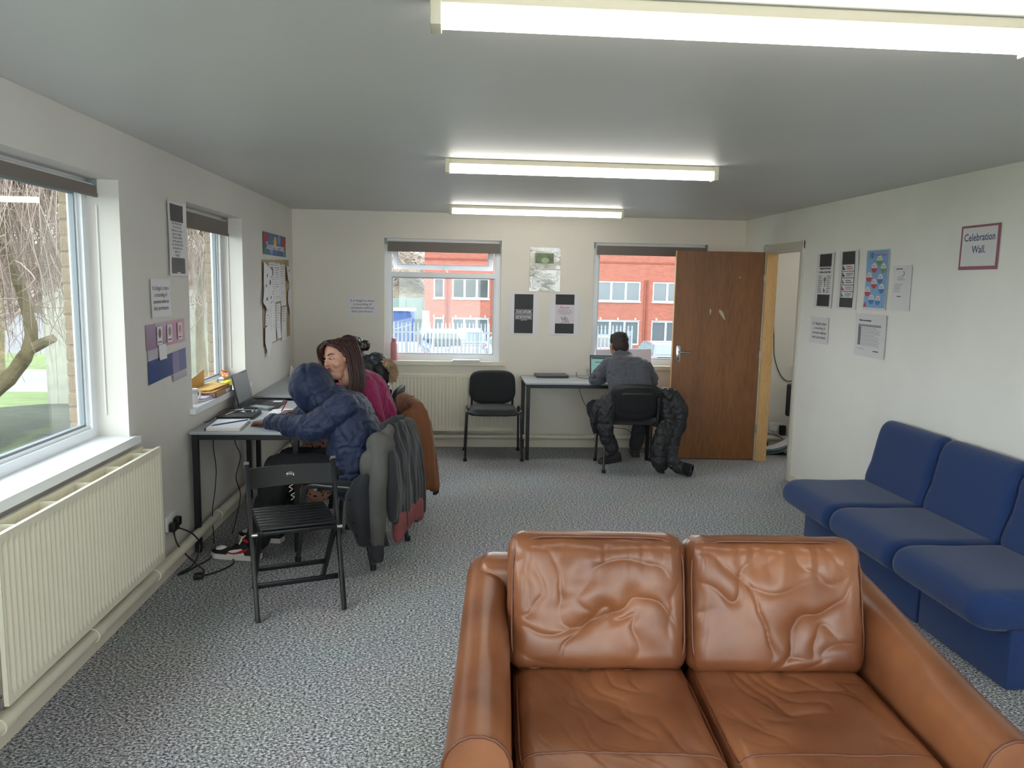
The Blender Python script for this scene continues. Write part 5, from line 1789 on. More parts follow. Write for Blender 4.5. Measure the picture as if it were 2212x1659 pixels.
for i in range(4):                       # swept fringe
    t = i / 3
    strands.append(([(0.016, 0.066, 0.107), (0.040, 0.096, 0.085 - 0.012 * t), (0.072, 0.070, 0.040 - 0.03 * t), (0.086, 0.045, -0.03 - 0.02 * t)], (0.010, 0.006)))
for i in range(3):
    t = i / 2
    strands.append(([(0.010, 0.064, 0.108), (-0.035, 0.088, 0.095), (-0.074, 0.046 - .01 * t, 0.062), (-0.093, 0.012 - .01 * t, 0.0)], (0.013, 0.010)))
for i in range(7):                       # back
    x = -0.07 + 0.14 * i / 6
    strands.append(([(x * 0.4, -0.05, 0.112), (x, -0.105, 0.06), (x * 1.1, -0.115, -0.05), (x * 1.05, -0.105, -0.20)], (0.020, 0.014)))
hr = hair_of(Mh, SW, strands, [((0, -0.026, 0.038), (0.081, 0.094, 0.077)), ((0, -0.065, -0.03), (0.080, 0.055, 0.10))])
ls = MB(); rnd = random.Random(4)
for k in range(150):
    pts, _ = rnd.choice(strands)
    j = V((rnd.gauss(0, .006), rnd.gauss(0, .008), 0))
    q = [V(p_) * SW * 1.0 for p_ in pts]
    c0 = V((0, -0.02, 0.0))
    q = [p_ + (V((p_.x, p_.y + 0.02, p_.z if p_.z > 0 else 0)).normalized()) * 0.012 + j * (0.4 + 0.25 * i) for i, p_ in enumerate(q)]
    q[-1] += V((0, 0, rnd.uniform(-0.03, 0.02)))
    sp5 = spline(q, 5)
    ls.tube([Mh @ p_ - V(wom.location) for p_ in sp5], [0.0030 - 0.0022 * i / len(sp5) for i in range(len(sp5))], 5)
ls.build('loose_strands', m_aub, wom, kind='stuff')
limb('woman_hair', hr, 0.005, m_aub, wom, 'hair', 7, lambda me: crumple(me, 0.0045, 46, 1.0, (1, 1, 0.12)))

# ---------------------------------------------------------------- dark haired woman in a fur trimmed jacket
m_blk = mat('black_nylon', (28, 31, 37), 0.5, var=(5, 0.15), bump=(120, 0.2, 0.0015))
m_fur = mat('tan_fur', (186, 158, 128), 0.95, var=(40, 0.3))
drk = empty('person', (-0.74, 6.5, 0), label='dark haired woman with a fur trimmed black jacket, turned away', cat='person')
hip, sp_, chs, nk = V((-0.70, 6.50, 0.55)), V((-0.69, 6.49, 0.74)), V((-0.735, 6.47, 0.92)), V((-0.785, 6.46, 1.01))
hd_c = V((-0.880, 6.45, 1.095))
shL, shR = V((-0.73, 6.29, 0.95)), V((-0.73, 6.66, 0.95))
elL, wrL = V((-0.81, 6.24, 0.80)), V((-1.06, 6.36, 0.795))
elR, wrR = V((-0.83, 6.72, 0.80)), V((-1.07, 6.62, 0.795))
hpL, hpR, knL, knR, akL, akR = V((-0.64, 6.41, .53)), V((-0.64, 6.59, .53)), V((-1.05, 6.40, .53)), V((-1.05, 6.60, .53)), V((-1.06, 6.40, .10)), V((-1.06, 6.60, .10))
Mh = basis((-0.93, 0.22, -0.30), (-0.30, 0.0, 0.95), hd_c)
body = head_prims(Mh, 1.06) + torso_prims([hip, sp_, chs, nk], [.15, .14, .15, .06], [.10, .10, .10, .055], (0, 1, 0)) + [cap_prim(nk, hd_c - V((-.02, 0, .06)), .055, .055)]
body += chain([shL, elL, wrL], [.05, .042, .028]) + chain([shR, elR, wrR], [.05, .042, .028]) + chain([hpL, knL, akL], [.075, .055, .04]) + chain([hpR, knR, akR], [.075, .055, .04])
body += hand_prims(wrL, (-1, 0.1, -0.05), (0, 0, 1), -1, 0.4, 0.92) + hand_prims(wrR, (-1, -0.1, -0.05), (0, 0, 1), 1, 0.4, 0.92)
bd_ = limb('dark_body', body, 0.006, sk_f, drk, 'body', 4)
face_parts(Mh, 1.06, bd_, brow=(40, 28, 26))
jk = torso_prims([hip + V((0, 0, -.05)), hip, sp_, chs, nk - V((0, 0, .03))], [.19, .19, .19, .20, .12], [.145, .15, .15, .15, .095], (0, 1, 0))
jk += chain([shL, elL, wrL + V((.03, 0, 0))], [.088, .076, .054]) + chain([shR, elR, wrR + V((.03, 0, 0))], [.088, .076, .054])
jk += [ell_prim((-0.645, 6.45, 1.01), (.095, .13, .085), None), ell_prim((-0.60, 6.45, 0.94), (.07, .12, .12), None)]
limb('dark_jacket', jk, 0.008, m_blk, drk, 'padded_jacket', 5, lambda me: quilt(me, seg_list([hip - V((0, 0, .1)), hip, sp_, chs, nk]) + seg_list([shL, elL, wrL]) + seg_list([shR, elR, wrR]), 0.09, 0.010, 0, 0.008, 15, 4.0))
fm = MB()
fur_pts = spline([(-0.565, 6.33, 1.035), (-0.53, 6.35, 1.005), (-0.512, 6.37, 0.965), (-0.51, 6.39, 0.925), (-0.525, 6.40, 0.885)], 8)
for p in fur_pts:
    for k in range(60):
        d = V((random.gauss(0, 1), random.gauss(0, 1), random.gauss(0, 1))).normalized()
        a = p + d * 0.018; b = p + d * random.uniform(0.030, 0.050) + V((0.004, 0, -0.006))
        fm.tube([a - V(drk.location), b - V(drk.location)], [0.0026, 0.0006], 3, caps=False)
fur = fm.build('fur_trim', m_fur, drk, kind='stuff')
MB().tube([p - V(drk.location) for p in fur_pts], 0.024, 10).build('fur_lining', m_fur, drk)
m_dkh = hair_bump('dark_hair', (34, 22, 22), 0.38)
strands = []
for i in range(9):
    t = i / 8
    a = -1.25 + 2.5 * t
    strands.append(([(0.09 * sin(a), 0.080 * cos(a) - 0.005, 0.055 - 0.02 * abs(sin(a))), (0.075 * sin(a), -0.01, 0.122 - 0.03 * abs(sin(a))), (0.05 * sin(a), -0.095, 0.075), (0.0, -0.125, 0.02)], (0.016, 0.016)))
for sx in (-1, 1):
    strands.append(([(sx * 0.072, 0.055, 0.03), (sx * 0.088, 0.0, 0.02), (sx * 0.078, -0.07, 0.0), (0.0, -0.125, 0.015)], (0.014, 0.014)))
    strands.append(([(sx * 0.08, 0.0, -0.01), (sx * 0.078, -0.06, -0.04), (0.0, -0.12, 0.0)], (0.014, 0.014)))
hr = hair_of(Mh, 1.06, strands, [((0, -0.022, 0.045), (0.083, 0.098, 0.080)), ((0, -0.06, -0.02), (0.078, 0.052, 0.075)), ((0, -0.145, 0.015), (0.036, 0.036, 0.042))])
limb('dark_hair', hr, 0.0055, m_dkh, drk, 'hair', 3, lambda me: crumple(me, 0.003, 30, 2.0))
bn = MB(); bc = Mh @ V((0, -0.155, 0.03))
for k in range(22):
    d = V((random.gauss(0.3, 1), random.gauss(0, 1), random.gauss(0.3, 1))).normalized()
    p0 = bc + d * 0.014 - V(drk.location)
    bn.tube([p0, p0 + d * 0.018, p0 + d * 0.028 + V((0.004, 0, -0.010))], [0.010, 0.007, 0.002], 5)
bn.build('hair_scrunchie', m_black, drk)

# ---------------------------------------------------------------- man at the end table
sk_m = skin('skin_olive', (178, 126, 100))
m_gry = mat('grey_softshell', (84, 86, 94), 0.75, var=(3, 0.1), bump=(150, 0.2, 0.001), sheen=0.1)
m_gtr = mat('charcoal_trousers', (52, 54, 60), 0.85, bump=(150, 0.3, 0.001))
man = empty('person', (1.63, 7.0, 0), label='man in a grey jacket seen from behind at a laptop', cat='person')
hip, sp_, chs, nk = V((1.635, 7.00, 0.555)), V((1.630, 7.02, 0.74)), V((1.605, 7.10, 0.905)), V((1.580, 7.19, 1.015))
hd_c = V((1.563, 7.275, 1.115))
shL, shR = V((1.440, 7.12, 0.935)), V((1.770, 7.10, 0.930))
elL, wrL = V((1.345, 7.22, 0.800)), V((1.475, 7.43, 0.790))
elR, wrR = V((1.870, 7.20, 0.800)), V((1.700, 7.42, 0.790))
hpL, hpR, knL, knR, akL, akR = V((1.55, 7.00, .53)), V((1.72, 7.00, .53)), V((1.36, 7.32, .50)), V((1.86, 7.36, .51)), V((1.515, 7.20, .12)), V((1.80, 7.42, .10))
Mh = basis((-0.05, 0.93, -0.36), (0, 0.36, 0.93), hd_c)
body = head_prims(Mh, 1.05) + torso_prims([hip, sp_, chs, nk], [.15, .15, .17, .06], [.10, .10, .11, .058], (1, 0, 0)) + [cap_prim(nk, hd_c - V((0, .02, .06)), .060, .058)]
body += chain([shL, elL, wrL], [.055, .045, .030]) + chain([shR, elR, wrR], [.055, .045, .030]) + chain([hpL, knL, akL], [.08, .058, .042]) + chain([hpR, knR, akR], [.08, .058, .042])
body += hand_prims(wrL, (0.45, 0.88, -0.05), (0, 0, 1), -1, 0.5) + hand_prims(wrR, (-0.45, 0.88, -0.05), (0, 0, 1), 1, 0.5)
bm2 = limb('man_body', body, 0.006, sk_m, man, 'body', 4)
face_parts(Mh, 1.05, bm2, brow=(36, 26, 24), lip=(160, 96, 88))
jk = torso_prims([hip + V((0, 0, -.02)), hip + V((0, 0, .04)), sp_, chs, nk - V((0, .01, .035))], [.185, .185, .195, .208, .110], [.132, .132, .135, .130, .080], (1, 0, 0))
jk += chain([shL, elL, wrL + V((-.02, -.03, 0))], [.078, .070, .048]) + chain([shR, elR, wrR + V((.02, -.03, 0))], [.078, .070, .048])
jk += [cap_prim(nk + V((-.045, .0, .015)), nk + V((.045, .0, .015)), .045, .045), cap_prim(nk + V((-.03, -.02, .035)), nk + V((.04, -.02, .030)), .034, .034)]
limb('man_jacket', jk, 0.0075, m_gry, man, 'softshell_jacket', 5, lambda me: crumple(me, 0.008, 11, 7.0, (0.6, 1.0, 1.3)))
tr = chain([hpL, knL, akL + V((0, 0, .02))], [.105, .085, .062]) + chain([hpR, knR, akR + V((0, 0, .02))], [.105, .085, .062])
limb('man_trousers', tr, 0.009, m_gtr, man, 'trousers', 4, lambda me: crumple(me, 0.007, 10, 2.0))
shoe('shoe', man, (1.60, 7.24), (1.37, 7.10), (40, 40, 44), (46, 46, 50), None, 0.10)
shoe('shoe', man, (1.80, 7.38), (1.84, 7.66), (40, 40, 44), (46, 46, 50), None, 0.10)
hs = []
m_shh = hair_bump('short_dark_hair', (40, 31, 28), 0.6)
for i in range(26):
    a = random.uniform(-pi, pi); r_ = random.uniform(0.2, 1.0)
    hs.append(([(0.07 * r_ * cos(a), 0.085 * r_ * sin(a) - 0.02, 0.105 - 0.02 * r_), (0.075 * r_ * cos(a + .3), 0.09 * r_ * sin(a + .3) - 0.01, 0.124 - 0.028 * r_)], (0.012, 0.008)))
hr = hair_of(Mh, 1.05, hs, [((0, -0.020, 0.050), (0.083, 0.097, 0.078)), ((0, -0.058, -0.008), (0.075, 0.055, 0.075)), ((0, 0.03, 0.085), (0.066, 0.062, 0.036))])
limb('man_hair', hr, 0.0055, m_shh, man, 'hair', 3, lambda me: crumple(me, 0.003, 40, 2.0))

# ================================================================== clothes hung on chairs
def in_chair(ch):
    M = Matrix.Translation(ch.location) @ Matrix.Rotation(ch.rotation_euler.z, 4, 'Z')
    return M
def garment(root, name, prims, voxel, m, post=None, sm=5, parent=None):
    me = blob_mesh(name, prims, voxel, sm)
    if post: post(me)
    return link(name, me, m, parent or root)
def folds(me, amp, k, seed, axis=0):
    """long hanging folds: displacement that varies across, hardly down the cloth"""
    co, no = mesh_np(me)
    q = co.copy(); q[:, 2] *= 0.16
    n1 = fbm(q, k, 3, seed)
    set_np(me, co + no * (amp * n1)[:, None])

m_char = mat('charcoal_wool', (40, 41, 46), 0.95, bump=(260, 0.3, 0.001), sheen=0.2)
m_sleeve = mat('grey_sleeve', (84, 82, 79), 0.85, var=(6, 0.06), bump=(200, 0.2, 0.0008))
m_rib = mat('ribbed_cuff', (50, 50, 55), 0.95)
m_pink = mat('dusty_pink_cloth', (140, 74, 76), 0.85, var=(20, 0.12))
jr = empty('varsity_jacket', chair_k.location, chair_k.rotation_euler.z, label='charcoal varsity jacket with grey sleeves hung over a chair back', cat='jacket')
bodyp = []
for x in [-0.21 + 0.035 * i for i in range(13)]:
    bodyp += chain([(x * 0.96, -0.275, 0.815 - 0.25 * x * x - 0.30 * max(0, -x - 0.06)), (x, -0.325, 0.66 - 0.2 * max(0, -x - 0.06)), (x * 1.08, -0.345, 0.45), (x * 1.12, -0.35, 0.27 + 0.05 * sin(x * 20))], [0.034, 0.040, 0.036, 0.026])
for y, x in [(-0.26 + 0.024 * i, -0.255 - 0.035 * min(1, i / 3)) for i in range(7)]:
    bodyp += chain([(x + 0.035, y - 0.03, 0.60 - 0.9 * max(0, y + 0.20)), (x, y, 0.44), (x - 0.005, y, 0.30), (x, y - 0.06, 0.16)], [0.03, 0.030, 0.030, 0.022])
jb = garment(jr, 'jacket_body', bodyp, 0.0085, m_char, lambda me: folds(me, 0.018, 8, 1.0))
sl = chain([(-0.13, -0.285, 0.815), (-0.235, -0.275, 0.715), (-0.300, -0.285, 0.50), (-0.312, -0.29, 0.30), (-0.308, -0.285, 0.185)], [0.036, 0.050, 0.052, 0.048, 0.042])
sl += [ell_prim((-0.200, -0.262, 0.735), (0.075, 0.082, 0.082), None), ell_prim((-0.245, -0.215, 0.62), (0.045, 0.065, 0.09), None)]
garment(jr, 'sleeve', sl, 0.0075, m_sleeve, lambda me: folds(me, 0.009, 10, 4.0))
garment(jr, 'cuff', chain([(-0.307, -0.285, 0.175), (-0.305, -0.285, 0.100)], [0.043, 0.040]), 0.006, m_rib, lambda me: folds(me, 0.004, 60, 1.0))
garment(jr, 'sleeve', chain([(0.22, -0.27, 0.79), (0.275, -0.30, 0.60), (0.28, -0.31, 0.35), (0.275, -0.31, 0.22)], [0.045, 0.05, 0.05, 0.044]), 0.008, m_sleeve, lambda me: folds(me, 0.014, 10, 2.0))
garment(jr, 'collar', chain([(-0.14, -0.255, 0.835), (0, -0.262, 0.850), (0.14, -0.255, 0.835)], [0.026, 0.028, 0.026]), 0.006, m_rib)
garment(jr, 'hem_lining', sum([chain([(x, -0.352, 0.30), (x * 1.03, -0.355, 0.20 + 0.03 * sin(x * 11 + 1))], [0.032, 0.030]) for x in [-0.17 + 0.035 * i for i in range(11)]], []), 0.008, m_pink, lambda me: folds(me, 0.012, 8, 3.0))
jco, jno = mesh_np(jb.data)
for k in range(4):
    tgt = np.array((-0.36, -0.125 - 0.012 * k, 0.43 - 0.075 * k))
    j = int(np.argmin(((jco - tgt) ** 2).sum(1)))
    nv = V(jno[j]); xx, yy, zz = frame_from(nv)
    Mb = Matrix(((xx.x, yy.x, zz.x, jco[j][0]), (xx.y, yy.y, zz.y, jco[j][1]), (xx.z, yy.z, zz.z, jco[j][2]), (0, 0, 0, 1)))
    MB().lathe([(0, -0.003), (0.010, -0.003), (0.010, 0.001), (0.008, 0.004), (0, 0.005)], n=12, M=Mb).build('snap_button', m_blackmetal, jr)

m_tan = mat('tan_coat_cloth', (120, 74, 42), 0.8, var=(5, 0.10), bump=(180, 0.15, 0.001), sheen=0.1)
cr = empty('tan_coat', chair_w.location, chair_w.rotation_euler.z, label='tan brown coat draped over the chair behind the magenta top', cat='coat')
pr = []
for x in [-0.21 + 0.034 * i for i in range(13)]:
    pr += chain([(x * 0.95, -0.27, 0.825 - 0.35 * x * x), (x * 1.05, -0.325, 0.68), (x * 1.15, -0.365, 0.46), (x * 1.2, -0.40, 0.24 + 0.04 * sin(x * 14))], [0.046, 0.046, 0.040, 0.024])
for y in [-0.34 + 0.03 * i for i in range(8)]:
    pr += chain([(-0.215, max(-0.30, y), 0.76 - 0.5 * max(0, y + 0.24)), (-0.255, y, 0.60), (-0.272, y - 0.01, 0.40), (-0.262, y - 0.04, 0.24)], [0.045, 0.040, 0.034, 0.024])
pr += [ell_prim((0, -0.262, 0.765), (0.215, 0.055, 0.085), None), ell_prim((-0.05, -0.30, 0.62), (0.20, 0.06, 0.16), None)]
garment(cr, 'coat_body', pr, 0.0085, m_tan, lambda me: folds(me, 0.018, 7, 6.0))
garment(cr, 'shoulder_seam', chain([(-0.03, -0.300, 0.862), (0.02, -0.335, 0.75), (0.03, -0.372, 0.60)], [0.006, 0.005, 0.004]), 0.004, m_tan, sm=1)
garment(cr, 'belt_end', chain([(-0.20, -0.42, 0.23), (-0.17, -0.43, 0.17), (-0.15, -0.42, 0.15)], [0.022, 0.02, 0.012]), 0.006, m_black, sm=2)

pc = empty('padded_coat', (1.63, 6.9, 0), label='black padded coat slung around the seat of the man, one sleeve on the floor', cat='coat')
O_ = V((1.63, 6.9, 0))
m_puff = mat('black_puffer', (30, 32, 36), 0.55, var=(5, 0.15), bump=(120, 0.2, 0.0012))
def W(*pts): return [V(p) - O_ for p in pts]
def puff_post(segs, pitch=0.10, amp=0.016):
    return lambda me: quilt(me, segs, pitch * 1.15, amp * 0.6, 0, 0.009, 11, 3.0)
rp = W((1.86, 6.83, 0.735), (1.98, 6.83, 0.69), (2.045, 6.83, 0.56), (2.035, 6.83, 0.42), (1.975, 6.83, 0.36))
garment(pc, 'coat_body', chain(rp, [.045, .075, .085, .08, .06]) + chain(W((1.90, 6.84, 0.66), (1.95, 6.83, 0.52), (1.95, 6.81, 0.36)), [.06, .09, .08]), 0.008, m_puff, puff_post(seg_list(rp)))
fp = W((1.885, 6.78, 0.46), (1.855, 6.745, 0.28), (1.852, 6.735, 0.13), (1.86, 6.735, 0.055))
garment(pc, 'front_panel', chain(fp, [.045, .068, .070, .050]) + chain([q + V((0.05, 0.02, 0.01)) for q in fp], [.045, .060, .060, .045]), 0.008, m_puff, puff_post(seg_list(fp), 0.09, 0.012))
sp2 = W((2.02, 6.82, 0.43), (1.985, 6.80, 0.30), (1.965, 6.76, 0.20), (1.975, 6.72, 0.115), (2.02, 6.68, 0.075), (2.075, 6.645, 0.065))
garment(pc, 'sleeve', chain(sp2, [.075, .070, .066, .064, .056, .052]), 0.007, m_puff, puff_post(seg_list(sp2), 0.085, 0.014))
cf = sp2[-1]; dcf = (sp2[-1] - sp2[-2]).normalized()
MB().tube([cf - dcf * 0.02, cf + dcf * 0.055], [0.058, 0.056], 18, caps=False).build('cuff', mat('dark_knit', (18, 18, 20), 0.95), pc)
ringp = cf + dcf * 0.055
xr, yr, _ = frame_from(dcf)
MB().tube([ringp + (xr * cos(2 * pi * k / 20) + yr * sin(2 * pi * k / 20)) * 0.053 for k in range(20)], 0.007, 6, closed=True).build('cuff_edge', m_puff, pc)
MB().tube([cf + dcf * 0.01, cf + dcf * 0.015], 0.050, 18).build('cuff_inside', m_black, pc)
lp = W((1.405, 6.80, 0.70), (1.375, 6.80, 0.56), (1.365, 6.80, 0.42), (1.370, 6.80, 0.30))
garment(pc, 'coat_side', chain(lp, [.05, .075, .072, .055]), 0.008, m_puff, puff_post(seg_list(lp), 0.11, 0.014))
lf2 = W((1.40, 6.90, 0.67), (1.33, 6.93, 0.58), (1.295, 6.93, 0.46), (1.30, 6.92, 0.36))
garment(pc, 'front_flap', chain(lf2, [.045, .06, .055, .03]), 0.008, m_puff, puff_post(seg_list(lf2), 0.11, 0.012))
MB().tube(W((1.355, 6.845, 0.66), (1.285, 6.862, 0.54), (1.272, 6.865, 0.40), (1.272, 6.865, 0.33)), 0.005, 6).build('zip', m_blackmetal, pc)
MB().rbox(1.262 - O_.x, 1.274 - O_.x, 6.86 - O_.y, 6.866 - O_.y, 0.295, 0.328, 0.002, 1).build('zip_pull', m_chrome, pc)

# ================================================================== things on the tables
m_lapgrey = mat('laptop_grey', (70, 72, 78), 0.4, metal=0.3)
m_lapdark = mat('laptop_dark', (46, 47, 52), 0.45)
m_keys = mat('laptop_keys', (34, 35, 38), 0.5)
m_screen_off = mat('grey_screen', (96, 102, 110), 0.3)
def laptop(loc, rz, w, d, lid_h, tilt, label, screen, on=False):
    """local: hinge along x at y=0, base extends to -y (towards the user), lid leans back to +y"""
    root = empty('laptop', loc, rz, label=label, cat='laptop')
    MB().rbox(-w / 2, w / 2, -d, 0, 0.0, 0.017, 0.006, 2).build('base', m_lapgrey, root)
    kb = MB().box(-w / 2 + 0.02, w / 2 - 0.02, -d * 0.55, -0.03, 0.017, 0.0182).build('keyboard', m_lapdark, root)
    k_ = MB().rbox(-0.0075, 0.0075, -0.0075, 0.0075, 0, 0.0015, 0.001, 1); km = k_.mesh('key')
    for i in range(5):
        for j in range(14):
            o = link('key', km, m_keys, kb); o.location = (-w / 2 + 0.033 + j * (w - 0.066) / 13, -0.04 - i * 0.018, 0.0182)
    MB().box(-0.045, 0.045, -d + 0.015, -d * 0.6, 0.017, 0.0176).build('touchpad', m_lapdark, root)
    M = Matrix.Translation((0, 0.0, 0.014)) @ Matrix.Rotation(-tilt, 4, 'X')
    lid = MB().rbox(-w / 2, w / 2, -0.001, 0.008, 0.0, lid_h, 0.004, 2, M).build('lid', m_lapdark, root)
    MB().box(-w / 2 + 0.012, w / 2 - 0.012, -0.0022, -0.0012, 0.028, lid_h - 0.014, M).build('screen', screen, lid)
    return root, M
lp1, _ = laptop((-1.522, 5.713, TZ), radians(90), 0.385, 0.25, 0.235, radians(12), 'open grey laptop with a dull screen beside the window with files', m_screen_off)
MB().box(0.06, 0.13, -0.235, -0.17, 0.0174, 0.0178).build('sticker', m_paper, lp1)
m_scr_on = emit('teal_screen', (120, 168, 160), 0.20, 0.05)
lp2, Ms = laptop((1.520, 7.600, 0.757), 0, 0.34, 0.22, 0.225, radians(12), 'open laptop with a lit teal page in front of the man', m_scr_on)
lid2 = [c for c in lp2.children if c.name.startswith('lid')][0]
MB().box(-0.155, 0.155, -0.0028, -0.0024, 0.185, 0.208, Ms).build('browser_bar', emit('dark_bar', (44, 60, 66), 0.20, 0.04), lid2)
MB().box(-0.12, 0.02, -0.0028, -0.0024, 0.150, 0.156, Ms).build('page_lines', mat('screen_line', (60, 90, 88), 0.5), lid2)
def closed_laptop(loc, rz, w, d, h, label, m):
    r = empty('laptop', loc, rz, label=label, cat='laptop')
    MB().rbox(-w / 2, w / 2, -d / 2, d / 2, 0.002, h * 0.55, 0.005, 2).build('base', m_lapgrey, r)
    MB().rbox(-w / 2, w / 2, -d / 2, d / 2, h * 0.58, h, 0.005, 2).build('lid', m, r)
    MB().box(-w / 2 + 0.02, w / 2 - 0.02, d / 2 - 0.02, d / 2 - 0.006, h * 0.52, h * 0.60).build('hinge', m_black, r)
    for sx in (-1, 1):
        for sy in (-1, 1):
            MB().cyl((sx * (w / 2 - 0.03), sy * (d / 2 - 0.03), 0), (sx * (w / 2 - 0.03), sy * (d / 2 - 0.03), 0.003), 0.006, n=8).build('foot', m_black, r)
    return r
closed_laptop((-1.450, 5.255, TZ), radians(1.5), 0.235, 0.27, 0.021, 'closed dark laptop with tangled earphones lying on it', m_lapdark)
closed_laptop((0.975, 7.735, 0.757), radians(2), 0.325, 0.225, 0.026, 'closed grey laptop at the left of the end table', mat('laptop_silver', (104, 106, 112), 0.4, metal=0.4))

eb = empty('earphones', (-1.43, 5.30, 0.7835), label='tangled white and black earphone leads on the closed laptop', cat='earphones')
def lead(n, r, m, sc, parent, seed):
    random.seed(seed)
    pts = [V((random.uniform(-1, 1) * sc[0], random.uniform(-1, 1) * sc[1], r + random.uniform(0, 1) * sc[2])) for _ in range(n)]
    MB().tube(spline(pts, 6), r, 6).build('lead', m, parent)
lead(12, 0.0022, m_black, (0.085, 0.045, 0.010), eb, 3)
lead(9, 0.0020, m_whitep, (0.07, 0.035, 0.012), eb, 5)
for k in range(2):
    MB().ball((0.06 + 0.02 * k, -0.02 + 0.03 * k, 0.008), 0.007, 10).build('earbud', m_whitep, eb)
MB().tube([(-1.514, 5.17, 0.787), (-1.470, 5.43, 0.787)], 0.0035, 8).build('stylus', m_whitep, label='slim white stylus lying across the closed laptop', cat='stylus')

nb = empty('notebook', (-1.420, 4.895, TZ), radians(4), label='white notebook with blue diagonal stripes at the table corner', cat='notebook')
MB().rbox(-0.105, 0.105, -0.170, 0.150, 0.0, 0.003, 0.001, 1).build('back_cover', m_paper, nb)
MB().rbox(-0.102, 0.103, -0.168, 0.148, 0.003, 0.015, 0.001, 1).build('pages', mat('page_block', (222, 218, 212), 0.8), nb)
cv = MB().rbox(-0.105, 0.105, -0.170, 0.150, 0.015, 0.018, 0.001, 1).build('front_cover', m_paper, nb)
for (c, a, b) in (((52, 112, 186), -0.085, 0.022), ((96, 156, 216), -0.045, 0.012), ((34, 78, 150), -0.085, 0.006)):
    s_ = MB(); s_.add([(-0.090 + 0.0, a, 0.0183), (-0.070, a - b, 0.0183), (0.100, 0.135 + a * 0.3 - b, 0.0183), (0.095, 0.140 + a * 0.3 + b, 0.0183)], [(0, 1, 2, 3)])
    s_.build('printed_stripe', mat('blue_print_%d' % c[0], c, 0.6), cv)
MB().rbox(-0.106, -0.094, -0.171, 0.151, 0.0, 0.0185, 0.002, 1).build('spine', mat('spine_dark', (60, 62, 70), 0.6), nb)

cs = empty('silver_case', (-1.372, 5.548, TZ), radians(-28), label='flat silver tin lying before the open laptop', cat='case')
MB().rbox(-0.085, 0.085, -0.035, 0.035, 0.0, 0.016, 0.004, 2).build('tin', mat('dull_silver', (150, 158, 166), 0.35, metal=0.7), cs)
MB().rbox(-0.086, 0.086, -0.036, 0.036, 0.016, 0.022, 0.003, 2).build('tin_lid', mat('pale_silver', (196, 204, 210), 0.3, metal=0.6), cs)
wp = empty('writing_pad', (-1.185, 5.345, TZ), radians(3), label='open white pad under the hand of the writer', cat='notepad')
MB().rbox(-0.085, 0.085, -0.095, 0.12, 0.0, 0.014, 0.001, 1).build('pages', m_paper, wp)
MB().rbox(-0.088, 0.088, -0.098, 0.123, -0.0002, 0.003, 0.001, 1).build('cover', mat('lilac_cover', (176, 170, 196), 0.7), wp)
tp = MB(); tp.grid(lambda a, b: (-0.083 + 0.166 * a, -0.093 + 0.21 * b, 0.0145 + 0.006 * sin(pi * a) * b), 9, 9); tp.build('top_sheet', m_paper, wp)
def pen(p0, p1, c, label, name='pen'):
    r = empty(name, p0, label=label, cat='pen')
    d = V(p1) - V(p0)
    MB().tube([(0, 0, 0), d * 0.86], 0.0045, 8).build('barrel', mat('pen_' + str(c[0]), c, 0.4), r)
    MB().tube([d * 0.86, d], [0.0042, 0.0012], 8).build('tip', m_chrome, r)
    return r
pen((-1.135, 5.262, 0.865), (-1.185, 5.30, 0.781), (176, 30, 44), 'red pen held by the writer')
pen((-1.195, 5.232, 0.7685), (-1.085, 5.222, 0.7685), (60, 56, 66), 'dark pen lying in front of the white pad')
MB().rbox(-1.10, -0.97, 5.07, 5.19, TZ, TZ + 0.002, 0.0005, 1).build('loose_sheet', m_paper, label='loose white sheet under the sleeve of the writer', cat='paper')
fs = MB(); fs.add([(-1.600, 7.56, TZ), (-1.53, 7.60, TZ), (-1.595, 7.60, 0.86), (-1.598, 7.561, TZ + 0.001), (-1.528, 7.603, TZ + 0.001), (-1.593, 7.603, 0.861)], [(0, 1, 2), (3, 5, 4), (0, 3, 4, 1), (1, 4, 5, 2), (2, 5, 3, 0)])
fs.build('folded_sheet', m_paper, label='folded white sheet standing on the corner table', cat='paper')
gl = empty('spectacles', (-1.49, 7.3, TZ), label='black wire spectacles lying on the corner table', cat='spectacles')
MB().tube(spline([(0.0, -0.06, 0.004), (-0.05, 0.0, 0.02), (0.02, 0.05, 0.02), (0.10, 0.06, 0.006)], 6), 0.0025, 6).build('arm', m_black, gl)
MB().tube(spline([(0.0, -0.06, 0.004), (0.06, -0.05, 0.03), (0.10, 0.06, 0.006)], 6), 0.0022, 6).build('rim', m_black, gl)

# ---------------------------------------------------------------- sill of the window with files
SZ = 0.891
m_kraft = mat('kraft_envelope', (206, 162, 84), 0.75, var=(6, 0.06))
bx_ = empty('box_file', (-1.662, 5.405, SZ), radians(2), label='brown cardboard lever file lying flat on the sill', cat='file')
MB().rbox(-0.070, 0.075, -0.20, 0.20, 0.0, 0.003, 0.001, 1).build('lower_board', mat('file_board', (176, 138, 104), 0.8), bx_)
MB().rbox(-0.070, 0.075, -0.20, 0.20, 0.033, 0.036, 0.001, 1).build('upper_board', MATS['file_board'], bx_)
sp = MB().rbox(0.071, 0.076, -0.20, 0.20, 0.003, 0.033, 0.001, 1).build('spine', MATS['file_board'], bx_)
MB().box(0.0762, 0.0766, 0.03, 0.16, 0.007, 0.029).build('spine_label', m_paper, sp)
MB().rbox(-0.066, 0.066, -0.21, 0.19, 0.005, 0.032, 0.001, 1).build('papers', mat('mauve_papers', (176, 156, 178), 0.8, var=(60, 0.25)), bx_)
pp = empty('paper_stack', (-1.668, 5.118, SZ), radians(-2), label='small stack of loose papers before the brown file', cat='papers')
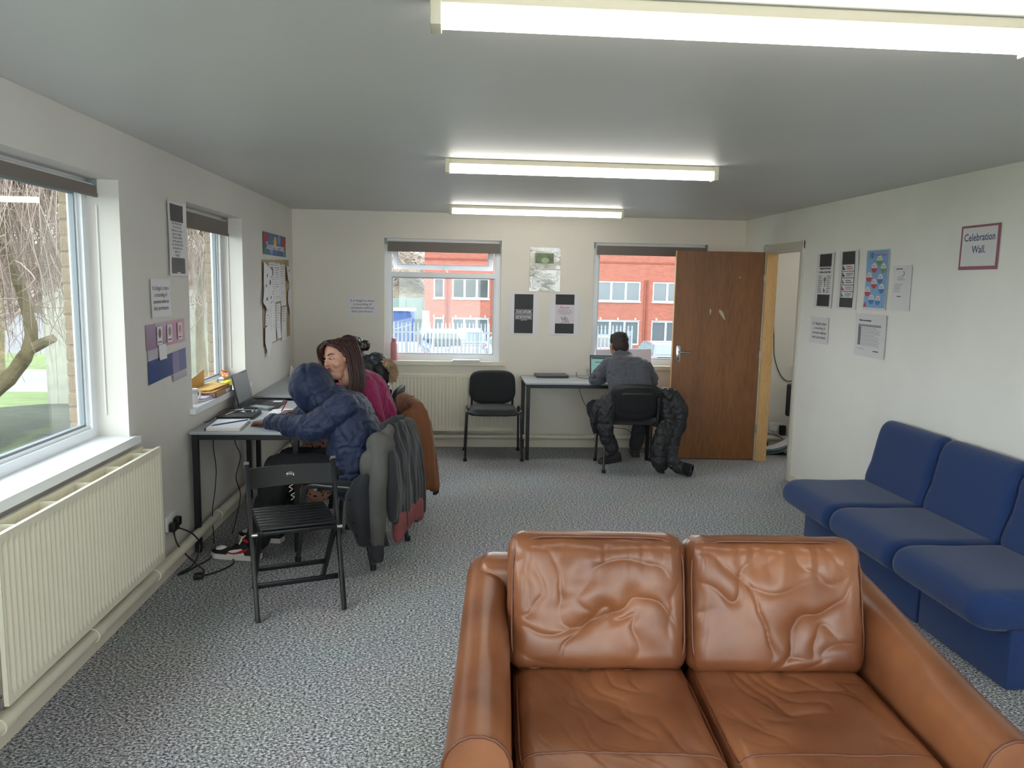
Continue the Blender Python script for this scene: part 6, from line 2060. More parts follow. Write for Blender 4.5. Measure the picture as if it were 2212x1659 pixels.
for k in range(5):
    MB().rbox(-0.070 + 0.003 * k, 0.068 - 0.002 * k, -0.07 - 0.006 * (k % 3), 0.070 + 0.004 * (k % 2), 0.0002 + 0.0046 * k, 0.0042 + 0.0046 * k, 0.001, 1).build('sheet', m_paper if k % 2 else mat('lilac_paper', (200, 190, 210), 0.8), pp)
def envelope(loc, rz, w, d, h, label, m, lift=0.0):
    r = empty('padded_envelope', loc, rz, label=label, cat='envelope')
    P, Oo, F_ = box_grid((16, 16, 4), w / 2, d / 2, h / 2, h * 0.49)
    Oo = Oo.copy()
    for i in range(len(Oo)):
        Oo[i, 2] += h / 2 + 0.004 * noise.noise(V((P[i][0] * 2, P[i][1] * 2, rz)))  + lift * (P[i][1] * 0.5 + 0.5) ** 2
    link('envelope_body', mesh_from('envelope_body', Oo, F_), m, r)
    fl_ = MB(); fl_.rbox(-w / 2 + 0.004, w / 2 - 0.004, d / 2 - 0.05, d / 2 - 0.004, h + 0.0006 + lift * 0.9, h + 0.0018 + lift * 0.9, 0.0005, 1); fl_.build('flap', m, r)
    return r
envelope((-1.668, 5.37, SZ + 0.0365), radians(2), 0.150, 0.42, 0.012, 'ochre padded envelope lying on the brown file', m_kraft)
envelope((-1.672, 5.35, SZ + 0.0520), radians(-3), 0.140, 0.36, 0.009, 'upper ochre envelope on top of the file', mat('kraft_pale', (216, 176, 104), 0.75))
le = empty('leaning_envelope', (-1.735, 5.27, SZ + 0.005), label='large ochre envelope leaning against the window frame', cat='envelope')
ml = MB()
ml.grid(lambda a, b: (-0.012 - 0.008 * b + 0.006 * sin(pi * a) + 0.010 * b * b, -0.20 + 0.40 * a, 0.0 + (0.105 + 0.05 * a) * b), 12, 8)
n0 = len(ml.v); ml.grid(lambda a, b: (-0.007 - 0.008 * b + 0.006 * sin(pi * a) + 0.010 * b * b, -0.20 + 0.40 * a, 0.0 + (0.105 + 0.05 * a) * b), 12, 8)
ml.build('envelope_body', m_kraft, le)
ye = empty('highlighter_box', (-1.700, 5.830, SZ), radians(2), label='bright yellow box of pens on the sill', cat='box')
m_yel = mat('bright_yellow', (246, 226, 40), 0.5)
MB().rbox(-0.022, 0.022, -0.13, 0.13, 0.0, 0.034, 0.002, 1).build('carton', m_yel, ye)
MB().rbox(-0.0225, 0.0225, 0.04, 0.131, 0.0336, 0.036, 0.001, 1).build('lid_flap', m_yel, ye)
bs_ = empty('book_pile', (-1.728, 5.93, SZ), radians(0), label='pile of white and blue exercise books at the end of the sill', cat='books')
for k in range(5):
    MB().rbox(-0.036, 0.004, -0.09 + 0.004 * k, 0.10 - 0.003 * k, 0.0005 + 0.011 * k, 0.0105 + 0.011 * k, 0.001, 1).build('book', (m_paper, mat('pale_blue_cover', (150, 170, 200), 0.6))[k % 2], bs_)
envelope((-1.742, 5.95, SZ + 0.057), radians(20), 0.05, 0.14, 0.010, 'small orange brown envelope tilted on the book pile', mat('orange_kraft', (214, 150, 106), 0.75), 0.03)
mg_ = empty('mug', (-1.672, 4.985, SZ), radians(60), label='white mug with thin stripes at the near end of the sill', cat='mug')
mgb = MB(); mgb.lathe([(0.0, 0.0), (0.034, 0.0), (0.038, 0.006), (0.040, 0.09), (0.0385, 0.092), (0.0365, 0.09), (0.034, 0.012), (0.0, 0.010)], n=28)
mgb.build('cup', m_whitep, mg_)
MB().tube(spline([(0.038, 0, 0.075), (0.066, 0, 0.072), (0.070, 0, 0.045), (0.056, 0, 0.022), (0.037, 0, 0.018)], 6), 0.0055, 8, flat=1.3).build('handle', m_whitep, mg_)
for z in (0.074, 0.080, 0.066):
    MB().tube([(0.0402 * cos(2 * pi * k / 28), 0.0402 * sin(2 * pi * k / 28), z) for k in range(28)], 0.0009, 5, closed=True).build('stripe', mat('navy_stripe', (50, 60, 90), 0.5), mg_)

# ---------------------------------------------------------------- sills of the end wall
bt = empty('water_bottle', (-0.622, 7.878, 0.891), label='pink metal water bottle on the sill of the fanlight window', cat='bottle')
m_pkb = mat('pink_enamel', (206, 140, 146), 0.4)
MB().lathe([(0.0, 0.0), (0.033, 0.0), (0.035, 0.006), (0.035, 0.165), (0.030, 0.185), (0.022, 0.192), (0.0, 0.193)], n=26).build('body', m_pkb, bt)
MB().lathe([(0.0, 0.193), (0.023, 0.193), (0.025, 0.197), (0.025, 0.222), (0.022, 0.226), (0.0, 0.227)], n=22).build('cap', m_pkb, bt)
ps = empty('paper_stack', (0.105, 7.872, 0.891), radians(2), label='small stack of white papers on the sill of the fanlight window', cat='papers')
for k in range(4):
    MB().rbox(-0.145 + 0.006 * k, 0.145 - 0.004 * (k % 2), -0.055, 0.055 - 0.003 * k, 0.0003 + 0.0045 * k, 0.0042 + 0.0045 * k, 0.001, 1).build('sheet', m_paper, ps)
wbd = MB(); wbd.rbox(-0.295, 0.295, -0.004, 0.004, 0.0, 0.165, 0.002, 1, Matrix.Translation((1.755, 7.905, 0.868)) @ Matrix.Rotation(radians(-1.5), 4, 'Y') @ Matrix.Rotation(radians(-8), 4, 'X'))
wbd.build('foam_board', mat('lilac_white_board', (222, 216, 226), 0.8), label='white board propped on the sill behind the man', cat='board')

# ================================================================== sockets, plugs and cables
def socket(loc, face, label, n=2):
    r = empty('wall_socket', loc, face, label=label, cat='socket')     # local -y looks into the room
    w = 0.146 if n == 2 else 0.086
    MB().rbox(-w / 2, w / 2, -0.012, 0.0, -0.043, 0.043, 0.003, 2).build('plate', m_whitep, r)
    for k in range(n):
        x = (-0.036, 0.036)[k] if n == 2 else 0
        MB().rbox(x - 0.007, x + 0.007, -0.015, -0.012, 0.018, 0.034, 0.001, 1).build('switch', m_whitep, r)
        for dx, dz in ((0, 0.004), (-0.011, -0.016), (0.011, -0.016)):
            MB().box(x + dx - 0.003, x + dx + 0.003, -0.0124, -0.0118, dz - 0.003, dz + 0.003).build('pin_hole', m_black, r)
    return r
def plug(loc, face, label, m=None):
    r = empty('plug', loc, face, label=label, cat='plug')
    MB().rbox(-0.024, 0.024, -0.036, 0.0, -0.026, 0.024, 0.008, 3).build('body', m or m_black, r)
    MB().tube([(0, -0.02, -0.024), (0, -0.022, -0.05)], [0.008, 0.005], 8).build('strain_relief', m or m_black, r)
    return r
FL = pi / 2      # things on the left wall look along +x
socket((L + 0.0005, 4.395, 0.30), FL, 'white double socket on the left wall near the radiator')
plug((L + 0.0135, 4.36, 0.278), FL, 'black plug nearest the radiator')
plug((L + 0.0135, 4.432, 0.292), FL, 'black plug nearest the table leg')
def cable(name, pts, r, m, label, per=6):
    return MB().tube(spline(pts, per), r, 7).build(name, m, label=label, cat='cable')
cable('power_cable', [(L + 0.035, 4.36, 0.235), (L + 0.06, 4.36, 0.16), (L + 0.13, 4.40, 0.05), (-1.43, 4.38, 0.008), (-1.44, 4.30, 0.008), (-1.36, 4.36, 0.008), (-1.30, 4.50, 0.008), (-1.36, 4.62, 0.008), (-1.48, 4.66, 0.008)], 0.0045, m_black, 'black cable looping from the socket over the carpet')
cable('power_cable', [(L + 0.035, 4.432, 0.25), (L + 0.10, 4.47, 0.20), (L + 0.13, 4.50, 0.12), (L + 0.11, 4.44, 0.03), (-1.56, 4.33, 0.008), (-1.53, 4.36, 0.008), (-1.50, 4.46, 0.008), (-1.46, 4.60, 0.008), (-1.50, 4.72, 0.008)], 0.0045, m_black, 'black cable curling under the near table leg')
ad = MB(); ad.rbox(-1.455, -1.405, 4.262, 4.312, 0.001, 0.030, 0.006, 2); ad.build('cable_adapter', m_black, label='small black adapter on the cable loop', cat='adapter')
cable('hanging_cable', [(-1.55, 5.02, 0.735), (-1.555, 5.02, 0.60), (-1.545, 5.03, 0.45), (-1.555, 5.02, 0.30), (-1.56, 4.98, 0.20), (-1.545, 4.93, 0.12), (-1.52, 4.86, 0.006)], 0.0032, m_black, 'thin black lead hanging straight down under the table')
cable('hanging_cable', [(-1.43, 5.10, 0.735), (-1.44, 5.10, 0.62), (-1.41, 5.11, 0.52), (-1.44, 5.10, 0.38), (-1.42, 5.12, 0.26), (-1.44, 5.10, 0.12), (-1.46, 5.05, 0.006)], 0.0032, m_black, 'wavy black lead hanging under the middle of the table')
random.seed(11)
pts = [(-1.20, 5.75, 0.735), (-1.21, 5.75, 0.62)] + [(-1.22 + random.uniform(-.06, .06), 5.72 + random.uniform(-.08, .08), 0.60 - 0.02 * k + random.uniform(-.04, .04)) for k in range(9)] + [(-1.25, 5.6, 0.35), (-1.3, 5.5, 0.15), (-1.33, 5.45, 0.008)]
cable('hanging_cable', pts, 0.0032, m_black, 'knotted bundle of black leads under the table')
cable('laptop_lead', [(-1.553, 5.52, 0.768), (-1.575, 5.42, 0.785), (-1.585, 5.28, 0.782), (-1.58, 5.08, 0.768), (-1.592, 4.98, 0.768)], 0.0035, m_black, 'black laptop lead lying along the wall side of the table')
cable('laptop_lead', [(1.35, 7.55, 0.762), (1.27, 7.60, 0.764), (1.23, 7.66, 0.768), (1.235, 7.74, 0.79), (1.24, 7.80, 0.80)], 0.003, m_black, 'short black lead beside the laptop of the man')
cable('hanging_cable', [(1.235, 7.72, 0.73), (1.27, 7.73, 0.62), (1.33, 7.74, 0.48), (1.45, 7.76, 0.34), (1.62, 7.77, 0.24), (1.80, 7.78, 0.20), (1.90, 7.79, 0.09), (2.02, 7.79, 0.06)], 0.003, mat('brown_lead', (70, 52, 46), 0.6), 'brown lead sagging under the end table')

# room beyond the door
socket((3.42, B - 0.0005, 0.235), 0, 'white double socket in the room beyond the door')
plug((3.395, B - 0.0130, 0.215), 0, 'white plug in the room beyond the door', m_whitep)
pa = empty('power_adapter', (3.475, B - 0.0130, 0.215), 0, label='black power adapter in the far socket', cat='adapter')
MB().rbox(-0.030, 0.030, -0.055, 0.0, -0.065, 0.035, 0.006, 2).build('body', m_black, pa)
MB().tube([(0.0, -0.03, -0.063), (0.0, -0.035, -0.10)], 0.005, 6).build('strain_relief', m_black, pa)
cable('wall_cable', [(3.283, B - 0.008, 1.475), (3.315, B - 0.008, 1.36), (3.335, B - 0.008, 1.15), (3.35, B - 0.008, 0.98), (3.42, B - 0.008, 0.80), (3.508, B - 0.008, 0.722), (3.58, B - 0.008, 0.745), (3.66, B - 0.008, 0.83)], 0.004, m_black, 'black cable drooping on the wall beyond the door')
cable('wall_cable', [(3.20, B - 0.03, 0.25), (3.29, B - 0.03, 0.24), (3.31, B - 0.04, 0.17), (3.38, B - 0.06, 0.155), (3.46, B - 0.10, 0.12)], 0.004, m_black, 'grey cable curving down beside the far socket')
rb = empty('rucksack', (3.50, 7.36, 0), radians(10), label='grey rucksack on the floor beyond the door', cat='bag')
me = blob_mesh('bag_body', [ell_prim((0, 0, 0.15), (0.13, 0.10, 0.15), None), cap_prim((-0.08, 0, 0.06), (0.08, 0, 0.06), 0.075, 0.075)], 0.012, 4); crumple(me, 0.01, 9, 2)
co, no = mesh_np(me); co[:, 2] -= co[:, 2].min() - 0.001; set_np(me, co)
link('bag_body', me, mat('grey_canvas', (84, 84, 82), 0.9), rb)
MB().tube(spline([(-0.10, -0.04, 0.20), (-0.13, -0.08, 0.25), (-0.06, -0.07, 0.30)], 6), 0.010, 6).build('strap', m_black, rb)
ch_b = empty('swivel_chair', (3.62, 7.66, 0), label='black chair back edge seen past the door jamb', cat='chair')
MB().rbox(-0.20, 0.22, -0.02, 0.03, 0.38, 0.72, 0.10, 5).build('backrest', m_shell, ch_b)
MB().rbox(-0.15, 0.22, -0.22, 0.0, 0.345, 0.39, 0.02, 2).build('seat', m_fab, ch_b)
MB().cyl((0.05, -0.08, 0.06), (0.05, -0.08, 0.345), 0.025).build('stem', m_blackmetal, ch_b)
for k in range(5):
    a = 2 * pi * k / 5
    MB().tube([(0.05, -0.08, 0.06), (0.05 + 0.12 * cos(a), -0.08 + 0.12 * sin(a), 0.02)], 0.015, 8).build('foot', m_blackmetal, ch_b)
fo = empty('folder_pile', (3.26, 7.60, 0), radians(-8), label='pale blue folder of papers sagging on the floor beyond the door', cat='folder')
fm_ = MB(); fm_.grid(lambda a, b: (-0.20 + 0.40 * a, -0.10 + 0.20 * b, 0.045 + 0.10 * max(0, a - 0.35) ** 2 * 2.2), 14, 6); n0 = len(fm_.v)
fm_.grid(lambda a, b: (-0.20 + 0.40 * a, -0.10 + 0.20 * b, 0.015 + 0.09 * max(0, a - 0.35) ** 2 * 2.2), 14, 6); fm_.build('cover', mat('pale_blue_folder', (168, 206, 212), 0.6), fo)
fm_ = MB(); fm_.grid(lambda a, b: (-0.18 + 0.37 * a, -0.09 + 0.18 * b, 0.060 + 0.10 * max(0, a - 0.35) ** 2 * 2.2), 14, 6)
fm_.grid(lambda a, b: (-0.18 + 0.37 * a, -0.09 + 0.18 * b, 0.050 + 0.10 * max(0, a - 0.35) ** 2 * 2.2), 14, 6); fm_.build('papers', m_paper, fo)
MB().rbox(-0.19, 0.14, -0.08, 0.09, 0.0, 0.014, 0.003, 1).build('tray', m_black, fo)
MB().rbox(-0.16, -0.02, 0.02, 0.10, 0.07, 0.115, 0.01, 2).build('pouch', m_black, fo)

# ================================================================== posters and notices
def pl_(u, v, w): return (L + w, u, v)
def pb_(u, v, w): return (u, B - w, v)
def pr_(u, v, w): return (R - w, -u, v)
m_note = mat('copy_paper', (222, 220, 222), 0.65)
m_print = mat('black_print', (34, 34, 38), 0.5, var=(8, 0.15))
m_txt = mat('text_ink', (44, 42, 50), 0.7)
m_gtxt = mat('grey_text', (138, 134, 142), 0.7)

class Sheet:
    def __init__(s, name, fn, u0, u1, v0, v1, label, cat='poster', m=None, curl=0.004, skew=(0, 0), group=None, base=0.0022, seed=0.0):
        s.fn, s.u0, s.u1, s.v0, s.v1, s.curl, s.skew, s.base, s.seed = fn, u0, u1, v0, v1, curl, skew, base, seed
        mb = MB()
        n = 13
        mb.grid(lambda a, b: s.P(a, b, 0), n, n); n0 = len(mb.v)
        mb.grid(lambda a, b: s.P(a, b, -0.0005), n, n)
        for i in range(n - 1):
            for q in ((i, i + 1), ((n - 1) * n + i, (n - 1) * n + i + 1), (i * n, (i + 1) * n), (i * n + n - 1, (i + 1) * n + n - 1)):
                mb.f.append((q[0], q[1], n0 + q[1], n0 + q[0])); mb.mi.append(0)
        s.o = mb.build(name, m or m_note, label=label, cat=cat, group=group)
    def w(s, a, b):
        e = (2 * a - 1) ** 2 * 0.5 + (2 * b - 1) ** 2 * 0.5
        return s.base + s.curl * (0.5 + 0.5 * noise.noise(V((a * 1.7 + s.seed + s.u0, b * 1.7, s.v0)))) * (0.35 + e)
    def P(s, a, b, lift):
        u = s.u0 + (s.u1 - s.u0) * a + s.skew[0] * (b - 0.5); v = s.v0 + (s.v1 - s.v0) * b + s.skew[1] * (a - 0.5)
        return s.fn(u, v, s.w(a, b) + lift)
    def rect(s, a0, a1, b0, b1, m, name='printed_area', lift=0.0006):
        mb = MB(); mb.grid(lambda x, y: s.P(a0 + (a1 - a0) * x, b0 + (b1 - b0) * y, lift), 9, 9)
        return mb.build(name, m, s.o)
    def poly(s, pts, m, name='printed_shape', lift=0.0009):
        c = (sum(p[0] for p in pts) / len(pts), sum(p[1] for p in pts) / len(pts))
        mb = MB(); mb.v = [s.P(*c, lift)] + [s.P(a, b, lift) for a, b in pts]
        n = len(pts); mb.f = [(0, 1 + i, 1 + (i + 1) % n) for i in range(n)]; mb.mi = [0] * n
        return mb.build(name, m, s.o)
    def text(s, body, a, b, size, m=None, align='CENTER', spacing=1.0, shear=0.0, bold=0.0, width=1.0, lift=0.0011, name='lettering'):
        W_, H_ = s.u1 - s.u0, s.v1 - s.v0
        t = text_mesh(body, size, lambda x, y: s.P(a + x / W_, b + y / H_, lift), align, spacing, shear, bold, width)
        return t.build(name, m or m_txt, s.o)
    def lines(s, a0, a1, b0, b1, n, m=None, th=0.35, ragged=0.25, name='text_lines', seed=1, lift=0.0010, words=True):
        rnd = random.Random(seed)
        mb = MB()
        for k in range(n):
            bb_ = b1 - (b1 - b0) * (k + 0.5) / n
            h_ = (b1 - b0) / n * th / 2
            x = a0; end = a1 - (a1 - a0) * ragged * rnd.random()
            while x < end:
                l = (a1 - a0) * (rnd.uniform(0.06, 0.16) if words else 2)
                e = min(end, x + l)
                mb.add([s.P(x, bb_ - h_, lift), s.P(e, bb_ - h_, lift), s.P(e, bb_ + h_, lift), s.P(x, bb_ + h_, lift)], [(0, 1, 2, 3)])
                x = e + (a1 - a0) * 0.018
        return mb.build(name, m or m_gtxt, s.o)

ILL = 'It is illegal to share\na recording of\nsomeone without\ntheir permission.'
def illegal(fn, u0, u1, v0, v1, label, **k):
    s = Sheet('notice', fn, u0, u1, v0, v1, label, 'notice', group='recording notices', **k)
    s.text(ILL, 0.5, 0.5, (v1 - v0) * 0.155, spacing=1.12)
    for a in (0.03, 0.97):
        s.rect(a - 0.03, a + 0.03, 0.96, 1.01, mat('clear_tape', (214, 210, 200), 0.3), 'tape', 0.0012)
    return s

# ---- left wall
s = Sheet('quotation_poster', pl_, 4.512, 4.806, 1.692, 2.112, 'tall white poster with black blocks and a quotation left of the window', curl=0.016)
s.rect(0.14, 0.86, 0.735, 0.965, m_print); s.rect(0.14, 0.86, 0.03, 0.245, m_print)
s.text('Nelson Mandela said:\n"Our world is not\ndivided by race, colour,\ngender, or religion.\nOur world is divided\ninto wise people and\nfools. And fools divide\nthemselves by race,\ngender, or\nreligion."', 0.5, 0.495, 0.0195, spacing=1.02)
s.rect(0.42, 0.60, 0.035, 0.050, m_note, 'credit_strip', 0.0012)
illegal(pl_, 4.235, 4.522, 1.464, 1.672, 'recording notice taped on the left wall between the windows', curl=0.010)
m_pock = mat('clear_pocket', (196, 192, 204), 0.12, spec=0.8)
s = Sheet('photo_strip', pl_, 4.155, 4.735, 1.303, 1.436, 'purple and pink plastic wallet strip holding photo cards', 'wall strip', m=mat('purple_card', (128, 92, 128), 0.3), curl=0.004, skew=(0, 0.012))
s.rect(0.48, 1.0, 0.0, 1.0, mat('pink_card', (178, 112, 142), 0.3), 'pink_panel')
s.rect(0.22, 0.5, 0.0, 1.0, mat('mauve_card', (160, 134, 160), 0.25), 'mauve_panel')
for a, c in ((0.32, (116, 64, 50)), (0.58, (150, 118, 96)), (0.86, (196, 120, 100))):
    s.rect(a - 0.075, a + 0.055, 0.12, 0.86, m_note, 'photo_card', 0.0045)
    s.poly([(a - 0.01 + 0.036 * cos(t), 0.58 + 0.20 * sin(t)) for t in [2 * pi * k / 14 for k in range(14)]], mat('portrait_%d' % c[0], c, 0.5), 'portrait', 0.0052)
    s.lines(a - 0.06, a + 0.04, 0.16, 0.30, 1, m_txt, lift=0.0053, seed=int(a * 100))
s.rect(0.28, 0.47, -0.52, 0.10, m_note, 'hanging_card', 0.0030)
s.rect(0.02, 0.24, -0.42, 0.0, m_pock, 'clear_pocket', 0.002)
s = Sheet('photo_strip', pl_, 4.165, 4.742, 1.128, 1.252, 'dark blue plastic wallet strip under the purple one', 'wall strip', m=mat('blue_card', (58, 84, 138), 0.22), curl=0.005, skew=(0, 0.030))
s.rect(0.62, 0.80, 0.0, 1.0, mat('mauve_card2', (134, 128, 170), 0.25), 'mauve_panel')
s.rect(0.80, 1.0, 0.0, 1.0, mat('steel_blue_card', (98, 116, 164), 0.2), 'blue_panel')
s.rect(0.60, 0.98, -0.35, 0.0, m_pock, 'clear_pocket', 0.002)

s = Sheet('banner', pl_, 6.680, 7.530, 1.893, 2.080, 'small colourful banner reading Superheroes above the brown board', 'banner', m=mat('banner_blue', (78, 104, 150), 0.6, var=(9, 0.3)), curl=0.008)
for (a0, a1, b0, b1, c) in ((0.0, 0.22, 0.45, 1.0, (158, 60, 66)), (0.80, 1.0, 0.35, 1.0, (156, 62, 68)), (0.02, 0.2, 0.0, 0.28, (84, 116, 96)), (0.3, 0.42, 0.0, 0.3, (106, 152, 196)), (0.62, 0.76, 0.55, 1.0, (112, 150, 200)), (0.85, 1.0, 0.0, 0.3, (88, 140, 128))):
    s.poly([((a0 + a1) / 2 + (a1 - a0) * 0.5 * cos(t) * (1 + 0.15 * sin(5 * t)), (b0 + b1) / 2 + (b1 - b0) * 0.5 * sin(t)) for t in [2 * pi * k / 16 for k in range(16)]], mat('banner_%d_%d' % (c[0], c[1]), c, 0.6), 'colour_patch', 0.0008)
s.poly([(0.52 + (0.10 if k % 2 else 0.055) * cos(2 * pi * k / 24), 0.60 + (0.38 if k % 2 else 0.24) * sin(2 * pi * k / 24)) for k in range(24)], mat('banner_yellow', (216, 172, 62), 0.6), 'star_burst', 0.0013)
s.text('Superheroes', 0.52, 0.40, 0.088, m_note, bold=0.0015, width=1.5, lift=0.0022)
# brown board with strips of paper
def board_mat():
    return wood_material('brown_wood_paper', (132, 110, 72), (166, 142, 100), 3.0, 3.0)
s = Sheet('notice_board', pl_, 6.630, 7.660, 1.130, 1.857, 'brown wood effect board covered with white paper strips', 'notice board', m=board_mat(), curl=0.006, skew=(0, 0.03))
strips = [(0.20, 0.42, 0.02, 0.97, 0.10), (0.40, 0.62, 0.49, 0.96, 0.0), (0.63, 0.84, 0.42, 0.94, 0.02), (0.46, 0.62, 0.03, 0.46, 0.0), (0.66, 0.86, -0.02, 0.40, 0.0), (0.06, 0.24, 0.24, 0.56, 0.0)]
for k, (a0, a1, b0, b1, sk_) in enumerate(strips):
    mb = MB(); lf_ = 0.004 + 0.002 * (k % 2)
    mb.grid(lambda x, y: s.P(a0 + (a1 - a0) * x + 0.02 * sin(y * 3 + k), b0 + (b1 - b0) * y, lf_ + 0.008 * sin(pi * x) * (1 - y)), 7, 9)
    q = mb.build('pinned_strip', m_note, s.o)
    t = MB(); rnd = random.Random(k)
    for j in range(int((b1 - b0) * 34)):
        bb_ = b1 - 0.025 - j / 34
        if bb_ < b0 + 0.03: break
        y_ = (bb_ - b0) / (b1 - b0)
        e = rnd.uniform(0.55, 0.9)
        pp_ = lambda x, y: s.P(a0 + (a1 - a0) * x + 0.02 * sin(y * 3 + k), b0 + (b1 - b0) * y, lf_ + 0.0012 + 0.008 * sin(pi * x) * (1 - y))
        dy = 0.0035 / (b1 - b0)
        t.add([pp_(0.1, y_ - dy), pp_(e, y_ - dy), pp_(e, y_ + dy), pp_(0.1, y_ + dy)], [(0, 1, 2, 3)])
    t.build('text_lines', m_gtxt, q)
def leaf(pts, name, lift, marks):
    c = (sum(p[0] for p in pts) / len(pts), sum(p[1] for p in pts) / len(pts))
    mb = MB(); mb.v = [s.P(*c, lift + 0.004)] + [s.P(a, b, lift + (0.010 if i % 2 else 0.0)) for i, (a, b) in enumerate(pts)]
    n = len(pts); mb.f = [(0, 1 + i, 1 + (i + 1) % n) for i in range(n)]; mb.mi = [0] * n
    q = mb.build(name, m_note, s.o)
    for (a, b, r_) in marks:
        mk = MB(); mk.v = [s.P(a + r_ * 0.6 * cos(t) , b + r_ * sin(t), lift + 0.0075) for t in [2 * pi * i / 10 for i in range(10)]]; mk.f = [tuple(range(10))]; mk.mi = [0]
        mk.build('ink_mark', m_txt, q)
leaf([(0.02, 0.98), (0.26, 0.88), (0.30, 0.62), (0.16, 0.50), (-0.02, 0.58)], 'doodled_sheet', 0.010, [(0.10, 0.82, .02), (0.2, 0.74, .03), (0.06, 0.70, .02), (0.24, 0.80, .015)])
leaf([(0.0, 0.70), (0.22, 0.66), (0.26, 0.50), (0.10, 0.40), (-0.06, 0.52)], 'doodled_sheet', 0.016, [(0.2, 0.56, .02), (0.06, 0.55, .02), (0.2, 0.5, .015)])
leaf([(0.02, 0.22), (0.16, 0.26), (0.24, 0.02), (0.08, -0.14), (0.0, 0.05)], 'loose_sheet', 0.012, [])
leaf([(0.86, 0.93), (1.02, 0.88), (1.02, 0.70), (0.88, 0.74)], 'loose_sheet', 0.010, [(0.94, 0.86, .02)])
leaf([(0.92, 0.60), (1.02, 0.64), (1.06, 0.34), (0.98, 0.24), (0.90, 0.46)], 'loose_sheet', 0.010, [])
s.poly([(0.29 + 0.04 * cos(t), 0.86 + 0.055 * sin(t)) for t in [2 * pi * k / 16 for k in range(16)]], mat('grey_sketch', (90, 88, 92), 0.7), 'sketched_figure', 0.0125)

# ---- end wall
illegal(pb_, -1.083, -0.788, 1.333, 1.538, 'recording notice alone on the end wall left of the fanlight window', curl=0.003)
m_lam = mat('laminate_film', (176, 174, 162), 0.08, spec=0.9, coat=0.6, bump=(9, 0.5, 0.01))
s = Sheet('laminated_picture', pb_, 0.745, 1.056, 1.842, 2.055, 'laminated sheet with a small green picture high on the end wall', m=m_lam, curl=0.008)
g_ = s.rect(0.17, 0.78, 0.26, 0.74, mat('green_picture', (84, 104, 58), 0.25, var=(18, 0.4)), 'green_picture')
s.poly([(0.50 + 0.13 * cos(t), 0.40 + 0.13 * sin(t)) for t in [2 * pi * k / 14 for k in range(14)]], mat('pale_green_figure', (156, 168, 122), 0.3), 'pale_shape')
s = Sheet('laminated_text', pb_, 0.742, 1.058, 1.615, 1.832, 'glossy laminated sheet of small print on the end wall', m=m_lam, curl=0.008, seed=4.0)
s.lines(0.10, 0.85, 0.18, 0.86, 13, m_gtxt, 0.28, 0.3, seed=5)
s = Sheet('criticism_poster', pb_, 0.546, 0.838, 1.174, 1.590, 'black poster with white capitals about avoiding criticism', curl=0.004)
s.rect(0.17, 0.83, 0.03, 0.985, m_print)
wt = mat('white_ink', (226, 224, 226), 0.6)
s.text('THERE IS ONLY ONE WAY TO', 0.5, 0.600, 0.0150, wt, bold=0.0001, lift=0.0016, width=0.86)
s.text('AVOID CRITICISM:', 0.5, 0.562, 0.0215, wt, bold=0.0006, lift=0.0016, width=0.9)
s.text('DO NOTHING, SAY NOTHING,', 0.5, 0.492, 0.0150, wt, bold=0.0001, lift=0.0016, width=0.86)
s.text('AND BE NOTHING.', 0.5, 0.422, 0.0215, wt, bold=0.0006, lift=0.0016, width=0.9)
s.text('-ARISTOTLE', 0.5, 0.352, 0.0125, wt, lift=0.0016)
for b in (0.527, 0.458, 0.385):
    s.rect(0.21, 0.79, b - 0.006, b + 0.006, wt, 'white_rule', 0.0016)
s = Sheet('tortoise_poster', pb_, 0.962, 1.266, 1.177, 1.595, 'poster headed Never with a tortoise drawing between black blocks', curl=0.004, seed=2.0)
s.rect(0.18, 0.82, 0.03, 0.985, m_print)
s.rect(0.18, 0.82, 0.275, 0.735, mat('pale_pink_paper', (214, 204, 212), 0.6), 'pale_panel', 0.0010)
s.text('Never', 0.5, 0.665, 0.040, mat('red_ink', (176, 70, 76), 0.6), lift=0.0016)
s.text('discourage anyone who\ncontinually makes progress,\nno matter how slow.', 0.5, 0.560, 0.0165, m_txt, spacing=1.15, lift=0.0016, width=0.85)
s.text('-Plato', 0.5, 0.478, 0.011, m_txt, lift=0.0016)
def line_art(sh, paths, r=0.0016, name='drawing'):
    mb = MB()
    for pth in paths:
        mb.tube([sh.P(a, b, 0.0018) for a, b in pth], r, 4)
    mb.build(name, m_txt, sh.o)
tort = [[(0.42 + 0.0, 0.36), (0.45, 0.41), (0.51, 0.435), (0.58, 0.41), (0.62, 0.36), (0.64, 0.315), (0.56, 0.31), (0.48, 0.32), (0.42, 0.36)],
        [(0.42, 0.36), (0.39, 0.40), (0.37, 0.43), (0.39, 0.44), (0.43, 0.40)], [(0.48, 0.32), (0.42, 0.30), (0.36, 0.285)], [(0.62, 0.31), (0.66, 0.29)], [(0.46, 0.40), (0.60, 0.33)], [(0.51, 0.43), (0.55, 0.31)], [(0.45, 0.36), (0.58, 0.40)]]
line_art(s, tort)

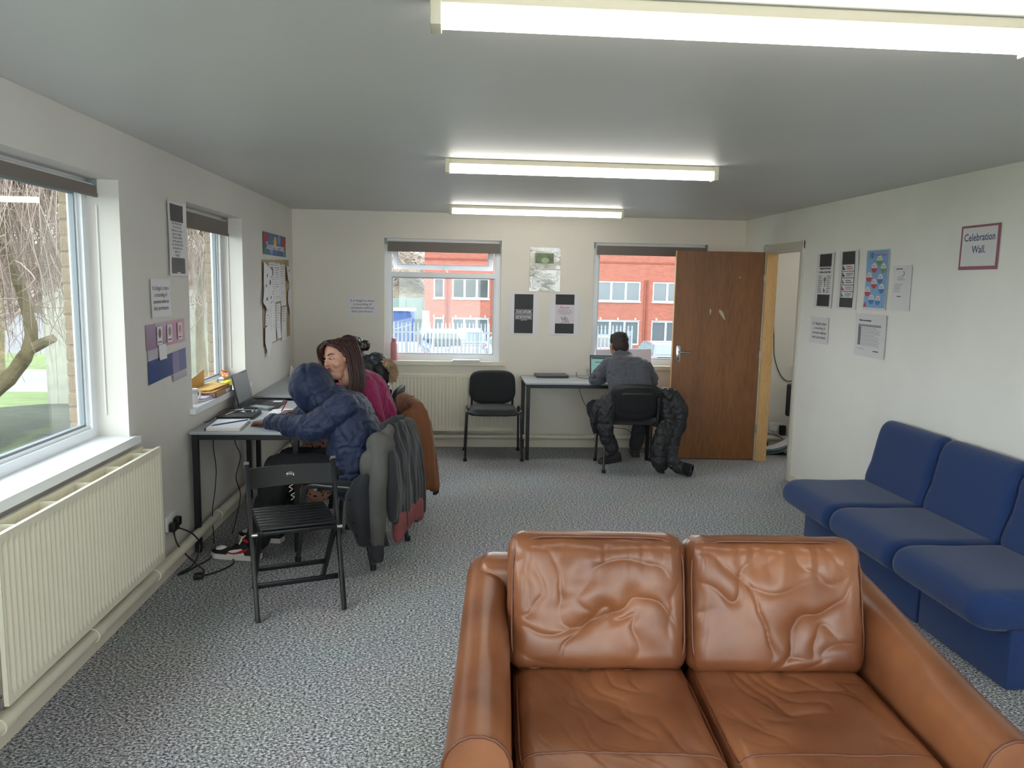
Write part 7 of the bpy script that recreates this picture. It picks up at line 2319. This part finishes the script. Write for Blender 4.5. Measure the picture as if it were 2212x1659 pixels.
# ---- right wall (u = -y)
def RS(name, ya, yb, v0, v1, label, **k): return Sheet(name, pr_, -yb, -ya, v0, v1, label, **k)
s = RS('chemicals_poster', 5.922, 6.216, 1.541, 1.977, 'white poster about happiness chemicals nearest the doorway', curl=0.012)
s.rect(0.16, 0.86, 0.755, 0.985, m_print); s.rect(0.16, 0.86, 0.03, 0.245, m_print)
s.text('Happiness Chemicals\n& How to Hack Them', 0.51, 0.690, 0.0235, m_txt, spacing=1.25, bold=0.0007, width=0.92)
s.lines(0.14, 0.40, 0.27, 0.60, 9, m_txt, 0.3, 0.4, seed=2); s.lines(0.62, 0.88, 0.27, 0.60, 9, m_txt, 0.3, 0.4, seed=3)
s.poly([(0.51 + 0.07 * cos(t), 0.52 + 0.045 * sin(t)) for t in [2 * pi * k / 14 for k in range(14)]], m_gtxt, 'brain_drawing')
line_art(s, [[(0.50, 0.48), (0.53, 0.43), (0.50, 0.39)], [(0.47, 0.36), (0.50, 0.28), (0.54, 0.30), (0.50, 0.34)]], 0.002)
s = RS('shoes_poster', 5.550, 5.840, 1.543, 1.982, 'white poster with five boxed shoe pictures', curl=0.012, seed=3.0)
s.rect(0.15, 0.83, 0.03, 0.985, m_print)
rows = [(0.655, 0.765, (30, 28, 32), (186, 66, 66)), (0.540, 0.645, (30, 28, 32), (60, 56, 62)), (0.420, 0.530, (120, 116, 118), (70, 66, 72)), (0.310, 0.410, (150, 40, 46), (196, 84, 84)), (0.195, 0.300, (50, 130, 84), (70, 66, 72))]
for k, (b0, b1, c1, c2) in enumerate(rows):
    s.rect(0.18, 0.80, b0, b1, m_note, 'boxed_panel', 0.0011)
    bm0 = (b0 + b1) / 2
    s.poly([(0.20, bm0 - 0.035), (0.33, bm0 - 0.035), (0.34, bm0 - 0.015), (0.27, bm0 - 0.005), (0.24, bm0 + 0.038), (0.205, bm0 + 0.03)], mat('shoe_print_%d' % k, c1, 0.6), 'shoe_picture', 0.0016)
    s.lines(0.40, 0.76, b0 + 0.02, b1 - 0.02, 3 if k in (1, 4) else 2, mat('row_ink_%d' % k, c2, 0.6), 0.45, 0.3, seed=k, lift=0.0016)
s = RS('blue_tips_poster', 5.145, 5.441, 1.546, 1.975, 'blue poster of bobbing red, green and blue floats', curl=0.012, seed=5.0)
s.rect(0.02, 0.98, 0.045, 0.985, mat('sky_blue_print', (126, 168, 212), 0.5, var=(4, 0.1)))
s.text('10', 0.22, 0.90, 0.055, mat('navy_ink', (62, 72, 120), 0.6), lift=0.0016, bold=0.001)
s.lines(0.38, 0.62, 0.885, 0.925, 2, mat('red_head', (176, 70, 92), 0.6), seed=4, lift=0.0016); s.lines(0.68, 0.90, 0.885, 0.925, 1, mat('red_head', (176, 70, 92), 0.6), seed=8, lift=0.0016)
for (a, b, c) in ((0.58, 0.82, (92, 150, 66)), (0.36, 0.70, (196, 50, 62)), (0.78, 0.69, (92, 150, 66)), (0.16, 0.55, (196, 50, 62)), (0.66, 0.52, (60, 116, 186)), (0.40, 0.44, (196, 50, 62)), (0.76, 0.36, (60, 116, 186)), (0.14, 0.31, (196, 50, 62)), (0.34, 0.18, (60, 116, 186)), (0.64, 0.17, (60, 116, 186))):
    mc = mat('float_%d' % c[0], c, 0.5)
    low = [(a + 0.125 * cos(t), b - 0.005 + 0.075 * sin(t)) for t in [pi + pi * k / 10 for k in range(11)]]
    hi = [(a + 0.125 * cos(t), b - 0.005 + 0.085 * sin(t)) for t in [pi * k / 10 for k in range(11)]]
    s.poly(low, mc, 'float_base', 0.0013); s.poly(hi, m_note, 'float_top', 0.0015)
    s.lines(a - 0.08, a + 0.08, b + 0.005, b + 0.05, 2, m_gtxt, 0.4, 0.2, seed=int(a * 50), lift=0.0021)
s.poly([(0.02, 0.05), (0.14, 0.06), (0.10, 0.15), (0.04, 0.10)], mat('float_196', (196, 50, 62), 0.5), 'red_sail', 0.0014)
s = RS('letter_sheet', 4.868, 5.086, 1.557, 1.857, 'plain white letter beside the blue poster', cat='notice', curl=0.012, seed=6.0)
s.lines(0.18, 0.50, 0.90, 0.94, 1, m_txt, 0.5, 0, seed=1); s.lines(0.25, 0.72, 0.66, 0.76, 3, m_gtxt, 0.3, 0.4, seed=2); s.lines(0.12, 0.60, 0.40, 0.60, 7, m_gtxt, 0.3, 0.5, seed=3); s.lines(0.30, 0.5, 0.29, 0.33, 1, m_txt, 0.5, 0.2, seed=4)
line_art(s, [[(0.52 + 0.07 * cos(t), 0.82 + 0.05 * sin(t)) for t in [-2.2 + 3.4 * k / 12 for k in range(13)]]], 0.0016)
illegal(pr_, -6.250, -5.945, 1.249, 1.463, 'recording notice on the right wall beside the doorway', curl=0.012)
s = RS('timetable_sheet', 5.113, 5.520, 1.211, 1.519, 'white sheet with a grey timetable under the blue poster', cat='notice', curl=0.014, seed=7.0)
s.text('What is our movement?', 0.12, 0.845, 0.020, m_txt, 'LEFT', bold=0.0006, width=0.8)
mg1 = mat('table_grey', (150, 150, 154), 0.7); mg2 = mat('table_grey_dark', (120, 120, 126), 0.7)
s.rect(0.09, 0.84, 0.70, 0.755, mg1); s.rect(0.09, 0.18, 0.26, 0.70, mg2)
for k in range(5):
    b = 0.70 - 0.44 * (k + 1) / 5
    s.rect(0.18, 0.84, b - 0.003, b + 0.003, mg1, 'rule', 0.0012); s.lines(0.20, 0.82, b + 0.015, b + 0.075, 2, m_gtxt, 0.3, 0.3, seed=k)
s.lines(0.09, 0.35, 0.16, 0.20, 2, m_gtxt, 0.3, 0.2, seed=9); s.lines(0.62, 0.82, 0.13, 0.17, 1, m_txt, 0.6, 0.1, seed=10)
s = RS('celebration_sign', 4.075, 4.405, 1.815, 2.067, 'white sign reading Celebration Wall on a pink border', cat='sign', m=mat('dusty_pink_card', (156, 96, 116), 0.6), curl=0.005)
s.rect(0.05, 0.94, 0.08, 0.95, m_note, 'white_panel', 0.0016)
m_pur = mat('purple_ink', (74, 76, 128), 0.6)
s.text('Celebration\nWall.', 0.495, 0.585, 0.060, m_pur, spacing=1.15, lift=0.0024, bold=0.0006, width=0.92)

# yellow sticker on the near window
MB().rbox(-0.0004, 0.0004, -0.045, 0.045, -0.02, 0.02, 0.0002, 1, Matrix.Translation((L - 0.1815, 2.76, 1.935))).build('window_sticker', mat('pale_yellow', (238, 214, 130), 0.6), label='pale yellow sticker on the near window pane', cat='sticker')
